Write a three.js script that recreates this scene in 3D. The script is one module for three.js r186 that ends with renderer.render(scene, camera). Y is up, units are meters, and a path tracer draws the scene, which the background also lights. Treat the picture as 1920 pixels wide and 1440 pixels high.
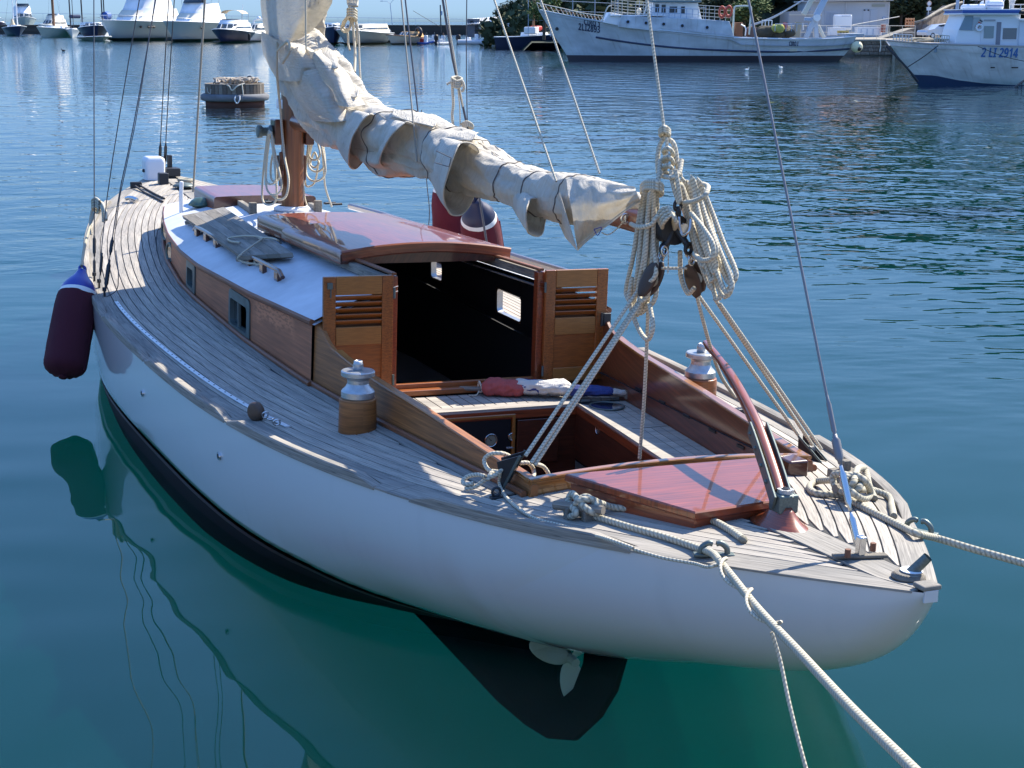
import * as THREE from 'three';
import { mergeGeometries, toCreasedNormals, mergeVertices } from 'three/addons/utils/BufferGeometryUtils.js';
import { RoundedBoxGeometry } from 'three/addons/geometries/RoundedBoxGeometry.js';
import { FontLoader } from 'three/addons/loaders/FontLoader.js';
import { TextGeometry } from 'three/addons/geometries/TextGeometry.js';

// ------------------------------------------------------------------ camera, sky, sun, exposure
const scene = new THREE.Scene();
const CAM_H = 2.75, PITCH = 13.248 * Math.PI / 180, FPX = 2884;
const camera = new THREE.PerspectiveCamera(2 * Math.atan(720 / FPX) * 180 / Math.PI, 4 / 3, 0.1, 60000);
camera.position.set(0, CAM_H, 0);
camera.rotation.set(-PITCH, 0, 0);
scene.add(camera);
const SUN_DIR = new THREE.Vector3(0.745, 1.0, -0.72).normalize();
const sun = new THREE.DirectionalLight(new THREE.Color().setRGB(1, 0.93, 0.80), 5.0);
sun.name = 'sun';
const SKY = { zenith: [0.12, 0.285, 0.72], mid: [0.215, 0.44, 0.89], horizon: [0.265, 0.405, 0.54], gain: 0.74 };
{
  const w = 1024, h = 512, d = new Float32Array(w * h * 4);
  for (let j = 0; j < h; j++) {
    const el = ((j + 0.5) / h - 0.5) * Math.PI, y = Math.sin(el);
    for (let i = 0; i < w; i++) {
      const az = ((i + 0.5) / w - 0.5) * 2 * Math.PI, x = Math.cos(el) * Math.cos(az), z = Math.cos(el) * Math.sin(az);
      const up = Math.max(0, y), a = Math.pow(1 - up, 9), b = Math.pow(1 - up, 2.2);
      const c = [0, 1, 2].map((k) => SKY.zenith[k] + (SKY.mid[k] - SKY.zenith[k]) * b + (SKY.horizon[k] - SKY.mid[k]) * a);
      const cs = x * SUN_DIR.x + y * SUN_DIR.y + z * SUN_DIR.z, glow = 0.16 * Math.pow(Math.max(0, cs), 5) + 0.35 * Math.pow(Math.max(0, cs), 60);
      const below = y < 0 ? 0.35 + 0.65 * Math.exp(y * 12) : 1;
      // thin far-off haze streaks just above the horizon
      const hz = 0.03 * Math.exp(-Math.pow((y - 0.014 - 0.003 * Math.sin(az * 3)) / 0.006, 2)) * (0.6 + 0.4 * Math.sin(az * 11 + 1));
      for (let k = 0; k < 3; k++) d[(j * w + i) * 4 + k] = (c[k] + glow * [1, 0.95, 0.85][k] + hz) * below * SKY.gain;
      d[(j * w + i) * 4 + 3] = 1;
    }
  }
  const t = new THREE.DataTexture(d, w, h, THREE.RGBAFormat, THREE.FloatType);
  t.mapping = THREE.EquirectangularReflectionMapping; t.magFilter = t.minFilter = THREE.LinearFilter; t.needsUpdate = true;
  scene.background = t; scene.environment = t;
}
sun.position.copy(SUN_DIR).multiplyScalar(60).add(new THREE.Vector3(-1, 0, -10));
sun.target.position.set(-1, 0, -10);
sun.castShadow = true; sun.shadow.mapSize.set(4096, 4096);
Object.assign(sun.shadow.camera, { left: -16, right: 16, top: 16, bottom: -16, near: 1, far: 200 });
scene.add(sun, sun.target);
const EXPOSURE = 2.1;

// ------------------------------------------------------------------ small helpers
const V3 = THREE.Vector3, PI = Math.PI;
const lerp = (a, b, t) => a + (b - a) * t, clamp = (x, a, b) => Math.min(b, Math.max(a, x));
const sstep = (a, b, x) => { const t = clamp((x - a) / (b - a), 0, 1); return t * t * (3 - 2 * t); };
function rng(seed) { let a = seed >>> 0; return () => { a |= 0; a = a + 0x6D2B79F5 | 0; let t = Math.imul(a ^ a >>> 15, 1 | a); t = t + Math.imul(t ^ t >>> 7, 61 | t) ^ t; return ((t ^ t >>> 14) >>> 0) / 4294967296; }; }
function interp(x, xs, ys) { if (x <= xs[0]) return ys[0]; for (let i = 1; i < xs.length; i++) if (x <= xs[i]) return lerp(ys[i - 1], ys[i], (x - xs[i - 1]) / (xs[i] - xs[i - 1])); return ys[ys.length - 1]; }
function spline(ku, kk) {                       // natural cubic spline
  const n = ku.length, h = []; for (let i = 0; i < n - 1; i++) h.push(ku[i + 1] - ku[i]);
  const a = new Float64Array(n), b = new Float64Array(n).fill(1), c = new Float64Array(n), d = new Float64Array(n);
  for (let i = 1; i < n - 1; i++) { a[i] = h[i - 1]; b[i] = 2 * (h[i - 1] + h[i]); c[i] = h[i]; d[i] = 6 * ((kk[i + 1] - kk[i]) / h[i] - (kk[i] - kk[i - 1]) / h[i - 1]); }
  for (let i = 1; i < n; i++) { const m = a[i] / b[i - 1]; b[i] -= m * c[i - 1]; d[i] -= m * d[i - 1]; }
  const M = new Float64Array(n); M[n - 1] = d[n - 1] / b[n - 1]; for (let i = n - 2; i >= 0; i--) M[i] = (d[i] - c[i] * M[i + 1]) / b[i];
  return (x) => { x = clamp(x, ku[0], ku[n - 1]); let i = 0; while (i < n - 2 && x > ku[i + 1]) i++; const t = x - ku[i], H = h[i]; return kk[i] + t * ((kk[i + 1] - kk[i]) / H - H * (2 * M[i] + M[i + 1]) / 6) + t * t * M[i] / 2 + t * t * t * (M[i + 1] - M[i]) / (6 * H); };
}
// periodic gradient noise (period in lattice cells), for textures that repeat
const GR = (() => { const r = rng(77), g = []; for (let i = 0; i < 4096; i++) { const a = r() * 2 * PI; g.push([Math.cos(a), Math.sin(a)]); } return g; })();
const hsh = (x, y, s) => (Math.imul(x, 374761393) + Math.imul(y, 668265263) + Math.imul(s, 1274126177) ^ Math.imul(x ^ y * 31 ^ s * 17, 2246822519)) >>> 4 & 4095;
function pnoise(x, y, px, py, s = 0) {
  const xi = Math.floor(x), yi = Math.floor(y), fx = x - xi, fy = y - yi, w = (t) => t * t * t * (t * (t * 6 - 15) + 10);
  const md = (a, p) => ((a % p) + p) % p, x0 = md(xi, px), x1 = md(xi + 1, px), y0 = md(yi, py), y1 = md(yi + 1, py);
  const g = (X, Y, dx, dy) => { const q = GR[hsh(X, Y, s)]; return q[0] * dx + q[1] * dy; };
  const u = w(fx), v = w(fy);
  return 1.5 * lerp(lerp(g(x0, y0, fx, fy), g(x1, y0, fx - 1, fy), u), lerp(g(x0, y1, fx, fy - 1), g(x1, y1, fx - 1, fy - 1), u), v);
}
const noise = (x, y, s = 0) => pnoise(x, y, 1 << 20, 1 << 20, s);
const fbm = (x, y, o = 4, s = 0) => { let a = 0.5, v = 0; for (let i = 0; i < o; i++) { v += a * noise(x, y, s + i); x *= 2.03; y *= 2.03; a *= 0.5; } return v; };
const pfbm = (u, v, fx, fy, o, s) => { let a = 0.5, r = 0; for (let i = 0; i < o; i++) { r += a * pnoise(u * fx, v * fy, fx, fy, s + i); fx *= 2; fy *= 2; a *= 0.5; } return r; };
function tex(n, m, fn, srgb = true, rep) {      // fn(u, v) -> [r, g, b] 0..1
  const d = new Uint8Array(n * m * 4);
  for (let j = 0; j < m; j++) for (let i = 0; i < n; i++) { const c = fn((i + 0.5) / n, (j + 0.5) / m); const k = (j * n + i) * 4; for (let q = 0; q < 3; q++) d[k + q] = clamp(Math.round((c[q] ?? c[0]) * 255), 0, 255); d[k + 3] = c[3] === undefined ? 255 : clamp(Math.round(c[3] * 255), 0, 255); }
  const t = new THREE.DataTexture(d, n, m); t.magFilter = THREE.LinearFilter; t.minFilter = THREE.LinearMipmapLinearFilter; t.wrapS = t.wrapT = THREE.RepeatWrapping;
  if (srgb) t.colorSpace = THREE.SRGBColorSpace; if (rep) t.repeat.set(rep[0], rep[1]); t.needsUpdate = true; return t;
}
const rep = (t, x, y) => { const c = t.clone(); c.repeat.set(x, y); c.needsUpdate = true; return c; };
const rgb = (r, g, b) => new THREE.Color().setRGB(r, g, b);
function std(r, g, b, rough, o = {}) { return new THREE.MeshStandardMaterial({ color: rgb(r, g, b), roughness: rough, metalness: 0, side: THREE.DoubleSide, ...o }); }
function phys(r, g, b, rough, o = {}) { return new THREE.MeshPhysicalMaterial({ color: rgb(r, g, b), roughness: rough, metalness: 0, side: THREE.DoubleSide, ...o }); }
const nameCount = {};
function numbered(n) { const k = nameCount[n] = (nameCount[n] ?? -1) + 1; return k ? `${n}_${String(k).padStart(3, '0')}` : n; }
function merge(gs) {
  if (!Array.isArray(gs)) return gs;
  gs = gs.map((g) => { g = g.index ? g.toNonIndexed() : g; for (const k of Object.keys(g.attributes)) if (!['position', 'normal', 'uv'].includes(k)) g.deleteAttribute(k); if (!g.attributes.uv) g.setAttribute('uv', new THREE.BufferAttribute(new Float32Array(g.attributes.position.count * 2), 2)); return g; });
  return gs.length === 1 ? gs[0] : mergeGeometries(gs);
}
function part(name, gs, m, parent) {
  const o = new THREE.Mesh(merge(gs), m); o.name = parent === scene ? numbered(name) : name;
  o.castShadow = o.receiveShadow = true; parent.add(o); return o;
}
function tag(o, label, category, group) { o.userData.label = label; o.userData.category = category; if (group) o.userData.group = group; return o; }
function thing(name, label, category, group) { const o = new THREE.Group(); o.name = numbered(name); scene.add(o); return tag(o, label, category, group); }
function struct(name, gs, m) { const o = part(name, gs, m, scene); o.userData.kind = 'structure'; return o; }
function box(w, h, d, x = 0, y = 0, z = 0, r = 0) { const g = r ? new RoundedBoxGeometry(w, h, d, 2, Math.min(r, w / 2.01, h / 2.01, d / 2.01)) : new THREE.BoxGeometry(w, h, d); g.translate(x, y, z); return g; }
function cyl(r0, r1, h, x = 0, y = 0, z = 0, n = 20) { const g = new THREE.CylinderGeometry(r0, r1, h, n); g.translate(x, y, z); return g; }
function lathe(pts, n = 32) { return new THREE.LatheGeometry(pts.map((p) => new THREE.Vector2(p[0], p[1])), n); }
// grid surface: rows of points; uv from arc lengths
function grid(rows, closeV = false) {
  const n = rows.length, m = rows[0].length, P = [], U = [], I = [], ul = new Float64Array(m); let acc = 0;
  const mid = m >> 1;
  for (let i = 0; i < n; i++) {
    if (i) acc += rows[i][mid].distanceTo(rows[i - 1][mid]);
    let v = 0;
    for (let j = 0; j < m; j++) { if (j) v += rows[i][j].distanceTo(rows[i][j - 1]); P.push(rows[i][j].x, rows[i][j].y, rows[i][j].z); U.push(acc, v); }
  }
  for (let i = 0; i < n - 1; i++) for (let j = 0; j < m - 1; j++) { const a = i * m + j, b = a + 1, c = a + m, d = c + 1; I.push(a, c, b, b, c, d); }
  const g = new THREE.BufferGeometry(); g.setAttribute('position', new THREE.Float32BufferAttribute(P, 3)); g.setAttribute('uv', new THREE.Float32BufferAttribute(U, 2)); g.setIndex(I); g.computeVertexNormals(); return g;
}
const creased = (g, a = 0.6) => toCreasedNormals(g.index ? g.toNonIndexed() : g, a);
// closed ring sections swept: each section is an array of points
function loft(secs, caps = true) {
  const g = grid(secs.map((s) => [...s, s[0].clone()])); const out = [g];
  if (caps) for (const e of [secs[0], secs[secs.length - 1]]) { const c = e.reduce((a, p) => a.add(p), new V3()).divideScalar(e.length), P = [], I = []; e.forEach((p, i) => { const q = e[(i + 1) % e.length]; P.push(c.x, c.y, c.z, p.x, p.y, p.z, q.x, q.y, q.z); }); const k = new THREE.BufferGeometry(); k.setAttribute('position', new THREE.Float32BufferAttribute(P, 3)); k.setAttribute('uv', new THREE.Float32BufferAttribute(new Float32Array(P.length / 3 * 2), 2)); k.computeVertexNormals(); out.push(k); }
  return merge(out);
}
function smooth(pts, n = 12, tension = 0.5, closed = false) { return new THREE.CatmullRomCurve3(pts, closed, 'centripetal', tension); }
function tube(pts, r, rad = 8, seg, closed = false) {
  const c = pts.length === 2 ? new THREE.LineCurve3(pts[0], pts[1]) : smooth(pts, 0, 0.5, closed);
  const g = new THREE.TubeGeometry(c, seg ?? (pts.length === 2 ? 1 : pts.length * 8), r, rad, closed);
  const L = c.getLength(), uv = g.attributes.uv; for (let i = 0; i < uv.count; i++) uv.setXY(i, uv.getX(i) * L, uv.getY(i) * 2 * PI * r);
  if (closed) return g;
  const P = [], a = g.attributes.position, n = a.count / (rad + 1); for (const row of [0, n - 1]) { const e = row ? c.getPoint(1).addScaledVector(c.getTangent(1), r * 0.35) : c.getPoint(0).addScaledVector(c.getTangent(0), -r * 0.35); for (let k = 0; k < rad; k++) { const i = row * (rad + 1) + k; P.push(e.x, e.y, e.z, a.getX(i), a.getY(i), a.getZ(i), a.getX(i + 1), a.getY(i + 1), a.getZ(i + 1)); } }
  const k = new THREE.BufferGeometry(); k.setAttribute('position', new THREE.Float32BufferAttribute(P, 3)); k.setAttribute('uv', new THREE.Float32BufferAttribute(new Float32Array(P.length / 3 * 2), 2)); k.computeVertexNormals();
  return merge([g, k]);
}
function ropeEnd(p, r) { const g = new THREE.SphereGeometry(r, 8, 6); g.translate(p.x, p.y, p.z); return g; }
// a swept bar with rectangular section: pts centre line, up vectors; w across, t thick
function bar(pts, w, t, up = new V3(0, 1, 0), bev = 0.004) {
  const n = pts.length, secs = [];
  for (let i = 0; i < n; i++) {
    const d = pts[Math.min(n - 1, i + 1)].clone().sub(pts[Math.max(0, i - 1)]).normalize(), u = (Array.isArray(up) ? up[i] : up).clone(); const sd = new V3().crossVectors(d, u).normalize(); u.crossVectors(sd, d).normalize();
    const W = (Array.isArray(w) ? w[i] : w) / 2, T = (Array.isArray(t) ? t[i] : t) / 2, b = Math.min(bev, W * 0.6, T * 0.6);
    secs.push([[-W + b, -T], [W - b, -T], [W, -T + b], [W, T - b], [W - b, T], [-W + b, T], [-W, T - b], [-W, -T + b]].map(([x, y]) => pts[i].clone().addScaledVector(sd, x).addScaledVector(u, y)));
  }
  return creased(loft(secs), 0.5);
}
function extrude(poly, depth, bevel = 0) {      // poly [[x,y]...], along +z
  const s = new THREE.Shape(poly.map((p) => new THREE.Vector2(p[0], p[1])));
  return new THREE.ExtrudeGeometry(s, { depth, bevelEnabled: bevel > 0, bevelThickness: bevel, bevelSize: bevel, bevelSegments: 1, curveSegments: 6 });
}
// photograph pixel -> ray (used to take bearings of far things)
const cP = Math.cos(PITCH), sP = Math.sin(PITCH);
const ray = (px, py) => { const x = (px - 960) / FPX, y = -(py - 720) / FPX; return new V3(x, y * cP - sP, -y * sP - cP); };
const onWater = (px, py, y = 0) => { const d = ray(px, py), t = (y - CAM_H) / d.y; return new V3(0, CAM_H, 0).addScaledVector(d, t); };
const atDepth = (px, py, z) => new V3(0, CAM_H, 0).addScaledVector(ray(px, py), z);

// ------------------------------------------------------------------ textures
const grainT = tex(1024, 256, (u, v) => {       // wood grain along u, neutral
  const w = v + 0.02 * pfbm(u, v, 3, 3, 3, 5), st = 0.5 + 0.5 * Math.sin(2 * PI * (w * 14 + 1.2 * pfbm(u, v, 2, 6, 3, 9)));
  const f = pfbm(u, w, 6, 64, 3, 21), g = pfbm(u, w, 10, 128, 2, 31);
  const c = 0.80 + 0.10 * (st - 0.5) + 0.20 * f + 0.16 * g + 0.12 * pfbm(u, v, 4, 4, 3, 41); return [c, c, c];
}, true);
const teakT = tex(1024, 256, (u, v) => {        // weathered teak
  const f = pfbm(u, v, 8, 72, 3, 121), g = pfbm(u, v, 12, 128, 2, 131), b = pfbm(u, v, 4, 5, 4, 141), dk = Math.max(0, pfbm(u, v, 18, 60, 2, 151) - 0.28) * 1.2;
  const c = 0.82 + 0.24 * f + 0.18 * g + 0.18 * b - dk; return [c + 0.015 * b, c, c - 0.02 * b];
}, true);
const mottleT = tex(512, 512, (u, v) => { const a = pfbm(u, v, 4, 4, 5, 201), b = pfbm(u, v, 24, 24, 3, 211), c = 0.9 + 0.09 * a + 0.05 * b; return [c, c, c]; }, true);
const grimeT = tex(512, 512, (u, v) => { const a = pfbm(u, v, 5, 5, 5, 301), s = Math.max(0, pfbm(u, v, 40, 3, 3, 311)), c = 0.88 + 0.16 * a - 0.30 * s * s; return [c, c - 0.02 * s, c - 0.04 * s]; }, true);
const bumpT = tex(512, 512, (u, v) => { const c = 0.5 + 0.5 * pfbm(u, v, 12, 12, 5, 401); return [c, c, c]; }, false);
const ropeT = tex(128, 128, (u, v) => { const c = Math.abs(Math.sin(PI * (u * 4 + v * 2))), d = Math.abs(Math.sin(PI * (u * 4 - v * 2))); const q = 0.35 + 0.45 * c + 0.2 * d; return [q, q, q]; }, false);
const ropeC = tex(128, 128, (u, v) => { const c = Math.abs(Math.sin(PI * (u * 4 + v * 2))), d = Math.abs(Math.sin(PI * (u * 4 - v * 2))); const q = 0.62 + 0.30 * Math.pow(c, 0.6) + 0.10 * d + 0.06 * pfbm(u, v, 8, 8, 2, 451); return [q, q * 0.99, q * 0.96]; }, true);
const weaveT = tex(512, 512, (u, v) => { const c = 0.5 + 0.28 * pfbm(u, v, 6, 6, 4, 501) + 0.35 * pfbm(u, v, 20, 5, 3, 511) + 0.06 * Math.sin(u * 2 * PI * 128) * Math.sin(v * 2 * PI * 128); return [c, c, c]; }, false);
const stoneT = tex(512, 512, (u, v) => { const a = pfbm(u, v, 6, 6, 5, 601), b = pfbm(u, v, 30, 30, 3, 611), c = 0.75 + 0.30 * a + 0.18 * b; return [c, c - 0.01, c - 0.03]; }, true);
// ------------------------------------------------------------------ water
const waterNormal = (() => {
  const n = 1024, r = rng(9), W = [];
  for (let i = 0; i < 90; i++) { const k = 3 + Math.floor(Math.pow(r(), 1.7) * 70), a = (r() - 0.5) * 2.6 + PI / 2; const kx = Math.round(k * Math.cos(a)), ky = Math.round(k * Math.sin(a)); if (kx || ky) W.push([kx, ky, r() * 2 * PI, 1 / Math.pow(Math.hypot(kx, ky), 1.15)]); }
  const S = new Float32Array(n * n), T = new Float32Array(n * n); let m = 0;
  const cs = new Float64Array(n), sn = new Float64Array(n); for (let i = 0; i < n; i++) { cs[i] = Math.cos(2 * PI * i / n); sn[i] = Math.sin(2 * PI * i / n); }
  for (const [kx, ky, ph, am] of W) { const cp = Math.cos(ph), sp = Math.sin(ph); for (let j = 0; j < n; j++) { for (let i = 0; i < n; i++) { const q = (((kx * i + ky * j) % n) + n) % n, c = cs[q] * cp - sn[q] * sp; S[j * n + i] += am * kx * c; T[j * n + i] += am * ky * c; } } }
  for (let i = 0; i < n * n; i++) m += S[i] * S[i] + T[i] * T[i];
  m = Math.sqrt(m / (n * n)); const d = new Uint8Array(n * n * 4);
  for (let i = 0; i < n * n; i++) { const x = -S[i] / m * 0.30, y = -T[i] / m * 0.30, l = Math.hypot(x, y, 1); d[i * 4] = (x / l * 0.5 + 0.5) * 255; d[i * 4 + 1] = (y / l * 0.5 + 0.5) * 255; d[i * 4 + 2] = (1 / l * 0.5 + 0.5) * 255; d[i * 4 + 3] = 255; }
  const t = new THREE.DataTexture(d, n, n); t.wrapS = t.wrapT = THREE.RepeatWrapping; t.magFilter = THREE.LinearFilter; t.minFilter = THREE.LinearMipmapLinearFilter; t.needsUpdate = true; return t;
})();
// gentle harbour ripples: glassy by the quay, rougher towards the middle and the right of the basin
function ripple(x, z) {
  const d = Math.hypot(x, z), mid = sstep(9, 16, d) * (0.6 + 0.8 * sstep(16, 40, d));
  const breeze = sstep(-0.15, 0.4, fbm(x * 0.035 + 3.1, z * 0.02 + 1.7, 3, 40) + 0.30 * sstep(-4, 9, x - (d - 12) * 0.05)) * sstep(lerp(11, 8, sstep(0, 3, x)), lerp(20, 15, sstep(0, 3, x)), d);
  const wx = x + 0.5 * noise(x * 0.3, z * 0.3, 3), wz = z + 0.5 * noise(x * 0.25, z * 0.25, 4);
  let h = 0.0060 * noise(wx * 0.7, wz * 1.1, 5) + 0.0034 * noise(wx * 1.5 + 7, wz * 1.9, 6);
  h += (0.0018 * mid + 0.0085 * breeze) * noise(wx * 1.3, wz * 2.6 + 4, 7);
  h += (0.00008 + 0.0017 * mid + 0.0050 * breeze) * noise(wx * 2.6, wz * 6.1, 8);
  h += (0.0007 * mid + 0.0016 * breeze) * noise(wx * 6.3, wz * 13.7, 9);
  return h;
}
{
  const zs = [], zm = [17]; for (let d = 3.2; d < 17;) { zs.push(d); d += Math.max(0.022, d * d / 4230 * 0.6); } zs.push(17); for (let d = 17.1; d < 60;) { zm.push(d); d += d * d / 4230 * 0.6; } zm.push(60);
  const far = [60]; for (let d = 62; d < 30000; d *= 1.045) far.push(d);
  const sheet = (ds, m, fn, half) => { const P = [], U = [], I = []; ds.forEach((d) => { const hw = half(d); for (let i = 0; i <= m; i++) { const x = (i / m * 2 - 1) * hw; P.push(x, fn(x, -d), -d); U.push(x / 9, d / 9); } }); for (let j = 0; j < ds.length - 1; j++) for (let i = 0; i < m; i++) { const a = j * (m + 1) + i, b = a + 1, c = a + m + 1, e = c + 1; I.push(a, b, c, b, e, c); } const g = new THREE.BufferGeometry(); g.setAttribute('position', new THREE.Float32BufferAttribute(P, 3)); g.setAttribute('uv', new THREE.Float32BufferAttribute(U, 2)); g.setIndex(I); g.computeVertexNormals(); return g; };
  const look = { transmission: 1, thickness: 0, ior: 1.34 };
  struct('water_surface', sheet(zs, 430, ripple, (d) => d * 0.46 + 4), phys(0.80, 0.97, 0.95, 0.012, look));
  struct('water_surface', sheet(zm, 430, ripple, (d) => d * 0.46 + 4), phys(0.86, 0.97, 0.96, 0.015, { ...look, normalMap: waterNormal, normalScale: new THREE.Vector2(0.10, 0.10) }));
  struct('water_surface', sheet(far, 60, () => 0, (d) => d * 2 + 4), phys(0.86, 0.97, 0.96, 0.03, { ...look, normalMap: waterNormal, normalScale: new THREE.Vector2(0.24, 0.24) }));
  const bedG = new THREE.PlaneGeometry(120000, 60000); bedG.rotateX(-PI / 2); bedG.translate(0, -5.2, -29000); struct('seabed', bedG, phys(0.0004, 0.034, 0.033, 1, { specularIntensity: 0 }));
  const lay = phys(0.0005, 0.060, 0.050, 1, { specularIntensity: 0, transparent: true, opacity: 0.10 });
  for (const y of [-0.30, -0.60, -0.90]) { const q = new THREE.PlaneGeometry(2400, 1200); q.rotateX(-PI / 2); q.translate(0, y, -560); struct('water', q, lay); }
}
// ------------------------------------------------------------------ the yacht, in its own axes: s forward from the stern, p to port, h up
const B_ORG = new V3(1.3555, 0, -4.7743), B_Q = new THREE.Quaternion().setFromEuler(new THREE.Euler(0, 0.398302, -0.0346426, 'YXZ'));
const L = (s, p, h) => new V3(-p, h, -s);
const toW = (v) => v.clone().applyQuaternion(B_Q).add(B_ORG);
const B_QI = B_Q.clone().invert(), B_CAM = new V3(0, CAM_H, 0).sub(B_ORG).applyQuaternion(B_QI);
// where the line of sight of a pixel crosses a plane of the boat (s, p or h fixed)
function see(px, py, k, val) { const d = ray(px, py).applyQuaternion(B_QI), o = B_CAM, f = { s: [-o.z, -d.z], p: [-o.x, -d.x], h: [o.y, d.y] }[k]; const t = (val - f[0]) / f[1]; return o.clone().addScaledVector(d, t); }
const Sp = (px, py, p) => see(px, py, 'p', p), Ss = (px, py, s) => see(px, py, 's', s), Sh = (px, py, h) => see(px, py, 'h', h);
const LOA = 13.99, pSp = spline([0, .02, .05, .1, .18, .28, .4, .52, .64, .76, .88, .95, 1].map((u) => u * LOA), [0.03, .224, .497, .87, 1.238, 1.49, 1.615, 1.657, 1.522, 1.258, .777, .354, 0.02]);
const sheerP = (s) => Math.max(0.012, pSp(clamp(s, 0, LOA)));
const sheerH = (s) => { const t = s / 10; return 0.918 - 1.118 * t + 1.326 * t * t - 0.316 * t * t * t; };
const deckH = (s, p, dz = 0) => { const e = sheerP(s); return sheerH(s) + dz + 0.08 * e * (1 - Math.min(1, (p / e) ** 2)); };
const onDeck = (px, py, dz = 0) => { let h = 0.8, q; for (let i = 0; i < 40; i++) { q = Sh(px, py, h); h = lerp(h, deckH(-q.z, -q.x, dz), 0.5); } return q; };
const boat = thing('sailboat', 'classic white wooden sailing yacht with teak deck and varnished cabin, moored stern to', 'sailboat');
boat.position.copy(B_ORG); boat.quaternion.copy(B_Q);
function aboard(name, label, category, at, group) {   // a thing lying on the yacht: group at its own base
  const o = thing(name, label, category, group); o.position.copy(toW(at)); o.quaternion.copy(B_Q); o.userData.base = undefined; delete o.userData.base; o.shift = at.clone().negate(); return o;
}
const put = (name, gs, m, o) => { const g = merge(gs); g.translate(o.shift.x, o.shift.y, o.shift.z); return part(name, g, m, o); };

// materials
const hullT = tex(1024, 256, (u, v) => { const a = pfbm(u, v, 3, 2, 3, 801), s = Math.max(0, pfbm(u, v, 60, 2, 2, 811) - 0.2), y = sstep(0.35, 0.0, v) * Math.max(0, pfbm(u, v, 9, 4, 4, 821) + 0.1), sc = pfbm(u, v, 14, 200, 2, 831) > 0.62 && pfbm(u, v, 9, 5, 2, 841) > 0.25 ? 0.05 : 0; const c = 0.975 + 0.012 * a - 0.05 * s - sc; return [c, c - 0.004 - 0.02 * y, c - 0.008 - 0.06 * y]; }, true, [0.12, 1]);
const M = {
  hull: phys(0.58, 0.60, 0.63, 0.28, { clearcoat: 1, clearcoatRoughness: 0.03, map: hullT }),
  anti: phys(0.012, 0.008, 0.012, 0.7, { specularIntensity: 0.3 }), boot: std(0.05, 0.012, 0.018, 0.4),
  keel: phys(0.002, 0.006, 0.009, 1, { specularIntensity: 0 }),
  caulk: std(0.012, 0.013, 0.016, 0.8),
  teak: [0, 1, 2, 3].map((i) => std(...[[.54, .485, .41], [.50, .45, .385], [.58, .52, .44], [.52, .46, .39]][i], 0.82, { map: rep(teakT, 0.5, 3.1), bumpMap: rep(teakT, 0.5, 3.1), bumpScale: 0.0008 })),
  teakRail: std(0.40, 0.365, 0.315, 0.85, { map: rep(teakT, 0.4, 2.3), bumpMap: rep(teakT, 0.4, 2.3), bumpScale: 0.0015 }),
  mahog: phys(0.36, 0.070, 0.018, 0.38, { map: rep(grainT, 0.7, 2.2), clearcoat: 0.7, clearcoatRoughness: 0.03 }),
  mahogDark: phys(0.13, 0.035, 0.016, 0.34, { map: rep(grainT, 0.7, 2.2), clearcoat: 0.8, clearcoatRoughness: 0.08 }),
  varn: phys(0.43, 0.118, 0.018, 0.42, { map: rep(grainT, 0.8, 2.6), clearcoat: 0.45, clearcoatRoughness: 0.12 }),
  varnPale: phys(0.50, 0.185, 0.034, 0.45, { map: rep(grainT, 0.8, 2.6), clearcoat: 0.4, clearcoatRoughness: 0.16 }),
  varnOld: phys(0.32, 0.105, 0.036, 0.6, { map: rep(grainT, 0.6, 2.0), clearcoat: 0.12, clearcoatRoughness: 0.3 }),
  trim: phys(0.50, 0.20, 0.045, 0.3, { map: rep(grainT, 0.7, 3), clearcoat: 1, clearcoatRoughness: 0.05 }),
  roof: std(0.74, 0.76, 0.80, 0.55, { map: rep(mottleT, 0.4, 0.4), bumpMap: rep(bumpT, 0.8, 0.8), bumpScale: 0.0015 }),
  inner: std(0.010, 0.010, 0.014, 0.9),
  bronze: std(0.16, 0.20, 0.19, 0.5, { metalness: 0.55, map: rep(grimeT, 2, 2) }),
  steel: std(0.62, 0.62, 0.62, 0.22, { metalness: 1 }),
  alu: std(0.62, 0.63, 0.64, 0.36, { metalness: 0.8, map: rep(mottleT, 3, 3), bumpMap: rep(bumpT, 4, 4), bumpScale: 0.001 }),
  iron: std(0.035, 0.037, 0.042, 0.45, { metalness: 0.4 }),
  wire: std(0.10, 0.10, 0.11, 0.45, { metalness: 0.6 }),
  rope: std(0.64, 0.585, 0.48, 0.9, { map: rep(ropeC, 16, 16), bumpMap: rep(ropeT, 16, 16), bumpScale: 0.0022 }),
  ropeOld: std(0.50, 0.47, 0.385, 0.95, { bumpMap: rep(ropeT, 12, 12), bumpScale: 0.004, map: rep(ropeC, 12, 12) }),
  ropeBrown: std(0.30, 0.27, 0.22, 0.9, { bumpMap: rep(ropeT, 20, 20), bumpScale: 0.002 }),
  greyWood: std(0.33, 0.29, 0.235, 0.85, { map: rep(teakT, 0.6, 2), bumpMap: rep(teakT, 0.6, 2), bumpScale: 0.002 }),
  black: std(0.012, 0.012, 0.014, 0.35), white: std(0.78, 0.78, 0.78, 0.45),
  pane: phys(0.35, 0.42, 0.42, 0.05, { transmission: 1, thickness: 0, ior: 1.5 }),
  darkGlass: phys(0.02, 0.025, 0.03, 0.06, { clearcoat: 1, clearcoatRoughness: 0.02 }),
};
const teakOf = (() => { const r = rng(5); return () => M.teak[Math.floor(r() * 4)]; })();

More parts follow.
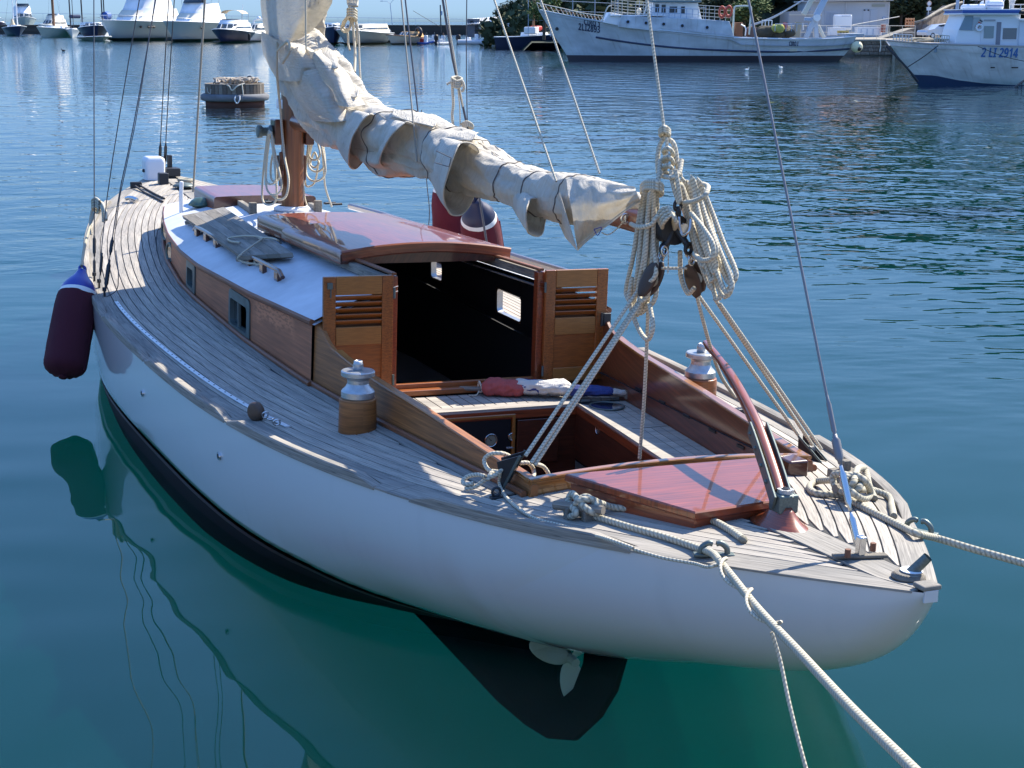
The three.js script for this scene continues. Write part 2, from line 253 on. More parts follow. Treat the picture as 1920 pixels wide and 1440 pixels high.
// hull --------------------------------------------------------------
const kSp = [[0, .895], [.13, .71], [.38, .505], [.7, .36], [1.08, .235], [1.5, .085], [1.9, -.03], [2.5, -.15], [3.26, -.30], [4, -.40], [5, -.50], [7, -.55], [9, -.45], [10.6, -.18], [11.6, .06], [12.5, .36], [13.3, .72], [13.99, 1.06]];
const keelLine = spline(kSp.map((q) => q[0]), kSp.map((q) => q[1]));
const nOf = (s) => interp(s, [0, 1, 2.0, 2.5, 3.26, 4, 5, 7, 9, 11, 12.5, 14], [1.9, 1.75, 1.65, 1.75, 2.6, 4.6, 6, 6, 3.6, 2.1, 1.6, 1.4]);
function hullP(s, h) { const k = keelLine(s), hs = sheerH(s), u = clamp((h - k) / Math.max(0.02, hs - k), 0, 1), m = interp(s, [0, 3, 11, 14], [2.6, 3, 2.4, 1.6]); return sheerP(s) * Math.pow(Math.max(0, 1 - Math.pow(1 - u, m)), 1 / nOf(s)); }
const bootH = (s) => interp(s, [1.8, 2.4, 3.2, 5, 9, 12], [0.0, 0.02, 0.06, 0.10, 0.10, 0.10]);
{
  const st = []; for (let i = 0; i <= 110; i++) st.push(LOA * (0.5 - 0.5 * Math.cos(PI * i / 110)));
  const top = [], low = [], boot = [];
  for (const s of st) {
    const k = keelLine(s), hs = sheerH(s), hb = clamp(bootH(s), k, hs), h2 = clamp(hb - 0.028, k, hs), A = [], B = [], C = [];
    const row = (h) => hullP(s, h);
    for (let j = 0; j <= 40; j++) { const t = j / 20 - 1, a = Math.abs(t), h = hb + (hs - hb) * Math.pow(a, hb <= k + 1e-6 ? 1.9 : 1); A.push(L(s, Math.sign(t) * row(h), h)); }
    top.push(A);
    if (s > 1.75 && s < 12) { for (let j = 0; j <= 32; j++) { const t = j / 16 - 1, h = k + (h2 - k) * Math.pow(Math.abs(t), 1.8); B.push(L(s, Math.sign(t) * row(h), h)); } low.push(B); C.push(s); boot.push([s, h2, hb]); }
  }
  // two halves so that the surface has no bridge across the inside where the boot line lies above the keel line
  const halves = [[], []]; for (const A of top) { halves[0].push(A.slice(0, 21).reverse()); halves[1].push(A.slice(20)); }
  const hull = part('topsides', halves.map((h) => grid(h)), M.hull, boat);
  part('boot_stripe', [-1, 1].map((q) => grid(boot.map(([s, a, b]) => [0, .5, 1].map((t) => { const h = lerp(a, b, t); return L(s, q * hullP(s, h), h); })))), M.boot, boat);
  part('antifouling', grid(low), M.anti, boat);
  part('stern_cap', [box(0.056, 0.045, 0.012, 0, 0.902, -0.002, 0.004)], M.hull, boat); part('taffrail', box(0.075, 0.018, 0.06, 0, 0.932, -0.024, 0.006), M.teakRail, boat);
  // rubbing strake line where planking shows, skin fittings
  for (const [px, py] of [[412, 855], [268, 737]]) { let p = 1.6, q; for (let i = 0; i < 30; i++) { q = Sp(px, py, p); p = lerp(p, hullP(-q.z, q.y), 0.5); } const g = cyl(0.022, 0.022, 0.012, 0, 0, 0, 20); g.rotateZ(PI / 2); g.translate(q.x - 0.004, q.y, q.z); const o = part('skin_fitting', g, M.steel, boat); const g2 = cyl(0.013, 0.013, 0.016, 0, 0, 0, 16); g2.rotateZ(PI / 2); g2.translate(q.x - 0.005, q.y, q.z); part('outlet', g2, M.black, o); }
  // keel with the propeller aperture, rudder
  const out = [[8.6, -0.3], [8.2, -0.85], [6, -1.0], [4.82, -0.98], [4.07, -0.985], [3.6, -0.99], [3.2, -0.96], [2.915, -0.91], [2.6, -0.78], [2.35, -0.55], [2.2, -0.35], [2.10, -0.10], [2.15, 0.02], [3.2, -0.2], [5, -0.4], [7, -0.45]];
  const sh = new THREE.Shape(out.map((q) => new THREE.Vector2(-q[0], q[1])));
  const hole = new THREE.Path([[2.50, -0.17], [2.52, -0.34], [2.62, -0.52], [2.75, -0.63], [2.82, -0.56], [2.84, -0.38], [2.80, -0.20], [2.66, -0.15]].map((q) => new THREE.Vector2(-q[0], q[1]))); sh.holes.push(hole);
  const kg = new THREE.ExtrudeGeometry(sh, { depth: 0.02, bevelEnabled: true, bevelSize: 0.008, bevelThickness: 0.008, bevelSegments: 2, curveSegments: 20 }); kg.translate(0, 0, -0.01); kg.rotateY(-PI / 2);
  kg.scale(1, 1, 1); { const a = kg.attributes.position; for (let i = 0; i < a.count; i++) { const x = a.getX(i), z = a.getZ(i); a.setXYZ(i, x, a.getY(i), z); } kg.computeVertexNormals(); }
  part('keel_and_rudder', kg, M.keel, boat);
  const prop = new THREE.Group(); prop.name = 'propeller'; boat.add(prop);
  const brz = std(0.62, 0.68, 0.60, 0.5), hub = cyl(0.022, 0.03, 0.11, 0, 0, 0, 14); hub.rotateX(PI / 2); hub.translate(0, -0.385, -2.69); part('hub', hub, brz, prop);
  for (let k = 0; k < 3; k++) { const b = new THREE.SphereGeometry(1, 16, 10); b.scale(0.062, 0.125, 0.012); b.rotateY(0.6); b.translate(0, 0.13, 0); b.rotateZ(k * 2 * PI / 3 + 1.15); b.translate(0, -0.385, -2.70); part('blade', b, brz, prop); }
}
// deck --------------------------------------------------------------
const cabS = [1.8, 2.5, 3.3, 4.3, 5.6, 7.1, 7.7, 8.6, 9.2, 9.75, 10.15, 10.35], cabPs = [.70, .76, .83, .90, .945, .965, .955, .88, .80, .705, .62, .40];
const cabP = (s) => interp(s, cabS, cabPs);
const deck = new THREE.Group(); deck.name = 'deck'; boat.add(deck);
{
  const rows = [], inner = (s) => s > 1.80 && s < 4.1 ? cabP(s) - 0.06 : s >= 4.1 && s < 10.2 ? cabP(s) - 0.08 : 0;
  for (const q of [-1, 1]) { const r = []; for (let i = 0; i <= 150; i++) { const s = lerp(0.0, LOA - 0.02, i / 150), e = sheerP(s) - 0.006, a = Math.min(e, inner(s)), row = []; for (let j = 0; j <= 8; j++) { const p = lerp(a, e, j / 8); row.push(L(s, q * p, deckH(s, p, -0.004))); } r.push(row); } rows.push(grid(r)); }
  part('caulking', rows, M.caulk, deck);
  const R = rng(31);
  function strip(s0, s1, pa, pb, q, top, m, name = 'deck_plank', n) {   // pa outer(s), pb inner(s)
    n = n ?? Math.max(2, Math.round((s1 - s0) / 0.16)); const A = [], C = [], D = [];
    for (let i = 0; i <= n; i++) { const s = lerp(s0, s1, i / n), a = pa(s), b = pb(s); if (a - b < 0.004) continue; A.push([L(s, q * a, deckH(s, a, top - 0.008)), L(s, q * (a - 0.0012), deckH(s, a, top)), L(s, q * (b + 0.0012), deckH(s, b, top)), L(s, q * b, deckH(s, b, top - 0.008))]); }
    if (A.length < 2) return null; return part(name, creased(loft(A)), m, deck);
  }
  const W = 0.053, seam = 0.0062, mar = 0.135, kingW = (s) => s < 1.1 ? interp(s, [0, 0.2, 1.1], [0.02, 0.075, 0.085]) : s > 10.2 ? interp(s, [10.2, 13.9], [0.10, 0.06]) : 0;
  const inn = (s) => s < 1.82 ? (s < 0.98 ? kingW(s) : Math.max(kingW(s), 0.05)) : s < 4.3 ? cabP(s) + 0.075 : s < 10.3 ? cabP(s) + 0.085 : kingW(s);
  for (const q of [-1, 1]) {
    // covering board in lengths
    const cuts = [0.03, 2.2, 4.4, 6.7, 9.0, 11.3, 13.9];
    for (let i = 0; i < cuts.length - 1; i++) strip(cuts[i] + 0.002, cuts[i + 1] - 0.002, (s) => sheerP(s) + 0.004, (s) => Math.max(inn(s), sheerP(s) - mar), q, 0.002, M.teakRail, 'covering_board', 18);
    for (let k = 0; k < 26; k++) {
      const off = mar + seam + k * (W + seam), pa = (s) => sheerP(s) - off, pb = (s) => Math.max(inn(s) + seam, sheerP(s) - off - W);
      // runs of s where the plank exists
      let run = null; const runs = [];
      for (let s = 0.05; s <= 13.6; s += 0.03) { const ok = pa(s) - pb(s) > 0.006; if (ok && run === null) run = s; if ((!ok || s > 13.57) && run !== null) { if (s - run > 0.12) runs.push([run, s - 0.03]); run = null; } }
      for (const [a, b] of runs) { const n = Math.max(1, Math.round((b - a) / 4.2)); let prev = a; for (let i = 1; i <= n; i++) { const e = i === n ? b : lerp(a, b, i / n) + (R() - 0.5) * 1.6; strip(prev + 0.0015, e - 0.0015, pa, pb, q, 0.001 + R() * 0.0012, teakOf()); prev = e; } }
    }
    // cabin waterway board and cockpit edge board
    strip(4.35, 10.25, (s) => cabP(s) + 0.085, (s) => cabP(s) - 0.03, q, 0.004, M.teakRail, 'waterway_board', 40);
    strip(1.82, 4.35, (s) => cabP(s) + 0.075, (s) => cabP(s) - 0.02, q, 0.003, M.teakRail, 'waterway_board', 18);
  }
  for (const [a, b] of [[0.04, 0.97], [10.4, 12.2], [12.204, 13.8]]) strip(a, b, (s) => kingW(s) - 0.002, (s) => -kingW(s) + 0.002, 1, 0.003, M.teakRail, 'king_plank', 12);
  // toe rail: short lengths with scarfed ends
  const railSeg = (q, a, b) => { const n = Math.max(4, Math.round((b - a) / 0.15)), A = []; for (let i = 0; i <= n; i++) { const s = lerp(a, b, i / n), e = sheerP(s), end = Math.min((s - a) / 0.07, (b - s) / 0.07, 1), hh = 0.006 + 0.034 * clamp(end, 0, 1), po = e + 0.006, pi = e - 0.045; A.push([L(s, q * po, deckH(s, e, -0.012)), L(s, q * po, deckH(s, e, hh - 0.006)), L(s, q * (po - 0.006), deckH(s, e, hh)), L(s, q * (pi + 0.012), deckH(s, e, hh)), L(s, q * pi, deckH(s, pi, hh - 0.012)), L(s, q * pi, deckH(s, pi, 0))]); } part('toe_rail', creased(loft(A), 0.5), M.teakRail, boat); };
  for (const [a, b] of [[0.93, 2.04], [2.30, 3.86], [3.90, 5.56], [5.61, 7.03], [7.08, 9.6], [9.65, 12.1]]) railSeg(1, a, b);
  for (const [a, b] of [[0.91, 2.6], [2.65, 5.2], [5.25, 8.4], [8.45, 11.9]]) railSeg(-1, a, b);
}
// cabin ---------------------------------------------------------------
const roofE = (s) => interp(s, [4.2, 5.5, 7, 8.3, 9.8, 10.36], [1.12, 1.075, 1.04, 1.055, 1.10, 1.13]);
const roofC = (s) => interp(s, [4.2, 6, 8.1, 9.3, 10.36], [0.225, 0.245, 0.235, 0.15, 0.06]);
const roofH = (s, p, dz = 0) => roofE(s) + dz + roofC(s) * (1 - Math.min(1, (p / (cabP(s) + 0.02)) ** 2));
const onRoof = (px, py, dz = 0) => { let h = 1.2, q; for (let i = 0; i < 50; i++) { q = Sh(px, py, h); h = lerp(h, roofH(-q.z, -q.x, dz), 0.4); } return q; };
const cabin = new THREE.Group(); cabin.name = 'cabin'; boat.add(cabin);
const cabSideTex = tex(1024, 128, (u, v) => {
  const f = pfbm(u, v, 12, 18, 4, 701), g = pfbm(u, v, 20, 40, 2, 711), b = pfbm(u, v, 5, 3, 3, 721); let c = 0.80 + 0.18 * f + 0.10 * g + 0.10 * b, r = [c, c * 0.98, c * 0.96];
  const s = 4.3 + u * 5.9, e = sstep(0.45, 0.75, v + 0.25 * pfbm(u, v, 30, 5, 3, 731)) * sstep(4.55, 4.75, s) * (1 - sstep(5.35, 5.6, s)), wn = pfbm(u, v, 90, 24, 3, 741), k = e * sstep(-0.05, 0.1, wn + 0.12);
  r = r.map((x, i) => lerp(x, [1.0, 1.0, 1.0][i] * (1 + 0.1 * wn), 0.85 * k)); const wt = sstep(0.86, 1, v) * 0.5 * sstep(0, 0.25, pfbm(u, v, 60, 4, 2, 751) + 0.1); return r.map((x) => x + wt * 0.15);
});
const WIN = [{ s0: 5.60, s1: 6.06, h0: 0.775, h1: 0.965 }, { s0: 7.20, s1: 7.45, h0: 0.815, h1: 0.97 }];
const rrect = (s0, s1, h0, h1, r, n = 5) => { const o = []; for (const [cs, ch, a0] of [[s1 - r, h1 - r, 0], [s0 + r, h1 - r, PI / 2], [s0 + r, h0 + r, PI], [s1 - r, h0 + r, 1.5 * PI]]) for (let i = 0; i <= n; i++) { const a = a0 + i / n * PI / 2; o.push([cs + r * Math.cos(a), ch + r * Math.sin(a)]); } return o; };
for (const q of [1, -1]) {
  const S = new Set(), Hn = [0, 0.06, 0.94, 1]; for (let i = 0; i <= 46; i++) S.add(lerp(4.3, 10.2, i / 46)); for (const w of WIN) { S.add(w.s0); S.add(w.s1); }
  const ss = [...S].sort((a, b) => a - b).filter((x, i, A) => i === 0 || x - A[i - 1] > 1e-4);
  const wallP = (s, h) => cabP(s) + 0.012 - 0.02 * (h - 0.75), hb = (s) => deckH(s, cabP(s), -0.01), nH = 22;
  for (const [dp, flip] of [[0, 0], [-0.035, 1]]) {
    const base = 0, P = [], U = [], I = [];
    for (const s of ss) for (let j = 0; j <= nH; j++) { const h = lerp(hb(s), roofE(s) + 0.004, j / nH); P.push(-q * (wallP(s, h) + dp), h, -s); U.push((s - 4.3) / 5.9, j / nH); }
    for (let i = 0; i < ss.length - 1; i++) for (let j = 0; j < nH; j++) {
      const sm = (ss[i] + ss[i + 1]) / 2, hm = lerp(hb(sm), roofE(sm), (j + 0.5) / nH); if (WIN.some((w) => sm > w.s0 && sm < w.s1 && hm > w.h0 && hm < w.h1)) continue;
      const a = base + i * (nH + 1) + j, b = a + 1, c = a + nH + 1, d = c + 1; I.push(a, c, b, b, c, d);
    }
    const g = new THREE.BufferGeometry(); g.setAttribute('position', new THREE.Float32BufferAttribute(P, 3)); g.setAttribute('uv', new THREE.Float32BufferAttribute(U, 2)); g.setIndex(I); g.computeVertexNormals();
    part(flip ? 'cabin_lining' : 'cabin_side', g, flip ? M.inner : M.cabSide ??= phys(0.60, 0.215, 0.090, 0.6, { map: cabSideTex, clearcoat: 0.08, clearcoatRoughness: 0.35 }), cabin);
  }
  // windows: rounded bronze frame standing proud, recessed pane
  for (const [wi, w] of WIN.entries()) {
    const o = rrect(w.s0 - 0.045, w.s1 + 0.045, w.h0 - 0.045, w.h1 + 0.045, 0.05), n = rrect(w.s0 + 0.012, w.s1 - 0.012, w.h0 + 0.012, w.h1 - 0.012, 0.03);
    const ring = (pl, d) => pl.map(([s, h]) => L(s, q * (wallP(s, h) + d), h)), rows = [ring(o, -0.002), ring(o, 0.010), ring(n, 0.014), ring(n, -0.03)].map((r) => [...r, r[0].clone()]);
    const f = part('window_frame', creased(grid(rows), 0.5), q > 0 ? M.bronze : M.alu, cabin);
    for (const e of [-1, 1]) { const pg = []; for (let i = 0; i <= 1; i++) { } }
    if (q > 0 && wi === 0) { const sp = 5.88; const gr = [[sp, w.s1]].map(([a, b]) => grid([0, 0.5, 1].map((t) => { const s = lerp(a, b, t); return [0, 1].map((u) => L(s, q * (wallP(s, 0.87) - 0.015), lerp(w.h0, w.h1, u))); }))); part('window_pane', gr, M.darkGlass, cabin); part('sash', bar([L(sp, q * (wallP(sp, .87) - 0.008), w.h0), L(sp, q * (wallP(sp, .87) - 0.008), w.h1)], 0.022, 0.02, L(1, 0, 0)), M.bronze, cabin); }
    else if (q > 0) part('window_pane', grid([0, 0.5, 1].map((t) => { const s = lerp(w.s0, w.s1, t); return [0, 1].map((u) => L(s, q * (wallP(s, 0.9) - 0.012), lerp(w.h0, w.h1, u))); })), M.darkGlass, cabin);
  }
  // round ports further forward
  for (const [s, h] of [[8.55, 0.905], [9.45, 0.97]]) { const t = new THREE.TorusGeometry(0.075, 0.014, 8, 28); t.rotateY(PI / 2 + q * 0.16); t.translate(-q * (wallP(s, h) + 0.004), h, -s); const o = part('porthole', t, M.bronze, cabin); const d = cyl(0.07, 0.07, 0.008, 0, 0, 0, 24); d.rotateZ(PI / 2); d.rotateY(q * 0.16); d.translate(-q * (wallP(s, h) + 0.003), h, -s); part('porthole_glass', d, M.darkGlass, cabin); }
  // mouldings along the roof edge and the foot of the side
  const mo = [], fo = []; for (let i = 0; i <= 50; i++) { const s = lerp(4.26, 10.2, i / 50); mo.push(L(s, q * (cabP(s) + 0.018), roofE(s) - 0.018)); fo.push(L(s, q * (cabP(s) + 0.03), deckH(s, cabP(s) + 0.03, 0.016))); }
  part('roof_moulding', bar(mo, 0.035, 0.036, new V3(0, 1, 0), 0.012), M.varnOld, cabin); part('foot_moulding', bar(fo, 0.03, 0.03, new V3(0, 1, 0), 0.012), M.varnOld, cabin);
}
{
  // roof: canvas-covered, painted, with the companionway cut out
  const ss = []; for (let i = 0; i <= 60; i++) ss.push(lerp(4.22, 10.36, i / 60)); ss.push(5.7); ss.sort((a, b) => a - b); const pk = [-1, -.92, -.8, -.66]; const P = [], U = [], I = [], m = 25;
  for (const s of ss) { const e = cabP(s) + 0.02; for (let j = 0; j < m; j++) { let p; if (j < 7) p = lerp(-e, -0.43, j / 6); else if (j > 17) p = lerp(0.43, e, (j - 18) / 6); else p = lerp(-0.43, 0.43, (j - 6) / 12); if (e < 0.5) p = lerp(-e, e, j / (m - 1)); P.push(-p, roofH(s, p), -s); U.push(s, p); } }
  for (let i = 0; i < ss.length - 1; i++) for (let j = 0; j < m - 1; j++) { if (ss[i] < 5.69 && j >= 6 && j < 18) continue; const a = i * m + j, b = a + 1, c = a + m, d = c + 1; I.push(a, b, c, b, d, c); }
  const g = new THREE.BufferGeometry(); g.setAttribute('position', new THREE.Float32BufferAttribute(P, 3)); g.setAttribute('uv', new THREE.Float32BufferAttribute(U, 2)); g.setIndex(I); g.computeVertexNormals();
  const under = g.clone(); under.translate(0, -0.028, 0);
  part('cabin_roof', [g, under], M.roof, cabin);
  const rim = [], front = []; for (let j = 0; j <= 20; j++) { const p = lerp(-0.43, 0.43, j / 20); rim.push(p); }
  // cabin front
  const fr = []; for (let j = 0; j <= 24; j++) { const p = lerp(-0.62, 0.62, j / 24), s = 10.15 + 0.21 * (1 - (p / 0.62) ** 2); fr.push([L(s, p, deckH(s, p, -0.02)), L(s, p, roofH(Math.min(s, 10.35), p) + 0.002)]); }
  part('cabin_front', grid(fr), M.roof, cabin);
  // dark lining of the saloon
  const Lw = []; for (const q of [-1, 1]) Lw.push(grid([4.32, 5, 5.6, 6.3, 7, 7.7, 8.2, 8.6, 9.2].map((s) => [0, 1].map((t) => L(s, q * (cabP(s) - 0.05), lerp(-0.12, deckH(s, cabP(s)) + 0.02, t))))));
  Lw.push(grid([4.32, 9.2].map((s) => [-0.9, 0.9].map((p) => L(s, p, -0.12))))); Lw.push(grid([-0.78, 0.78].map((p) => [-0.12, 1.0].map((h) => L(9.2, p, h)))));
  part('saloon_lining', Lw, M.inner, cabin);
  const bk = []; // bulkhead either side of the companionway
  for (const q of [-1, 1]) { const poly = []; for (let i = 0; i <= 10; i++) { const p = lerp(0.44, cabP(4.28) - 0.02, i / 10); poly.push([p, roofH(4.28, p, -0.012)]); } poly.push([cabP(4.28) - 0.02, 0.60], [0.44, 0.60]); const e = extrude(poly.map(([p, h]) => [-q * p, h]), 0.03); e.translate(0, 0, -4.30); part('bulkhead', e, M.varnOld, cabin); }
  for (const q of [-1, 1]) part('companionway_post', box(0.045, 0.66, 0.06, -q * 0.452, 1.02, -4.262, 0.006), M.mahog, cabin);
  part('sill', [box(0.94, 0.035, 0.10, 0, 0.675, -4.25, 0.008), box(0.90, 0.03, 0.03, 0, 0.705, -4.27, 0.006)], M.varn, cabin);
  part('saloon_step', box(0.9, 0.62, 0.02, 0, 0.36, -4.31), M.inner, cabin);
  // slide rails
  for (const q of [-1, 1]) { const a = [], b = []; for (let i = 0; i <= 10; i++) { const s = lerp(4.235, 6.35, i / 10); a.push(L(s, q * 0.475, roofH(s, 0.475, 0.035))); b.push(L(s, q * 0.452, roofH(s, 0.475, 0.078))); } part('slide_rail', bar(a, 0.05, 0.05), M.greyWood, cabin); part('slide_cap', bar(b, 0.03, 0.016), M.varnOld, cabin); }
}
// sliding hatch hood, its garage, the fore hatch
function cambered(name, s0, s1, hw0, hw1, hTop0, hTop1, cam, skirt, mat, parent, r = 0.02) {
  const grp = new THREE.Group(); grp.name = name; parent.add(grp);
  const rows = [], nS = 14, prof = (hw, ht) => { const o = [], n = 16; o.push([-hw, ht - skirt], [-hw, ht - r], [-hw + r * 0.3, ht - r * 0.3]); for (let j = 0; j <= n; j++) { const p = lerp(-hw + r, hw - r, j / n); o.push([p, ht + cam * (1 - (p / hw) ** 2)]); } o.push([hw - r * 0.3, ht - r * 0.3], [hw, ht - r], [hw, ht - skirt]); return o; };
  for (let i = 0; i <= nS; i++) { const t = i / nS, s = lerp(s0, s1, t); rows.push(prof(lerp(hw0, hw1, t), lerp(hTop0, hTop1, t)).map(([p, h]) => L(s, p, h))); }
  part('hatch_top', creased(grid(rows), 0.7), mat, grp);
  const ends = [[rows[0], s0, s0 - 0.0], [rows[nS], s1, s1]].map(([r0], k) => { const bot = r0.map((v) => new V3(v.x, r0[0].y, v.z)); return grid([r0, bot]); });
  const inn = rows.map((r0) => r0.map((v) => new V3(v.x * 0.96, v.y - 0.03, v.z)));
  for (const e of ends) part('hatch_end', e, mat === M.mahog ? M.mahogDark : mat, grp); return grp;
}
{
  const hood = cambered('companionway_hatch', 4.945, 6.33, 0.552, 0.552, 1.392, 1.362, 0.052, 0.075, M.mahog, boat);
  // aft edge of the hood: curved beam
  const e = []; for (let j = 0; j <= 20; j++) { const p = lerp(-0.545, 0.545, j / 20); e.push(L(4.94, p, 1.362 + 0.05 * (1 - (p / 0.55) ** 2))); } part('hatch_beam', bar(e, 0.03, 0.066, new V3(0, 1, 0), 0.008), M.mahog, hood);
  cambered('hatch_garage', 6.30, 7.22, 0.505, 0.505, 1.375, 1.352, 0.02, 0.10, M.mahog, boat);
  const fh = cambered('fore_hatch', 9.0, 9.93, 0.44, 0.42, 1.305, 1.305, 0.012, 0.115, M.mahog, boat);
  part('hasp', [box(0.05, 0.012, 0.012, 0, 1.27, -8.99, 0.003), box(0.012, 0.03, 0.014, 0.02, 1.265, -8.985, 0.003)], M.bronze, fh);
}
// louvred doors, opened flat against the bulkhead
function door(q, s) {
  const d = new THREE.Group(); d.name = 'companionway_door'; boat.add(d);
  const a = 0.468, b = 0.872, w = b - a, h0 = 0.695, h1 = 1.362, H = h1 - h0, t = 0.028, X = (p) => -q * p, z = -s;
  const bx = (name, p0, p1, g0, g1, m, th = t, dz = 0) => part(name, box(Math.abs(p1 - p0) - 0.0015, g1 - g0 - 0.0015, th, X((p0 + p1) / 2), (g0 + g1) / 2, z + dz, 0.004), m, d);
  bx('stile', a, a + 0.066, h0, h1, M.varn); bx('stile', b - 0.072, b, h0, h1, M.varn);
  bx('top_rail', a + 0.066, b - 0.072, h1 - 0.105, h1, M.varnPale); bx('middle_rail', a + 0.066, b - 0.072, h0 + H * 0.42, h0 + H * 0.575, M.varnPale); bx('bottom_rail', a + 0.066, b - 0.072, h0, h0 + H * 0.125, M.varnPale);
  bx('panel', a + 0.06, b - 0.066, h0 + H * 0.12, h0 + H * 0.425, M.varn, 0.012, 0.004 - 0.008);
  for (let k = 0; k < 5; k++) { const g = new RoundedBoxGeometry(w - 0.138, 0.036, 0.008, 2, 0.003); g.rotateX(0.75); g.translate(X((a + b) / 2 - 0.003), h0 + H * 0.60 + k * 0.034 + 0.008, z); part('louvre', g, M.varn, d); }
  for (const h of [h0 + 0.07, h1 - 0.1]) part('hinge', cyl(0.007, 0.007, 0.06, X(a - 0.004), h, z + 0.016, 10), M.bronze, d);
  const lock = part('lock', q > 0 ? [box(0.03, 0.035, 0.012, X(b - 0.035), h1 - 0.05, z + 0.02, 0.002), box(0.006, 0.075, 0.01, X(b - 0.04), h1 - 0.08, z + 0.018, 0.002)] : [box(0.05, 0.075, 0.03, X(b - 0.01), h0 + H * 0.55, z + 0.03, 0.006), cyl(0.008, 0.008, 0.08, X(b - 0.05), h0 + H * 0.555, z + 0.05, 10).rotateX(0)], q > 0 ? M.bronze : M.iron, d);
}
door(1, 4.205); door(-1, 4.215);
// cockpit -------------------------------------------------------------
{
  const ck = new THREE.Group(); ck.name = 'cockpit'; boat.add(ck);
  const top = (s) => interp(s, [1.72, 2.1, 2.8, 3.6, 3.95, 4.10, 4.2, 4.27], [0.86, 0.878, 0.915, 0.945, 0.975, 1.01, 1.07, 1.115]);
  for (const q of [1, -1]) {
    const rows = []; for (let i = 0; i <= 44; i++) { const s = lerp(1.72, 4.3, i / 44), p = cabP(s), hb = deckH(s, p, -0.03), ht = top(s), lo = 0.35; rows.push([L(s, q * p, hb), L(s, q * (p - 0.012), ht - 0.006), L(s, q * (p - 0.017), ht), L(s, q * (p - 0.035), ht), L(s, q * (p - 0.041), ht - 0.006), L(s, q * (p - 0.045), lo), L(s, q * (p - 0.02), lo)]); }
    part('coaming', creased(loft(rows), 0.5), q > 0 ? M.varnOldC ??= phys(0.50, 0.185, 0.050, 0.55, { map: rep(grainT, 0.5, 2.2), clearcoat: 0.15, clearcoatRoughness: 0.3 }) : M.mahog2 ??= phys(0.24, 0.062, 0.022, 0.4, { map: rep(grainT, 0.5, 2), clearcoat: 0.7, clearcoatRoughness: 0.12 }), ck);
    const f = [], cap = []; for (let i = 0; i <= 24; i++) { const s = lerp(1.74, 4.3, i / 24), p = cabP(s) + 0.014; f.push(L(s, q * p, deckH(s, p, 0.014))); if (s < 4.0) cap.push(L(s, q * (cabP(s) - 0.03), top(s) + 0.007)); }
    part('coaming_foot', bar(f, 0.026, 0.03, new V3(0, 1, 0), 0.01), M.varnOld, ck);
    part('coaming_cap', bar(cap, 0.05, 0.016, new V3(0, 1, 0), 0.006), q > 0 ? M.varnPale : M.trim, ck);
    for (let k = 0; k < (q < 0 ? 5 : 2); k++) { const s = 2.35 + k * 0.32; part('cleat_hole', box(0.012, 0.016, 0.07, -q * (cabP(s) - 0.046), 0.76, -s, 0.004), M.black, ck); }
  }
  // aft beam: crowned laminated strip and the board under it
  const a = [], b = [], c = []; for (let j = 0; j <= 24; j++) { const p = lerp(-0.67, 0.69, j / 24), cr = 0.035 * (1 - (p / 0.7) ** 2); a.push(L(1.745, p, 0.872 + cr)); b.push(L(1.765, p, 0.858 + cr)); c.push([L(1.73, p, deckH(1.7, p, -0.01)), L(1.735, p, 0.862 + cr)]); }
  part('aft_beam', bar(a, 0.035, 0.016), M.trim, ck); part('aft_beam_strip', bar(b, 0.07, 0.014), M.varnPale, ck); part('aft_board', grid(c), M.trim, ck);
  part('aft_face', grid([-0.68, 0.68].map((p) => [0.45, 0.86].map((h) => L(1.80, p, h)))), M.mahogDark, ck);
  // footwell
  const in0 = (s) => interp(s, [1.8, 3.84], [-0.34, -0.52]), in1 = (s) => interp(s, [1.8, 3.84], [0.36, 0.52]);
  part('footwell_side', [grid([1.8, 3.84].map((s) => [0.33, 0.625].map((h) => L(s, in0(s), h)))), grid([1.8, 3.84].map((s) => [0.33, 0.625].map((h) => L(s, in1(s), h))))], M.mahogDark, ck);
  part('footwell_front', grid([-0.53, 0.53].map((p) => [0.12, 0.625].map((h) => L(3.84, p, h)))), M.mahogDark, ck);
  part('footwell_floor', grid([1.8, 3.84].map((s) => [-0.53, 0.53].map((p) => L(s, p, s < 2 ? 0.34 : 0.16)))), M.inner, ck);
  // bridge deck and seats: teak slats with a border
  const slat = (pts, h, m, nm = 'seat_slat') => { const g = extrude(pts.map(([s, p]) => [-p, s]), 0.016, 0); g.rotateX(-PI / 2); g.translate(0, h - 0.016, 0); part(nm, g, m, ck); };
  const sg = 0.0075, cw = (s) => cabP(s) - 0.047; let w = 0.058;
  slat([[3.81, -0.52], [3.81, 0.80], [3.90, 0.80], [3.90, -0.55]], 0.655, teakOf(), 'seat_border');
  for (let p = -0.84; p < 0.83; p += w + sg) slat([[3.90 + sg, p], [3.90 + sg, p + w], [4.195, p + w], [4.195, p]], 0.652, teakOf());
  part('seat_under', [grid([3.82, 4.25].map((s) => [-0.88, 0.88].map((p) => L(s, p, 0.636)))), grid([1.8, 3.9].map((s) => [in0(s) - 0.01, -cw(s)].map((p) => L(s, p, 0.634)))), grid([1.8, 3.9].map((s) => [in1(s) + 0.01, cw(s)].map((p) => L(s, p, 0.634))))], M.caulk, ck);
  part('seat_fascia', [bar([L(3.825, -0.53, 0.615), L(3.825, 0.56, 0.615)], 0.03, 0.05), bar([1.8, 3.84].map((s) => L(s, in0(s) - 0.008, 0.615)), 0.03, 0.05), bar([1.8, 3.84].map((s) => L(s, in1(s) + 0.008, 0.615)), 0.03, 0.05)], M.mahog, ck);
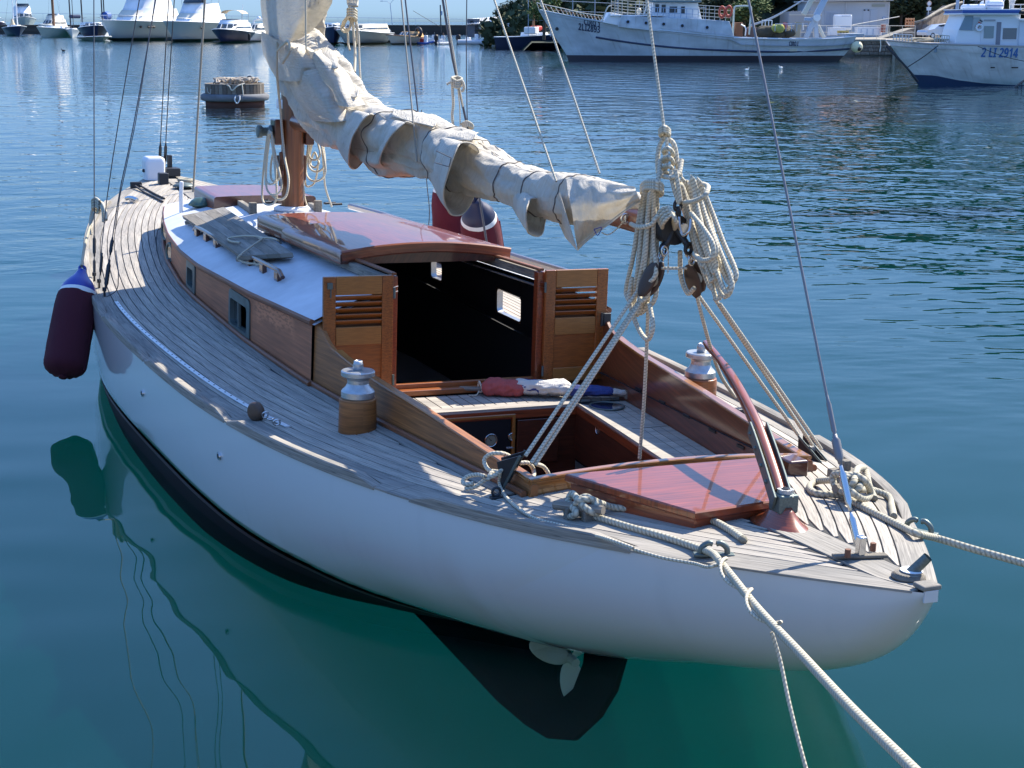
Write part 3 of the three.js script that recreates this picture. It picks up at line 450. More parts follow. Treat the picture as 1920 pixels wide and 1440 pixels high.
  for (const q of [-1, 1]) {
    const inn = (s) => q < 0 ? -in0(s) : in1(s);
    slat([[1.8, q * inn(1.8)], [3.80, q * inn(3.80)], [3.72, q * (inn(3.72) + 0.085)], [1.8, q * (inn(1.8) + 0.085)]], 0.655, teakOf(), 'seat_border');
    const cuts = [[1.8, 2.02, 1], [2.1, 3.2, 0], [3.28, 3.80, 0]];
    for (const [a0, a1, bord] of cuts) {
      if (!bord) slat([[a1 + sg, q * (inn(a1) + 0.09)], [a1 + sg, q * cw(a1)], [Math.min(a1 + 0.07, 3.806), q * cw(a1)], [Math.min(a1 + 0.07, 3.806), q * (inn(a1) + 0.09)]], 0.654, teakOf(), 'seat_border');
      for (let k = 0; k < 9; k++) { const f = (s) => Math.min(inn(s) + 0.089 + k * (0.049 + sg), cw(s)), g2 = (s) => Math.min(inn(s) + 0.089 + k * (0.049 + sg) + 0.052, cw(s)); if (g2(a1) - f(a1) < 0.008 && g2(a0) - f(a0) < 0.008) continue; slat([[a0, q * f(a0)], [a1, q * f(a1)], [a1, q * g2(a1)], [a0, q * g2(a0)]], 0.652, teakOf()); }
    }
  }
  // flush round glass in the bridge deck, ring pulls, instrument panel
  const q0 = Sh(1138, 762, 0.656), disc = cyl(0.095, 0.095, 0.006, q0.x, 0.657, q0.z, 32); const rim = part('deck_light', disc, M.darkGlass, ck); { const t = new THREE.TorusGeometry(0.097, 0.006, 8, 36); t.rotateX(PI / 2); t.translate(q0.x, 0.658, q0.z); part('deck_light_rim', t, M.bronze, ck); }
  for (const [px, py] of [[1124, 803], [1218, 858]]) { const v = Ss(px, py, 3.2), s = 3.4; let q1; for (const pp of [-0.5]) q1 = Sp(px, py, pp); const t = new THREE.TorusGeometry(0.022, 0.004, 6, 20); t.rotateY(PI / 2); t.scale(1, 1.5, 1); t.translate(q1.x - 0.012, q1.y, q1.z); part('ring_pull', [t, cyl(0.012, 0.012, 0.01, q1.x, q1.y + 0.03, q1.z, 10)], M.steel, ck); }
  const ip = new THREE.Group(); ip.name = 'instrument_panel'; boat.add(ip);
  part('panel', box(0.42, 0.26, 0.02, -0.10, 0.47, -3.825, 0.005), M.black, ip);
  part('panel_frame', [box(0.47, 0.02, 0.03, -0.10, 0.61, -3.82, 0.006), box(0.02, 0.28, 0.03, -0.325, 0.47, -3.82, 0.006), box(0.02, 0.28, 0.03, 0.125, 0.47, -3.82, 0.006)], M.trim, ip);
  const face = tex(128, 128, (u, v) => { const x = u - 0.5, y = v - 0.5, r = Math.hypot(x, y), a = Math.atan2(y, x); let c = 0.62; if (r > 0.36 && r < 0.44 && Math.abs(((a * 12 / PI) % 1 + 1) % 1 - 0.5) > 0.36) c = 0.05; if (Math.abs(x * 0.7 + y * 0.7) < 0.02 && r < 0.36 && x < 0.05) c = 0.04; if (r < 0.05) c = 0.05; return [c, c, c * 0.9]; });
  const fm = std(0.7, 0.68, 0.6, 0.4, { map: face });
  for (const [px, py, r] of [[921, 826, 0.036], [960, 819, 0.020]]) { const v = Ss(px, py, 3.81), d = new THREE.CircleGeometry(r, 28); d.translate(v.x, v.y, -3.812); part('dial', d, fm, ip); const t = new THREE.TorusGeometry(r, 0.004, 6, 30); t.translate(v.x, v.y, -3.811); part('bezel', t, M.steel, ip); }
  { const v = Ss(957, 833, 3.81); part('switch', box(0.05, 0.012, 0.01, v.x, v.y - 0.02, -3.81, 0.003), M.alu, ip); }
  part('locker_door', box(0.26, 0.26, 0.02, 0.28, 0.45, -3.826, 0.006), M.mahogDark, ck);
  // lazarette hatch
  const lz = new THREE.Group(); lz.name = 'lazarette_hatch'; boat.add(lz);
  const poly = [[1.60, 0.585], [1.60, -0.33], [1.03, -0.06], [0.985, 0.335]], g = extrude(poly.map(([s, p]) => [-p, s]), 0.022, 0.006); g.rotateX(-PI / 2); g.translate(0, 0.904, 0);
  { const a = g.attributes.position, u = g.attributes.uv; for (let i = 0; i < a.count; i++) u.setXY(i, a.getX(i), a.getZ(i)); }
  part('hatch_top', g, M.mahog, lz);
  const g2 = extrude(poly.map(([s, p]) => [-p * 0.97 - 0.005, (s - 1.3) * 0.96 + 1.3]), 0.11, 0); g2.rotateX(-PI / 2); g2.translate(0, 0.795, 0); part('hatch_coaming', g2, M.mahog, lz);
  part('hatch_edge', [bar([L(0.99, 0.32, 0.915), L(1.035, -0.06, 0.915)], 0.012, 0.024)], M.trim, lz);
}
const creased2 = (g) => { const c = toCreasedNormals(g.toNonIndexed(), 0.45); return c; };
// winches ---------------------------------------------------------------
{
  for (const [q, s, p, hb] of [[1, 3.245, 0.966, 0.905], [-1, 3.235, -0.968, 0.905]]) {
    const w = new THREE.Group(); w.name = 'winch'; boat.add(w); const tl = (g) => { g.translate(-p, hb, -s); return g; };
    part('drum', tl(creased2(lathe([[0.0, 0.0], [0.079, 0.0], [0.083, 0.006], [0.083, 0.034], [0.077, 0.042], [0.062, 0.056], [0.053, 0.074], [0.053, 0.092], [0.060, 0.104], [0.079, 0.110], [0.084, 0.114], [0.084, 0.134], [0.079, 0.139], [0, 0.139]], 44))), M.alu, w);
    part('drive_head', tl(lathe([[0, 0.139], [0.026, 0.139], [0.026, 0.170], [0.023, 0.174], [0.021, 0.186], [0.015, 0.188], [0.012, 0.176], [0, 0.176]], 24)), M.alu, w);
    const pad = tl(lathe([[0, 0.006], [0.088, 0.0], [0.092, -0.006], [0.096, -0.19], [0, -0.19]], 40)); part('winch_pad', pad, q > 0 ? M.varnOldC : M.varn, w);
  }
}
// tiller, rudder head ---------------------------------------------------
{
  const t = new THREE.Group(); t.name = 'tiller'; boat.add(t);
  const px = [[1470, 925], [1452, 868], [1430, 806], [1408, 758], [1385, 716], [1360, 678], [1330, 642]], pts = px.map(([x, y], i) => Sp(x - 8, y, -0.35 * Math.pow(i / 6, 1.15)));
  const cv = smooth(pts), N = 40, secs = [];
  for (let i = 0; i <= N; i++) { const u = i / N, c = cv.getPointAt(u), d = cv.getTangentAt(u), sd = new V3().crossVectors(d, new V3(0, 1, 0)).normalize(), up = new V3().crossVectors(sd, d), a = interp(u, [0, 0.3, 0.7, 0.75, 0.78, 0.95, 1], [0.023, 0.024, 0.020, 0.019, 0.0155, 0.0165, 0.011]), b = a * interp(u, [0, 0.4, 1], [1.25, 1.1, 0.95]); const sec = []; for (let k = 0; k < 14; k++) { const q = k / 14 * 2 * PI, e = (x) => Math.sign(x) * Math.pow(Math.abs(x), 0.75); sec.push(c.clone().addScaledVector(sd, a * e(Math.cos(q))).addScaledVector(up, b * e(Math.sin(q)))); } secs.push(sec); }
  part('tiller_bar', loft(secs), M.tillerWood ??= phys(0.38, 0.080, 0.026, 0.34, { map: rep(grainT, 0.8, 4), clearcoat: 1, clearcoatRoughness: 0.06 }), t);
  const dir = cv.getTangentAt(0.1), sd = new V3().crossVectors(dir, new V3(0, 1, 0)).normalize();
  for (const e of [-1, 1]) { const line = []; for (let i = 0; i <= 12; i++) { const u = lerp(0.0, 0.30, i / 12); line.push(cv.getPointAt(u).addScaledVector(sd, e * 0.034)); } line.unshift(line[0].clone().addScaledVector(dir, -0.055)); part('tiller_strap', bar(line, 0.009, 0.062, new V3(0, 1, 0), 0.002), M.bronze, t); for (const u of [0.05, 0.12, 0.20, 0.27]) { const g = new THREE.SphereGeometry(0.009, 10, 8); const c = cv.getPointAt(u).addScaledVector(sd, e * 0.039); g.translate(c.x, c.y, c.z); part('rivet', g, M.bronze, t); } }
  const c0 = cv.getPointAt(0), nut = new THREE.CylinderGeometry(0.034, 0.034, 0.02, 6), top = new V3(c0.x + 0.02, c0.y - 0.005, c0.z + 0.01);
  part('rudder_head', box(0.085, 0.075, 0.085, c0.x + 0.004, c0.y - 0.028, c0.z + 0.025, 0.01), M.bronze, t);
  const nb = cyl(0.033, 0.033, 0.016, c0.x + 0.006, c0.y + 0.018, c0.z + 0.03, 6); part('nut', nb, M.alu, t); part('nut_hole', cyl(0.017, 0.017, 0.004, c0.x + 0.006, c0.y + 0.027, c0.z + 0.03, 20), M.black, t);
  part('rudder_stock', cyl(0.03, 0.032, 0.12, 0, 0.93, -0.93, 20), M.bronze, t);
  const cone = lathe([[0, 0.085], [0.034, 0.085], [0.042, 0.07], [0.075, 0.03], [0.125, 0.004], [0.13, -0.01], [0, -0.01]], 40); cone.scale(0.75, 1, 1.35); cone.rotateY(0.0); cone.translate(0, 0.868, -0.90); part('stock_collar', cone, M.mahog, t);
}
// standing rigging --------------------------------------------------------
const rig = new THREE.Group(); rig.name = 'rigging'; boat.add(rig);
const HEAD = L(8.25, 0, 11.3);
function rigWire(pts, r, m = M.wire, name = 'stay') { return part(name, tube(pts, r, 6, pts.length === 2 ? 1 : undefined), m, rig); }
function extend(a, b, h) { const t = (h - a.y) / (b.y - a.y); return a.clone().lerp(b, t); }
function bottle(a, b, u0, u1, r, m = M.iron) {  // turnbuckle between two places on a wire
  const p = a.clone().lerp(b, u0), q = a.clone().lerp(b, u1), d = q.clone().sub(p), l = d.length(), g = lathe([[0, 0], [r * 0.5, 0], [r * 0.6, l * 0.12], [r, l * 0.2], [r, l * 0.8], [r * 0.6, l * 0.88], [r * 0.5, l], [0, l]], 12); g.applyQuaternion(new THREE.Quaternion().setFromUnitVectors(new V3(0, 1, 0), d.normalize())); g.translate(p.x, p.y, p.z); part('turnbuckle', g, m, rig);
}
{
  // port shrouds
  const A0 = onDeck(177, 527), A1 = Sp(176, 0, 1.36); rigWire([A0, extend(A0, A1, 8.9)], 0.0045); bottle(A0, A1, 0.02, 0.08, 0.011); bottle(A0, A1, 0.085, 0.16, 0.013);
  const B0 = onDeck(186, 540), Bm = Sp(199, 383, 1.45), B1 = Sp(267, 0, 1.17); rigWire([B0, Bm, extend(Bm, B1, 8.6)], 0.004); bottle(B0, Bm, 0.15, 0.42, 0.012);
  const C0 = onDeck(196, 556), C1 = Sp(211, 445, 1.46), C2 = Sp(224, 361, 1.40), C3 = Sp(249, 242, 1.28), C4 = Sp(290, 0, 1.05); rigWire([C0, C1, C2, C3, extend(C3, C4, 8.8)], 0.0042); bottle(C0, C1, 0.12, 0.62, 0.016); bottle(C0, C1, 0.7, 1.0, 0.013);
  const D2 = Sp(226, 361, 1.40), D3 = Sp(255, 225, 1.26), D4 = Sp(287, 0, 1.06); rigWire([Sp(216, 430, 1.44), D2, D3, extend(D3, D4, 8.8)], 0.0035); rigWire([Sp(217, 470, 1.46), Sp(222, 520, 1.5), onDeck(215, 548, 0.05), onDeck(200, 556, 0.03)], 0.0035);
  for (const v of [A0, B0, C0]) part('chainplate', [box(0.012, 0.10, 0.045, v.x, v.y + 0.01, v.z, 0.004), box(0.03, 0.03, 0.02, v.x, v.y + 0.055, v.z, 0.006)], M.iron, rig);
  // starboard shrouds
  for (const [s, x0, y0, x1, hh, rr] of [[7.72, 876, 219, 883, 8.9, 0.0045]]) { const a = L(s, -1.5, deckH(s, -1.5)), b = Ss(x0, y0, 7.9), c = Ss(x1, 0, 8.0); rigWire([a, b, extend(b, c, hh)], rr); }
  { const a = Ss(805, 408, 9.0), b = Ss(800, 340, 9.0), f = L(9.0, -1.42, deckH(9, -1.42)); rigWire([f, a, b, extend(a, b, 2.05)], 0.004); }
  // forestays with bottle screws at the stem
  const S0 = L(13.55, 0.0, 1.10); for (const [x0, x1, p] of [[301, 317.5, 0.0], [311, 328, -0.05]]) { const a = Ss(x0, 264, 13.5), b = Ss(x1, 0, 12.8), f = new V3(a.x, 1.10, -13.6); rigWire([f, a, extend(a, b, 10.8)], 0.0055); bottle(f, a, 0.25, 0.95, 0.017); }
  part('stem_fitting', [box(0.16, 0.09, 0.22, 0.04, 1.13, -13.45, 0.01), box(0.05, 0.22, 0.06, 0.03, 1.20, -13.5, 0.01), box(0.05, 0.20, 0.05, -0.04, 1.19, -13.55, 0.01)], M.iron, rig);
  // tan inner stay
  const R0 = onDeck(362, 360), R1 = Ss(384, 0, -onDeck(362, 360).z - 0.45); rigWire([R0, extend(R0, R1, 8.5)], 0.011, M.ropeBrown, 'inner_stay');
  // backstay with its turnbuckle and deck plate
  const K0 = Sp(1612, 1040, 0), K1 = Sp(1576, 870, 0), K2 = Sp(1405, 0, 0); rigWire([K0, K1, extend(K1, K2, 9.8)], 0.0055, M.stayWire ??= std(0.20, 0.20, 0.215, 0.5, { metalness: 0.35 }), 'backstay');
  bottle(K0, K1, 0.10, 0.46, 0.012, M.steel); bottle(K0, K1, 0.48, 0.98, 0.013, M.steel); bottle(K1, K2, 0.0, 0.06, 0.016, M.stayWire); bottle(K1, K2, 0.05, 0.14, 0.009, M.stayWire);
  const kp = onDeck(1612, 1048); const pg = box(0.20, 0.012, 0.035, 0, 0, 0, 0.004); pg.rotateY(-0.25); pg.translate(kp.x, kp.y + 0.012, kp.z); const o = part('backstay_plate', pg, M.greyWood, rig); part('backstay_tang', [box(0.03, 0.07, 0.03, kp.x, kp.y + 0.05, kp.z, 0.006)], M.steel, rig); for (const e of [-1, 1]) part('bolt', cyl(0.011, 0.011, 0.03, kp.x + e * 0.065, kp.y + 0.033, kp.z - e * 0.016, 6), M.rust ??= std(0.16, 0.07, 0.04, 0.8), rig);
  // topping lift and lazy jacks
  const line = (pts, r, m = M.rope, nm = 'line') => rigWire(pts, r, m, nm);
  { const a = Sp(1245, 240, 0), b = Sp(1212.5, 0, 0); line([a, extend(a, b, 9)], 0.0075, M.rope, 'topping_lift'); }
  { const a = Sp(1043, 340, 0.16), b = Sp(926.7, 0, 0.10); line([a, extend(a, b, 8)], 0.006, M.rope, 'lazy_jack'); }
  { const a = Sp(1124, 325, -0.05), b = Sp(1013.7, 0, -0.03); line([a, extend(a, b, 8)], 0.006, M.rope, 'lazy_jack'); }
  { const a = Sp(782, 303, 0.22), b = Sp(752.5, 0, 0.12); line([a, extend(a, b, 8)], 0.005, M.ropeBrown, 'lazy_jack'); }
  { const a = Sp(784, 212, -0.05), b = Sp(760, 0, -0.06); line([a, extend(a, b, 8)], 0.0055, M.wire, 'lazy_jack'); }
  { const a = Sp(574, 94, 0.36), b = Sp(573, 0, 0.36); line([a, extend(a, b, 6)], 0.0055, M.rope, 'halyard'); }
  // running backstay on the starboard side, hitched with a white lashing
  { const a = L(7.4, -1.46, deckH(7.4, -1.46, 0.02)), b = Ss(875, 232, 7.6), c = Ss(845, 90, 7.8), d = Ss(832, 0, 7.9); line([a, b, c, extend(c, d, 8.8)], 0.010, M.wire, 'running_backstay'); line([Ss(868, 200, 7.61), Ss(841, 40, 7.85), extend(Ss(841, 40, 7.85), Ss(836, 0, 7.9), 8.8)], 0.006, M.rope, 'running_backstay_tail');
    const kn = []; for (let i = 0; i < 4; i++) { const y = 147 + i * 4; kn.push(tube([Ss(847, y, 7.6), Ss(856, y + 5, 7.58), Ss(866, y + 1, 7.6), Ss(857, y - 3, 7.66)], 0.010, 6, 24, true)); } kn.push(tube([Ss(856, 160, 7.6), Ss(866, 152, 7.58), Ss(870, 165, 7.57), Ss(866, 172, 7.58)], 0.011, 6), tube([Ss(848, 162, 7.6), Ss(850, 195, 7.6), Ss(848, 215, 7.6), Ss(850, 238, 7.6)], 0.011, 6), tube([Ss(858, 160, 7.6), Ss(862, 200, 7.6), Ss(863, 240, 7.6)], 0.005, 6), tube([Ss(838, 158, 7.58), Ss(848, 152, 7.58)], 0.010, 6)); part('lashing', kn, M.rope, rig);
    const kn2 = []; for (let i = 0; i < 5; i++) kn2.push(tube([Ss(866 + i, 232 + i * 3, 7.6), Ss(876, 228 + i * 2, 7.58), Ss(887, 236 + i, 7.6), Ss(876, 240 + i, 7.64)], 0.009, 6, 20, true)); part('lashing', kn2, M.rope, rig); }
}
// mast and boom --------------------------------------------------------------
{
  const mast = new THREE.Group(); mast.name = 'mast'; boat.add(mast);
  const mw = M.mastWood = phys(0.30, 0.095, 0.030, 0.36, { map: rep(grainT, 0.35, 1.6), clearcoat: 0.7, clearcoatRoughness: 0.12 });
  const secs = []; for (let i = 0; i <= 24; i++) { const h = lerp(1.22, 11.5, i / 24), k = h < 7 ? 1 : lerp(1, 0.55, (h - 7) / 4.5), s = 8.12 + (h - 1.3) * 0.012, sec = []; for (let a = 0; a < 20; a++) { const q = a / 20 * 2 * PI; sec.push(L(s + 0.105 * k * Math.sin(q), 0.088 * k * Math.cos(q), h)); } secs.push(sec); }
  part('spar', loft(secs), mw, mast);
  const col = lathe([[0.10, 0], [0.15, 0], [0.15, 0.02], [0.125, 0.035], [0.11, 0.04]], 32); col.translate(0, 1.285, -8.12); part('mast_collar', col, M.white, mast);
  const bandc = Sp(545, 195, 0); const bd = lathe([[0.098, -0.035], [0.112, -0.035], [0.112, 0.035], [0.098, 0.035]], 28); bd.translate(0, bandc.y, bandc.z); part('mast_band', bd, M.white, mast);
  part('track_plate', box(0.05, 0.14, 0.012, 0.0, bandc.y + 0.05, bandc.z + 0.115, 0.003), M.white, mast);
  const wb = L(8.14, 0, 1.905); for (const q of [-1, 1]) { part('winch_chock', box(0.07, 0.20, 0.15, -q * 0.125, 1.905, -8.13, 0.012), M.mahogDark, mast); const d = lathe([[0, 0], [0.05, 0], [0.052, 0.02], [0.035, 0.035], [0.034, 0.075], [0.050, 0.09], [0.052, 0.115], [0.046, 0.12], [0, 0.12]], 24); d.rotateZ(q * PI / 2); d.translate(-q * 0.16, 1.905, -8.13); part('halyard_winch', d, M.bronze, mast); }
  for (const [x, y, l] of [[516, 300, 0.16], [518, 320, 0.22]]) { const c = Sp(x, y, 0.1); part('cleat', [box(0.03, l, 0.03, -0.105, c.y, -8.08, 0.008), box(0.025, 0.04, 0.03, -0.092, c.y, -8.08, 0.006)], M.mahogDark, mast); }
  for (const q of [-1, 1]) part('cleat', [box(0.028, 0.2, 0.03, -q * 0.105, 1.62, -8.16, 0.008)], M.mahogDark, mast);
  const boom = new THREE.Group(); boom.name = 'boom'; boat.add(boom);
  const b0 = Sp(640, 265, 0), bE = Sp(1256, 428, 0), bd2 = bE.clone().sub(L(7.98, 0, 1.99)).normalize(); part('spar', tube([L(7.98, 0, 1.99), bE], 0.062, 20), mw, boom);
  part('gooseneck', [box(0.05, 0.07, 0.10, 0, 1.99, -8.03, 0.01)], M.bronze, boom);
  const bandG = new THREE.CylinderGeometry(0.066, 0.066, 0.10, 24); bandG.applyQuaternion(new THREE.Quaternion().setFromUnitVectors(new V3(0, 1, 0), bd2)); bandG.translate(bE.x, bE.y, bE.z); part('boom_end_cap', bandG, M.iron, boom);
  // hanger with three ears for the sheet blocks
  const ear = (pts, r) => part('boom_end_ear', tube(pts, r, 8), M.iron, boom);
  const c = Sp(1264, 425, 0); ear([c.clone(), Sp(1272, 398, 0), Sp(1271, 388, 0)], 0.013); ear([c.clone(), Sp(1252, 455, 0.03), Sp(1247, 462, 0.03)], 0.014); ear([c.clone(), Sp(1284, 452, -0.03), Sp(1290, 462, -0.04)], 0.014);
  for (const [x, y, p] of [[1245, 466, 0.03], [1291, 466, -0.04], [1271, 385, 0]]) { const t = new THREE.TorusGeometry(0.022, 0.008, 8, 20); const v = Sp(x, y, p); t.rotateY(0.4); t.translate(v.x, v.y, v.z); part('eye', t, M.iron, boom); }
  const pin = cyl(0.02, 0.02, 0.03, 0, 0, 0, 16); pin.rotateX(PI / 2); const pv = Sp(1268, 424, 0); pin.translate(pv.x, pv.y, pv.z + 0.06); part('pin', pin, M.steel, boom);
  const sh = tube([Sp(1258, 404, 0.02), Sp(1260, 425, 0.03), Sp(1266, 437, 0.03), Sp(1276, 430, 0.02), Sp(1280, 408, 0)], 0.006, 8); sh.translate(0, 0, 0.07); part('shackle', sh, M.steel, boom);
  // outhaul eye on the boom
  const oe = new THREE.TorusGeometry(0.02, 0.006, 8, 18); const ov = Sp(1173, 410, 0.07); oe.translate(ov.x, ov.y, ov.z); part('outhaul_eye', [oe, cyl(0.008, 0.008, 0.03, ov.x, ov.y, ov.z, 8)], M.steel, boom);
}
// the mainsail, lowered and tied along the boom --------------------------------
{
  const sail = new THREE.Group(); sail.name = 'mainsail'; boat.add(sail);
  const cloth = M.cloth = phys(0.74, 0.665, 0.535, 0.85, { transmission: 0.26, thickness: 0, map: rep(mottleT, 0.9, 0.9), bumpMap: rep(weaveT, 1.6, 1.6), bumpScale: 0.02 });
  const tieM2 = std(0.40, 0.35, 0.28, 0.9), tieM = std(0.10, 0.085, 0.08, 0.9);
  // stations: centre pixel, half height in pixels square to the run, half thickness over half height, sideways offset
  const ST = [[560, -70, 62, .7, -.06], [560, -50, 70, .7, -.06], [560, -30, 70, .7, -.06], [560, 0, 68, .7, -.06], [556, 50, 62, .75, -.05], [556, 95, 60, .75, -.05], [575, 130, 66, .75, -.06], [600, 165, 70, .75, -.06], [628, 200, 66, .75, -.06], [660, 230, 58, .8, -.03], [700, 252, 56, .9, 0], [740, 268, 64, .95, .05], [785, 272, 58, 1.0, .05], [830, 288, 54, 1.0, .04], [870, 306, 56, .95, .04], [910, 322, 48, 1.0, .03], [955, 342, 42, 1.05, .03], [1000, 358, 42, 1.0, .02], [1050, 368, 50, .9, .02], [1100, 374, 48, .85, .02], [1150, 380, 40, .8, .01], [1190, 384, 26, .8, 0], [1215, 388, 14, .8, 0]];
  const C = ST.map(([x, y, r, k, p]) => Sp(x, y, p)), cv = new THREE.CatmullRomCurve3(C, false, 'centripetal');
  const N = 330, K = 110, rows = [];
  for (let i = 0; i <= N; i++) {
    const u = i / N, f = u * (ST.length - 1), a = Math.min(ST.length - 2, Math.floor(f)), t = f - a, sm = t * t * (3 - 2 * t);
    const c = cv.getPoint(u), d = cv.getTangent(u), side = new V3(-1, 0, 0), up = new V3().crossVectors(side, d).normalize(); if (up.y < 0 && i > 120) up.negate(); const sd = new V3().crossVectors(d, up).normalize(); if (sd.x > 0) sd.negate();
    const dep = c.distanceTo(B_CAM) * 0.985, r = lerp(ST[a][2], ST[a + 1][2], sm) / FPX * dep, kk = lerp(ST[a][3], ST[a + 1][3], sm), row = [];
    for (let j = 0; j <= K; j++) {
      const q = j / K * 2 * PI, al = u * 26;
      // soft rolls across the run, pulled in where the ties go round
      const tie = Math.exp(-Math.pow(((al * 0.55) % 1 + 1) % 1 - 0.5, 2) * 120) * (u > 0.42 ? 1 : 0.35);
      const rg = (x) => 1 - Math.abs(x) * 2.2, cx = Math.cos(q), cy = Math.sin(q);
      let n = 0.17 * noise(al * 0.6 + 1.3 * cy + 3, cx * 1.1 + cy * 1.6, 61) + 0.085 * rg(noise(al * 1.1 + cx * 1.2, cy * 1.8 + cx + 7, 62)) + 0.022 * rg(noise(al * 2.2 + cy * 2.6, cx * 2.2 + 5, 63)) + 0.006 * noise(al * 6, cx * 5 + cy * 5, 64);
      n *= u < 0.45 ? 1.35 : u > 0.78 ? 0.55 : 1; n -= 0.10 * tie;
      const w = r * (1 + n) * 0.93; row.push(c.clone().addScaledVector(up, w * Math.sign(cy) * Math.pow(Math.abs(cy), 0.85)).addScaledVector(sd, w * kk * Math.sign(cx) * Math.pow(Math.abs(cx), 0.85)));
    }
    row[K] = row[0].clone(); rows.push(row);
  }
  const body = grid(rows); part('sail_bundle', body, cloth, sail);
  // seams of the sail cloths running along the bundle
  for (const [j, a, b] of [[12, 20, 150], [30, 150, 300], [22, 90, 240], [48, 30, 140], [38, 200, 310], [100, 60, 180]]) { const pts = []; for (let i = a; i <= b; i += 4) pts.push(rows[i][(j + Math.round(6 * Math.sin(i * 0.05 + j))) % K]); part('sail_seam', tube(pts, 0.0018, 5, (b - a)), tieM2, sail); }
  // sail ties: thin bands round the bundle
  for (const i of [168, 196, 214, 240, 262, 277]) { const ring = rows[i].map((p, j) => p.clone().lerp(rows[Math.min(N, i + Math.round(4 * Math.sin(j / K * 2 * PI + i)))][j], 0.7)); const c = ring.reduce((a, b) => a.add(b), new V3()).divideScalar(ring.length); part('sail_tie', tube(ring.filter((_, j) => j % 3 === 0).map((p) => p.clone().sub(c).multiplyScalar(1.012).add(c)), 0.0035, 6, 120, true), tieM, sail); }
  // folds of cloth that hang from the ties: funnels that open towards the stern, with a turned hem
  function funnel(T, Bt, w, apex, pL, pR, seed, name = 'sail_fold') {   // rim from T to Bt (pixels), half width w; apex: [x, y, half height, p]
    const n = 16, m = 48, rws = [], ax = [Bt[0] - T[0], Bt[1] - T[1]], ln = Math.hypot(...ax), nx = [-ax[1] / ln, ax[0] / ln];
    for (let i = 0; i <= n; i++) {
      const u = i / n, e = Math.pow(u, 0.75), row = [];
      for (let j = 0; j <= m; j++) {
        const q = j / m * 2 * PI, c = Math.cos(q), s = Math.sin(q), sq = Math.sign(s) * Math.pow(Math.abs(s), 0.8);
        const rx = (T[0] + Bt[0]) / 2 - ax[0] / 2 * c + nx[0] * w * sq, ry = (T[1] + Bt[1]) / 2 - ax[1] / 2 * c + nx[1] * w * sq;
        const x0 = apex[0] + nx[0] * w * 0.35 * sq, y0 = apex[1] - apex[2] * c, wob = 4 * noise(Math.cos(q) * 1.3 + seed, Math.sin(q) * 1.3 + u * 2, 71) * u;
        const bulge = Math.sin(PI * u) * 6 * (1 - c) * 0.5;
        const p = lerp(apex[3], lerp(pL, pR, 0.5 - 0.5 * (nx[0] > 0 ? -1 : 1) * sq), e) + 0.012 * noise(u * 4 + seed, Math.cos(q) * 2, 73);
        row.push(Sp(lerp(x0, rx, e) + wob, lerp(y0, ry, e) + bulge + wob * 0.6, p));
      }
      row[m] = row[0].clone(); rws.push(row);
    }
    part(name, grid(rws), cloth, sail);
    part('fold_hem', tube(rws[n].filter((_, j) => j % 3 === 0 && j < m), 0.0045, 6, 90, true), cloth, sail);
  }
  funnel([697, 214], [660, 316], 17, [622, 222, 28, 0.06], 0.34, 0.10, 1);
  funnel([772, 232], [716, 310], 17, [700, 252, 34, 0.06], 0.33, 0.10, 2);
  funnel([880, 268], [852, 404], 30, [800, 282, 34, 0.06], 0.34, 0.06, 3);
  funnel([1006, 372], [1004, 442], 20, [955, 356, 18, 0.05], 0.24, 0.02, 4);
  // tongues of cloth standing proud along the top of the bundle
  const tongue = (pts, p0, seed) => { const rws = []; for (const [x0, y0, x1, y1] of pts) { const r = []; for (let j = 0; j <= 10; j++) { const v = j / 10; r.push(Sp(lerp(x0, x1, v), lerp(y0, y1, v) - 5 * Math.sin(PI * v), p0 - 0.14 * v + 0.02 * noise(x0 * 0.05, v * 3, seed))); } rws.push(r); } part('sail_tongue', grid(rws), cloth, sail); part('tongue_hem', tube(rws.map((r) => r[0]).concat([rws[rws.length - 1][5], rws[rws.length - 1][10]]), 0.004, 6, 30), cloth, sail); };
  tongue([[735, 218, 740, 205], [765, 226, 772, 210], [790, 232, 800, 213], [806, 236, 814, 224], [814, 238, 818, 234]], 0.16, 101);
  tongue([[586, 118, 592, 92], [604, 122, 612, 88], [622, 126, 630, 98], [632, 128, 634, 112]], 0.20, 103);
  tongue([[640, 178, 648, 158], [654, 180, 664, 156], [668, 182, 676, 166]], 0.16, 104);
  tongue([[826, 262, 832, 248], [850, 262, 858, 246], [872, 262, 882, 243], [888, 262, 896, 249]], 0.16, 102);
  // the stiff corner of the sail hanging over the boom end, with its sewn patch
  {
    const n = 22, A = [1046, 366], B = [1083, 471], Cc = [1206, 362], T = [1062, 334], rws = [];
    for (let i = 0; i <= n; i++) { const u = i / n, row = []; for (let j = 0; j <= n; j++) { const v = j / n; const x0 = lerp(T[0], 1190, u), y0 = lerp(T[1], 350, u), x1 = lerp(B[0], 1200, u), y1 = lerp(B[1], 378, Math.pow(u, 0.9)); row.push(Sp(lerp(x0, x1, v) + 2 * noise(u * 3, v * 3, 81), lerp(y0, y1, v), 0.13 + 0.09 * Math.sin(PI * Math.min(1, v * 1.1)) * (1 - u * 0.8) + 0.012 * noise(u * 6, v * 5, 82))); } rws.push(row); }
    part('clew_fold', grid(rws), cloth, sail);
    const r2 = []; for (let i = 0; i <= 12; i++) { const u = i / 12, row = []; for (let j = 0; j <= 12; j++) { const v = j / 12; row.push(Sp(lerp(lerp(1050, 1083, v), lerp(1030, 1060, v), u), lerp(lerp(360, 471, v), lerp(380, 446, v), u), 0.17 - 0.16 * u + 0.01 * noise(u * 5, v * 4, 83))); } r2.push(row); } part('clew_fold', grid(r2), cloth, sail);
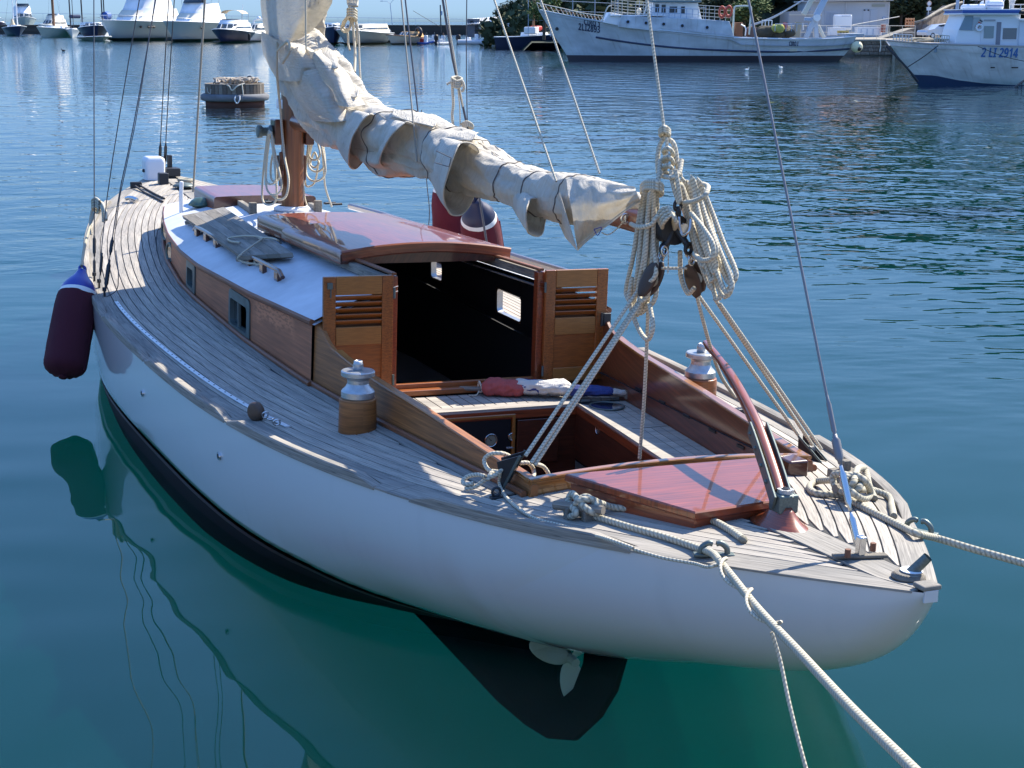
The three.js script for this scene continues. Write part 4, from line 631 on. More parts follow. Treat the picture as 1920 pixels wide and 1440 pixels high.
    const seam = (a, b, p) => { const pts = []; for (let i = 0; i <= 8; i++) pts.push(Sp(lerp(a[0], b[0], i / 8), lerp(a[1], b[1], i / 8), p(i / 8) + 0.004)); part('clew_seam', tube(pts, 0.0022, 5), std(0.42, 0.38, 0.31, 0.9), sail); };
    seam([1082, 462], [1190, 380], (t) => 0.155 + 0.02 * Math.sin(PI * t)); seam([1078, 458], [1052, 372], () => 0.19);
    const mk = [Sp(1114, 430, 0.185), Sp(1120, 441, 0.18), Sp(1128, 427, 0.185), Sp(1114, 430, 0.185)]; part('sailmaker_mark', tube(mk, 0.0022, 5, 24), std(0.04, 0.05, 0.25, 0.7), sail);
    part('outhaul_line', tube([Sp(1128, 436, 0.16), Sp(1140, 440, 0.14), Sp(1158, 428, 0.1), Sp(1172, 412, 0.08)], 0.003, 5), M.rope, sail);
    const rf = []; for (const [x0, y0, x1, y1] of [[818, 283, 846, 296], [846, 296, 842, 313], [815, 305, 842, 313]]) rf.push(tube([Sp(x0, y0, 0.36), Sp(x1, y1, 0.36)], 0.0025, 5)); part('batten_pocket', rf, tieM, sail);
  }
  // big luff folds round the mast above the boom
  const fold = (pts, p, thick, name = 'luff_fold') => { const n = pts.length - 1, m = 20, rws = []; for (let i = 0; i <= n; i++) { const [x0, y0, x1, y1] = pts[i], row = []; for (let j = 0; j <= m; j++) { const v = j / m; row.push(Sp(lerp(x0, x1, v) + 4 * noise(i * 0.4, v * 3, 91), lerp(y0, y1, v) + 12 * Math.sin(PI * v) * (i % 2 ? 0.4 : 0.6), p + thick * Math.sin(PI * v) + 0.03 * noise(i * 0.6 + x0, v * 4, 92))); } rws.push(row); } part(name, grid(rws.map((r) => r)), cloth, sail); };
  fold([[488, -40, 624, -40], [487, -20, 626, -20], [489, 10, 622, 6], [492, 40, 612, 26], [500, 66, 598, 44], [512, 86, 580, 62]], 0.08, 0.20);
  fold([[490, 58, 560, 80], [489, 80, 585, 92], [494, 102, 606, 104], [506, 128, 616, 118], [520, 150, 604, 140]], 0.10, 0.16);
  fold([[528, 132, 624, 118], [530, 158, 640, 140], [545, 184, 650, 168], [560, 205, 660, 196], [582, 224, 668, 220]], 0.09, 0.16);
  fold([[570, 88, 600, 92], [572, 110, 634, 118], [580, 132, 655, 142], [592, 160, 668, 172], [612, 190, 686, 196]], 0.10, 0.13);
}
// ropes and loose things aboard ---------------------------------------------------
const chain = (pts) => pts;
function ropeThing(name, label, category, at, geos, m, group) { const o = aboard(name, label, category, at, group); for (const [n, g, mm] of geos) put(n, g, mm ?? m, o); return o; }
const P3 = (a) => a.map(([x, y, p]) => Sp(x, y, p));
// hanks of rope hung from the boom end: long narrow loops
function hank(top, bottom, p, n, wTop, wBot, r, seed, dy = 26) {
  const R = rng(seed), out = [];
  for (let k = 0; k < n; k++) {
    const e = (k + 0.5) / n - 0.5, j = () => (R() - 0.5), yb = bottom[1] - R() * dy * 2.2, xb = bottom[0] + e * wBot + j() * 10, xt = top[0] + e * wTop + j() * 6, yt = top[1] + R() * 14, dp = p + (R() - 0.5) * 0.10, w = 5 + R() * 7;
    out.push(tube(P3([[xt, yt, dp + 0.02], [lerp(xt, xb, 0.25) - w * 0.5, lerp(yt, yb, 0.22), dp], [lerp(xt, xb, 0.6) - w * 0.8 + j() * 8, lerp(yt, yb, 0.6), dp + 0.01], [xb - w, yb - 14, dp], [xb, yb, dp], [xb + w, yb - 14, dp - 0.01], [lerp(xt, xb, 0.6) + w * 0.8 + j() * 8, lerp(yt, yb, 0.58), dp - 0.02], [lerp(xt, xb, 0.25) + w * 0.6, lerp(yt, yb, 0.25), dp - 0.02]]), r, 7, 60, true));
  }
  return out;
}
{
  const rr = 0.0105, at = Sp(1230, 430, 0.05);
  const left = hank([1222, 345], [1202, 606], 0.06, 6, 22, 36, rr, 3).concat(hank([1218, 350], [1212, 560], 0.10, 3, 16, 22, rr, 13));
  left.push(tube(P3([[1183, 420, .13], [1200, 426, .14], [1222, 420, .12], [1234, 404, .1], [1250, 396, .05]]), rr, 7), tube(P3([[1185, 520, .1], [1180, 560, .11], [1190, 600, .1], [1204, 628, .1], [1216, 636, .1], [1224, 615, .1], [1218, 570, .08]]), rr, 7));
  for (let i = 0; i < 3; i++) left.push(tube(P3([[1206, 352 + i * 6, .03], [1216, 340 + i * 6, .12], [1234, 342 + i * 6, .11], [1238, 354 + i * 6, .02]]), rr, 7, 30, true));
  for (const [i, g] of left.entries()) if (i === 0) ropeThing('rope_hank', 'hank of white rope hanging left of the boom end block', 'rope', at, [['rope_loops', left, M.rope]], M.rope);
  const right = hank([1288, 335], [1352, 580], -0.08, 8, 40, 46, rr, 5).concat(hank([1284, 330], [1330, 520], -0.04, 4, 30, 26, rr, 15, 40));
  right.push(tube(P3([[1282, 380, .0], [1305, 376, .02], [1322, 366, .02], [1328, 352, -.02], [1318, 345, -.08]]), rr, 7), tube(P3([[1296, 400, .02], [1320, 430, .02], [1337, 460, .02], [1336, 482, .02], [1318, 488, .02], [1302, 478, .0]]), rr, 7, 40), tube(P3([[1275, 470, -.05], [1277, 520, -.06], [1290, 550, -.06], [1302, 540, -.06]]), rr, 7, 40));
  ropeThing('rope_hank', 'larger hank of white rope hanging right of the boom end block', 'rope', Sp(1300, 430, -0.05), [['rope_loops', right, M.rope]], M.rope);
  // knotted strop above: the topping lift's splice and bowlines
  const top = [];
  for (let i = 0; i < 3; i++) top.push(tube(P3([[1238, 244 + i * 4, .02], [1246, 238 + i * 4, .03], [1254, 244 + i * 4, .0], [1246, 250 + i * 4, -.03]]), 0.010, 7, 24, true));
  top.push(tube(P3([[1246, 256, 0], [1236, 275, .02], [1233, 300, .03], [1235, 325, .03], [1242, 330, .03], [1248, 315, .02], [1250, 300, .02], [1258, 292, .01]]), rr, 7), tube(P3([[1247, 258, 0], [1262, 268, -.01], [1268, 290, -.02], [1270, 310, -.02], [1276, 330, -.04]]), rr, 7), tube(P3([[1250, 258, .02], [1251, 290, .02]]), 0.007, 7));
  for (let i = 0; i < 3; i++) top.push(tube(P3([[1244, 285 + i * 16, .03], [1254, 278 + i * 16, .05], [1262, 288 + i * 16, .02], [1254, 296 + i * 16, .0]]), 0.0095, 7, 24, true));
  top.push(tube(P3([[1240, 330, .04], [1262, 332, .05], [1272, 326, .02], [1278, 300, -.02]]), rr, 7), tube(P3([[1258, 320, .04], [1262, 345, .04], [1268, 365, .03], [1274, 382, .02]]), rr, 7), tube(P3([[1266, 318, .04], [1272, 350, .03], [1276, 378, .02]]), rr, 7), tube(P3([[1226, 360, .1], [1234, 335, .08], [1238, 300, .04]]), rr, 7));
  for (let i = 0; i < 4; i++) top.push(tube(P3([[1236 + i * 3, 398 + i * 6, .10], [1250 + i * 3, 388 + i * 5, .08], [1262 + i * 2, 400 + i * 5, .06], [1250, 440, -.06]]), 0.009, 7, 30, true));
  ropeThing('rope_strop', 'white knotted rope strop above the boom end', 'rope', Sp(1250, 300, 0), [['knots', top, M.rope]], M.rope);
}
// mainsheet: two wooden blocks, their parts of rope down to the fairleads on the quarters
function woodBlock(o, c, d, m) { const u = d.clone().normalize(), sd = new V3().crossVectors(u, new V3(0.4, 0.2, 0.9)).normalize(), w = new V3().crossVectors(u, sd); const secs = (off, th) => { const r = []; for (let i = 0; i <= 14; i++) { const t = i / 14 * 2 - 1, k = Math.sqrt(Math.max(0, 1 - t * t)) * 0.9 + 0.06; r.push([0, 1, 2, 3, 4, 5, 6, 7].map((a) => { const q = a / 8 * 2 * PI; return c.clone().addScaledVector(u, t * 0.085).addScaledVector(sd, off + th * Math.cos(q)).addScaledVector(w, 0.042 * k * Math.sin(q)); })); } return loft(r); }; put('cheek', secs(0.020, 0.010), m, o); put('cheek', secs(-0.020, 0.010), m, o); const sh = cyl(0.032, 0.032, 0.018, 0, 0, 0, 20); sh.applyQuaternion(new THREE.Quaternion().setFromUnitVectors(new V3(0, 1, 0), sd)); sh.translate(c.x, c.y, c.z); put('sheave', sh, M.rope, o); }
{
  const bw = std(0.055, 0.035, 0.028, 0.45), r = 0.0085;
  const at = Sp(1220, 525, 0.08), o = aboard('mainsheet', 'white mainsheet tackle with dark wooden block on the near, port side', 'rope tackle', at);
  woodBlock(o, Sp(1221, 524, 0.08), Sp(1238, 492, 0.06).sub(Sp(1206, 555, 0.1)), bw);
  put('chain', [0, 1, 2, 3].map((i) => { const t = new THREE.TorusGeometry(0.014, 0.005, 6, 14); t.scale(1, 1.4, 1); t.rotateY(i % 2 * PI / 2); const v = Sp(1246 - i * 4, 470 + i * 8, 0.045); t.translate(v.x, v.y, v.z); return t; }), M.steel, o);
  const e = [Sp(985, 855, 0.70), Sp(996, 868, 0.68), Sp(1003, 872, 0.66)];
  const f = [[1196, 545], [1204, 556], [1214, 548]]; e.forEach((v, i) => put('sheet', tube([Sp(f[i][0], f[i][1], 0.10 - i * 0.02), v], r, 8), M.rope, o));
  // hauling part down into the cockpit
  put('sheet_tail', tube([Sp(1216, 545, 0.06), Sp(1213, 640, 0.02), Sp(1207, 760, -0.03), Sp(1199, 860, -0.06)], r, 8, 40), M.rope, o);
  // cross strop to the other block
  put('strop', [tube([Sp(1240, 503, 0.05), Sp(1288, 503, -0.04)], 0.006, 8), tube([Sp(1253, 470, 0.05), Sp(1253, 490, 0.05), Sp(1252, 512, 0.05)], 0.0035, 6)], M.rope, o);
  const o2 = aboard('mainsheet', 'white mainsheet tackle with dark wooden block on the far, starboard side', 'rope tackle', Sp(1302, 525, -0.12));
  woodBlock(o2, Sp(1303, 522, -0.12), Sp(1294, 488, -0.08).sub(Sp(1312, 560, -0.16)), bw);
  put('chain', [0, 1, 2].map((i) => { const t = new THREE.TorusGeometry(0.014, 0.005, 6, 14); t.scale(1, 1.4, 1); t.rotateY(i % 2 * PI / 2); const v = Sp(1291 + i * 3, 472 + i * 8, -0.06); t.translate(v.x, v.y, v.z); return t; }), M.steel, o2);
  const g = [Sp(1497, 816, -0.82), Sp(1523, 834, -0.86), Sp(1540, 842, -0.88)], f2 = [[1307, 550], [1340, 560], [1350, 570]]; g.forEach((v, i) => put('sheet', tube([Sp(f2[i][0], f2[i][1], -0.15 - i * 0.02), v], r, 8), M.rope, o2));
  put('sheet_tail', tube([Sp(1306, 552, -.14), Sp(1318, 600, -.2), Sp(1335, 660, -.32), Sp(1352, 705, -.45), Sp(1378, 745, -.62)], r, 8, 40), M.rope, o2);
}
// fairlead plates on the quarters where the sheet comes down
function sheetPlate(tri, p, label, extra) {
  const at = tri[0]; const o = aboard('sheet_block', label, 'pulley block', at); const [a, b, c] = tri, n = new V3().subVectors(b, a).cross(new V3().subVectors(c, a)).normalize();
  for (const s of [-0.022, 0.022]) { const g = loft([0.004, -0.004].map((k) => [a, b, c].map((v) => v.clone().addScaledVector(n, s + k)))); put('cheek_plate', creased(g, 0.5), M.iron, o); }
  const mid = b.clone().lerp(c, 0.5).lerp(a, 0.3); const sv = cyl(0.03, 0.03, 0.034, 0, 0, 0, 18); sv.applyQuaternion(new THREE.Quaternion().setFromUnitVectors(new V3(0, 1, 0), n)); sv.translate(mid.x, mid.y, mid.z); put('sheave', sv, M.black, o);
  put('rib', bar([b.clone().addScaledVector(n, 0.028), c.clone().addScaledVector(n, 0.028)], 0.012, 0.006, n), M.bronze, o); put('rib', bar([b.clone().addScaledVector(n, -0.028), c.clone().addScaledVector(n, -0.028)], 0.012, 0.006, n), M.bronze, o);
  return o;
}
{
  const o = sheetPlate([Sp(936, 862, .77), Sp(980, 850, .70), Sp(946, 914, .74)], 0, 'black triangular sheet block standing on the port quarter deck'); 
  sheetPlate([Sp(1500, 856, -.84), Sp(1502, 816, -.84), Sp(1545, 866, -.90)], 0, 'black triangular sheet block standing on the starboard quarter deck');
}
// sheet tail coiled round the port coaming end
{
  const r = 0.0095, k = M.rope, at = Sp(925, 860, 0.74);
  ropeThing('rope_coil', 'white rope loops draped over the port coaming end', 'rope', at, [['loops', [tube(P3([[935, 885, .76], [915, 880, .78], [908, 862, .78], [918, 852, .76], [940, 850, .72], [958, 858, .66], [968, 878, .62], [972, 895, .60]]), r, 8, 50), tube(P3([[985, 895, .58], [1000, 893, .52], [1000, 880, .50], [990, 868, .54], [975, 868, .58]]), r, 8, 40), tube(P3([[1005, 870, .5], [1020, 876, .44], [1028, 888, .42], [1028, 893, .42]]), r, 8, 24), tube(P3([[944, 878, .76], [930, 890, .79], [912, 898, .82], [892, 912, .86], [872, 917, .90]]), r, 8, 40), tube(P3([[910, 893, .83], [895, 890, .85], [876, 894, .88], [868, 902, .9], [872, 908, .9], [888, 906, .87]]), r, 8, 40), tube(P3([[914, 900, .82], [918, 892, .81], [924, 884, .79]]), r * 1.1, 8)], k]], k);
  const run = []; for (const [x, y, dz] of [[938, 884, .10], [936, 905, .04], [944, 925, .014], [962, 945, .012], [985, 962, .012], [1010, 975, .012], [1050, 985, .012], [1100, 1000, .012], [1140, 1011, .045], [1188, 1028, .035]]) run.push(onDeck(x, y, dz));
  ropeThing('rope_tail', 'thin white rope running aft along the port side deck', 'rope', run[4], [['line', tube(run, 0.0075, 8, 80), k]], k);
}
// port mooring line: made fast on the wooden cleat, out through the fairlead and away to the quay
{
  const rr = 0.014, at = onDeck(1085, 955), o = aboard('mooring_line', 'grey mooring rope from the port cleat over the hull side, thin white line wound round', 'mooring line', at);
  const D = (x, y, dz) => onDeck(x, y, dz);
  put('hitches', [tube([D(1072, 958, .03), D(1066, 938, .06), D(1072, 926, .085), D(1090, 945, .07), D(1110, 960, .045), D(1126, 960, .03), D(1118, 946, .06), D(1100, 932, .08), D(1080, 938, .07)], rr, 9, 90), tube([D(1078, 950, .05), D(1084, 940, .08), D(1104, 936, .085), D(1126, 944, .05), D(1148, 951, .02), D(1180, 954, .014)], rr, 9, 60), tube([D(1062, 960, .02), D(1070, 950, .05), D(1080, 962, .04), D(1072, 968, .02)], rr, 9, 40, true)], M.ropeOld, o);
  put('tail', tube([D(1180, 954, .014), D(1230, 959, .014), D(1290, 966, .014), D(1330, 974, .014), D(1360, 988, .014), D(1392, 1010, .014)], rr, 9, 70), M.ropeOld, o);
  const e = D(1394, 1012, .014); put('tail_end', ropeEnd(e, rr * 1.15), M.ropeOld, o);
  const w = (x, y, z) => atDepth(x, y, z).sub(B_ORG).applyQuaternion(B_QI);
  const out = [D(1088, 962, .02), D(1120, 970, .014), D(1180, 988, .014), D(1250, 1008, .014), D(1310, 1028, .02), Sp(1336, 1038, .47), Sp(1352, 1056, .52), Sp(1372, 1080, .56)], z0 = out[7].distanceTo(B_CAM) * 0.99;
  for (const [x, y, dz] of [[1420, 1140, -.35], [1500, 1225, -.8], [1600, 1332, -1.35], [1720, 1450, -1.9], [1830, 1560, -2.3]]) out.push(w(x, y, z0 + dz));
  put('line', tube(out, rr, 9, 180), M.ropeOld, o);
  const cl = aboard('mooring_cleat', 'weathered wooden horn cleat on the port quarter deck', 'cleat', at); const h = D(1085, 952, .05); const dirv = D(1126, 950, .05).sub(D(1055, 942, .05)).normalize();
  put('horn', bar([h.clone().addScaledVector(dirv, -0.11), h.clone().addScaledVector(dirv, -0.05), h.clone().addScaledVector(dirv, 0.05), h.clone().addScaledVector(dirv, 0.11)], 0.036, 0.034, new V3(0, 1, 0), 0.012), M.greyWood, cl);
  for (const k of [-0.04, 0.04]) { const q = h.clone().addScaledVector(dirv, k); put('foot', box(0.04, 0.06, 0.035, q.x, q.y - 0.03, q.z, 0.006), M.greyWood, cl); }
  // thin line twisted round it, its end hanging to the lower edge
  const cv = smooth(out.slice(5)), th = [D(1189, 1030, .03), D(1240, 1045, .02), D(1300, 1056, .02), Sp(1335, 1062, .55)]; for (let i = 0; i <= 60; i++) { const u = 0.05 + i / 60 * 0.27, a = i / 60 * PI * 4.2 + 0.6, c = cv.getPointAt(u); th.push(c.add(new V3(Math.cos(a) * 0.024, Math.sin(a) * 0.021, Math.cos(a) * 0.012))); }
  const l = th[th.length - 1]; 
  put('thin_line', tube(th, 0.0065, 7, 260), M.rope, o);
  const zt = l.distanceTo(B_CAM); put('thin_line_end', tube([w(1447, 1185, zt), w(1462, 1235, zt), w(1478, 1310, zt - .05), w(1495, 1380, zt - .1), w(1514, 1450, zt - .15), w(1540, 1540, zt - .2)], 0.0065, 7, 60), M.rope, o);
}
// starboard mooring line
{
  const rr = 0.0145, D = (x, y, dz) => onDeck(x, y, dz), at = D(1590, 920), o = aboard('mooring_line', 'dark grey mooring rope knotted on the starboard bitt, stretched away to the right', 'mooring line', at);
  put('hitches', [tube([D(1610, 905, .10), D(1585, 890, .12), D(1562, 892, .10), D(1566, 912, .06), D(1590, 925, .05), D(1610, 915, .09)], rr, 9, 70, true), tube([D(1600, 890, .13), D(1620, 900, .12), D(1632, 925, .05), D(1622, 935, .04), D(1600, 925, .07), D(1580, 905, .10)], rr, 9, 70, true), tube([D(1560, 900, .06), D(1530, 903, .02), D(1518, 912, .015), D(1530, 925, .015), D(1570, 928, .02), D(1615, 938, .015)], rr, 9, 60), tube([D(1586, 930, .02), D(1600, 905, .11), D(1610, 878, .10), D(1622, 880, .08), D(1630, 912, .04), D(1640, 935, .015)], rr, 9, 60), tube([D(1610, 918, .06), D(1640, 920, .03), D(1665, 930, .02), D(1672, 950, .015), D(1676, 968, .015)], rr, 9, 50)], M.ropeOld, o);
  const w = (x, y, z) => atDepth(x, y, z).sub(B_ORG).applyQuaternion(B_QI), f = D(1718, 1000, .03), z0 = f.distanceTo(B_CAM) * 0.985;
  put('line', tube([D(1590, 935, .02), D(1620, 952, .015), D(1660, 972, .015), D(1700, 992, .02), f, w(1760, 1010, z0 - .02), w(1820, 1028, z0 - .1), w(1920, 1056, z0 - .25), w(2060, 1096, z0 - .5)], rr, 9, 120), M.ropeOld, o);
  const b = aboard('mooring_bitt', 'low wooden bitt under the knotted starboard mooring rope', 'bitt', at); const h = D(1595, 918, .045); put('post', box(0.05, 0.10, 0.05, h.x, h.y, h.z, 0.01), M.greyWood, b); put('cross_bar', bar([h.clone().add(new V3(-0.10, 0.02, 0.03)), h.clone().add(new V3(0.10, 0.02, -0.03))], 0.034, 0.034, new V3(0, 1, 0), 0.01), M.greyWood, b);
}
// small deck fittings ----------------------------------------------------------------
{
  const fit = (name, gs, m, parent = boat) => part(name, gs, m, parent);
  for (const [px, py, a, lab] of [[1338, 1044, 0.35], [1722, 1000, 1.0]]) { const v = onDeck(px, py), g = new THREE.Group(); g.name = 'fairlead'; boat.add(g); const bs = box(0.15, 0.012, 0.035, 0, 0.008, 0, 0.004); bs.rotateY(-a); bs.translate(v.x, v.y, v.z); part('base', bs, M.bronze, g); for (const e of [-1, 1]) { const t = tube([new V3(e * 0.05, 0.01, 0), new V3(e * 0.045, 0.035, 0), new V3(e * 0.022, 0.052, 0), new V3(e * 0.008, 0.05, 0)], 0.011, 8); t.rotateY(-a); t.translate(v.x, v.y, v.z); part('horn', t, M.bronze, g); } }
  // ensign staff socket
  const s = onDeck(1703, 1085), g = new THREE.Group(); g.name = 'flag_socket'; boat.add(g); const base = lathe([[0, 0], [0.058, 0], [0.058, 0.010], [0.05, 0.014], [0.048, 0.022], [0, 0.024]], 32); base.translate(s.x, s.y + 0.002, s.z); part('base', base, M.greyWood, g); const pl = lathe([[0, 0.024], [0.038, 0.024], [0.038, 0.029], [0, 0.030]], 28); pl.translate(s.x + 0.01, s.y + 0.002, s.z); part('plate', pl, M.white, g); const tb = new THREE.CylinderGeometry(0.017, 0.02, 0.085, 20, 1, true); tb.translate(0, 0.045, 0); tb.rotateZ(-0.5); tb.rotateX(0.45); tb.translate(s.x + 0.005, s.y + 0.015, s.z); part('tube', tb, M.bronze, g);
  // pad eye near the port block, eye with ring
  const e = onDeck(930, 935), pe = new THREE.TorusGeometry(0.018, 0.006, 8, 20); pe.translate(e.x, e.y + 0.03, e.z); fit('pad_eye', [pe, box(0.05, 0.012, 0.03, e.x, e.y + 0.005, e.z, 0.003)], M.iron);
  // genoa track with punched holes and its car
  const tr = new THREE.Group(); tr.name = 'sheet_track'; boat.add(tr); const pts = []; for (let i = 0; i <= 40; i++) { const t = i / 40; const a = onDeck(218, 567), b = onDeck(540, 802), sA = -a.z, sB = -b.z, s2 = lerp(sA, sB, t), off = lerp(sheerP(sA) + a.x, sheerP(sB) + b.x, t); pts.push(L(s2, sheerP(s2) - off, deckH(s2, sheerP(s2) - off, 0.006))); } part('track', bar(pts, 0.028, 0.007), std(0.72, 0.73, 0.74, 0.4, { metalness: 0.3 }), tr);
  for (let i = 0; i < 38; i++) { const k = i / 38 * 40, a = Math.floor(k), v = pts[a].clone().lerp(pts[Math.min(40, a + 1)], k - a); part('track_hole', cyl(0.0055, 0.0055, 0.002, v.x, v.y + 0.0045, v.z, 8), M.black, tr); }
  const cb = onDeck(480, 772, 0.045), cg = new THREE.Group(); cg.name = 'sheet_lead_block'; boat.add(cg); const dd = lathe([[0, -0.025], [0.04, -0.025], [0.052, -0.012], [0.052, 0.012], [0.04, 0.025], [0, 0.025]], 24); dd.rotateZ(PI / 2); dd.rotateY(0.5); dd.translate(cb.x, cb.y, cb.z); part('cheek', dd, std(0.09, 0.05, 0.03, 0.5), cg);
  for (let i = 0; i < 3; i++) { const v = onDeck(497 + i * 11, 778 + i * 7, 0.03), t = new THREE.TorusGeometry(0.018, 0.005, 6, 14); t.rotateX(i % 2 ? PI / 2 : 0.4); t.translate(v.x, v.y, v.z); part('link', t, M.steel, cg); }
  // bow: cleats, chocks, fairlead with lines, windlass motor cover
  for (const [x, y] of [[247, 374], [520, 0]].slice(0, 1)) { const v = onDeck(x, y, 0.03), d = new V3(0.5, 0, 1).normalize(); const c = new THREE.Group(); c.name = 'deck_cleat'; boat.add(c); part('horn', tube([v.clone().addScaledVector(d, -0.09), v.clone().addScaledVector(d, -0.04).add(new V3(0, .012, 0)), v.clone().addScaledVector(d, 0.04).add(new V3(0, .012, 0)), v.clone().addScaledVector(d, 0.09)], 0.022, 10), M.steel, c); part('foot', box(0.05, 0.06, 0.03, v.x, v.y - 0.02, v.z, 0.005), M.steel, c); }
  const wv = onDeck(255, 347, 0.03); fit('bow_roller', [box(0.12, 0.07, 0.05, wv.x, wv.y, wv.z, 0.01)], M.iron);
  fit('samson_post', [box(0.10, 0.14, 0.12, onDeck(306, 345).x, onDeck(306, 345).y + 0.05, onDeck(306, 345).z, 0.012)], M.iron);
  const fwd = onDeck(345, 354), vent = lathe([[0, 0.07], [0.06, 0.062], [0.10, 0.045], [0.115, 0.03], [0.10, 0.024], [0.07, 0.022], [0.07, 0], [0, 0]], 32); vent.translate(fwd.x, fwd.y, fwd.z); fit('mushroom_vent', vent, M.bronze);
  const dm = onRoof(377, 388), dome = lathe([[0, 0.085], [0.05, 0.078], [0.085, 0.055], [0.105, 0.03], [0.11, 0.018], [0.10, 0.012], [0.075, 0.010], [0.075, 0], [0, 0]], 36); dome.translate(dm.x, dm.y, dm.z); fit('mushroom_vent', dome, std(0.10, 0.17, 0.13, 0.35, { metalness: 0.4, map: rep(grimeT, 2, 2) }), boat);
  const mv = onDeck(329, 351), mt = new THREE.TorusGeometry(0.07, 0.02, 8, 20); mt.rotateX(PI / 2); mt.translate(onDeck(348, 343).x, onDeck(348, 343).y + 0.03, onDeck(348, 343).z); fit('rope_turns', mt, M.ropeOld);
  // boxes on the starboard quarter
  { const v = onDeck(1583, 893, 0.03); fit('deck_block', [box(0.12, 0.06, 0.10, v.x, v.y, v.z, 0.008), box(0.04, 0.05, 0.04, v.x, v.y + 0.05, v.z, 0.006)], M.greyWood); const u = onDeck(1488, 872, 0.03); fit('coaming_knee', box(0.10, 0.09, 0.12, u.x - 0.03, u.y, u.z + 0.03, 0.012), M.mahogDark); const y = onDeck(1395, 790, .1), yy = Sp(1393, 773, -0.80); const cc = box(0.09, 0.045, 0.05, yy.x, yy.y, yy.z, 0.008); fit('coaming_cleat', cc, M.iron); }
  // chocks for the life-raft round the mast, hand rails on the roof
  for (const [a, b] of [[[436, 372], [474, 396]], [[566, 378], [596, 392]]]) { const p = onRoof(a[0], a[1], 0.02), q = onRoof(b[0], b[1], 0.02); const c = new THREE.Group(); c.name = 'roof_chock'; boat.add(c); part('bearer', bar([p, q], 0.045, 0.05), M.greyWood, c); for (const v of [p, q]) part('end_block', box(0.06, 0.10, 0.05, v.x, v.y + 0.02, v.z, 0.008), M.greyWood, c); }
  for (const [q, a, b] of [[1, 8.05, 7.15], [1, 6.35, 5.35], [-1, 8.2, 7.0], [-1, 6.6, 5.2]]) { const c = new THREE.Group(); c.name = 'hand_rail'; boat.add(c); const p = (s) => 0.80, l = []; for (let i = 0; i <= 12; i++) { const t = i / 12, s = lerp(a, b, t), e = Math.min(t, 1 - t) * 12; l.push(L(s, q * p(s), roofH(s, p(s), 0.062 - 0.03 * Math.max(0, 1 - e)))); } part('rail', bar(l, 0.028, 0.026, new V3(0, 1, 0), 0.01), M.mahogDark, c); for (const t of [0.12, 0.5, 0.88]) { const s = lerp(a, b, t); part('foot', box(0.03, 0.06, 0.09, -q * p(s), roofH(s, p(s), 0.025), -s, 0.006), M.mahogDark, c); } }
  // cowl post at the forward corner of the roof
  const rp = onRoof(340, 398), ps = tube([rp, new V3(rp.x, rp.y + 0.14, rp.z), new V3(rp.x + 0.005, rp.y + 0.26, rp.z)], 0.018, 12); fit('stanchion', ps, M.white);
  // long grab bar to starboard
  const sb = []; for (let i = 0; i <= 10; i++) { const s = lerp(8.9, 4.3, i / 10); sb.push(L(s, -0.72, roofH(s, 0.72, 0.10))); } fit('grab_bar', bar(sb, 0.05, 0.05, new V3(0, 1, 0), 0.012), M.mahogDark);
  // blocks and lines at the mast foot
  for (const [x, y] of [[508, 391], [630, 393], [618, 391]]) { const v = onRoof(x, y, 0.015); const b2 = box(0.12, 0.02, 0.035, 0, 0, 0, 0.006); b2.rotateY(0.3); b2.translate(v.x, v.y + 0.05, v.z); fit('deck_organiser', b2, M.iron); }
}
// white motor cover at the stem
{
  const at = onDeck(290, 337, 0); const o = aboard('windlass_cover', 'white moulded windlass cover box standing at the bow', 'cover box', at);
  const g = loft([[0.0, .105, .13], [0.10, .11, .135], [0.19, .115, .13], [0.235, .105, .12], [0.25, .08, .095]].map(([y, w, d]) => { const r = []; for (let i = 0; i < 24; i++) { const q = i / 24 * 2 * PI, e = (x) => Math.sign(x) * Math.pow(Math.abs(x), 0.35); r.push(new V3(at.x + w * e(Math.cos(q)), at.y + y, at.z - 0.05 + d * e(Math.sin(q)))); } return r; })); put('cover', g, std(0.74, 0.75, 0.78, 0.4), o); const k = new THREE.SphereGeometry(0.02, 10, 8); k.translate(at.x - 0.115, at.y + 0.1, at.z); put('knob', k, M.black, o);
}
// chain and lines on the foredeck
{
  const D = (x, y, dz = 0.012) => onDeck(x, y, dz), o = aboard('bow_lines', 'pair of dark lines lying across the foredeck to the cabin corner', 'rope', D(280, 360));
  put('line', tube([D(258, 345, .03), D(275, 355), D(295, 366), D(308, 372)], 0.011, 7), std(0.05, 0.045, 0.045, 0.9), o); put('line', tube([D(254, 349, .03), D(270, 360), D(290, 370), D(305, 378)], 0.011, 7), std(0.05, 0.045, 0.045, 0.9), o);
}
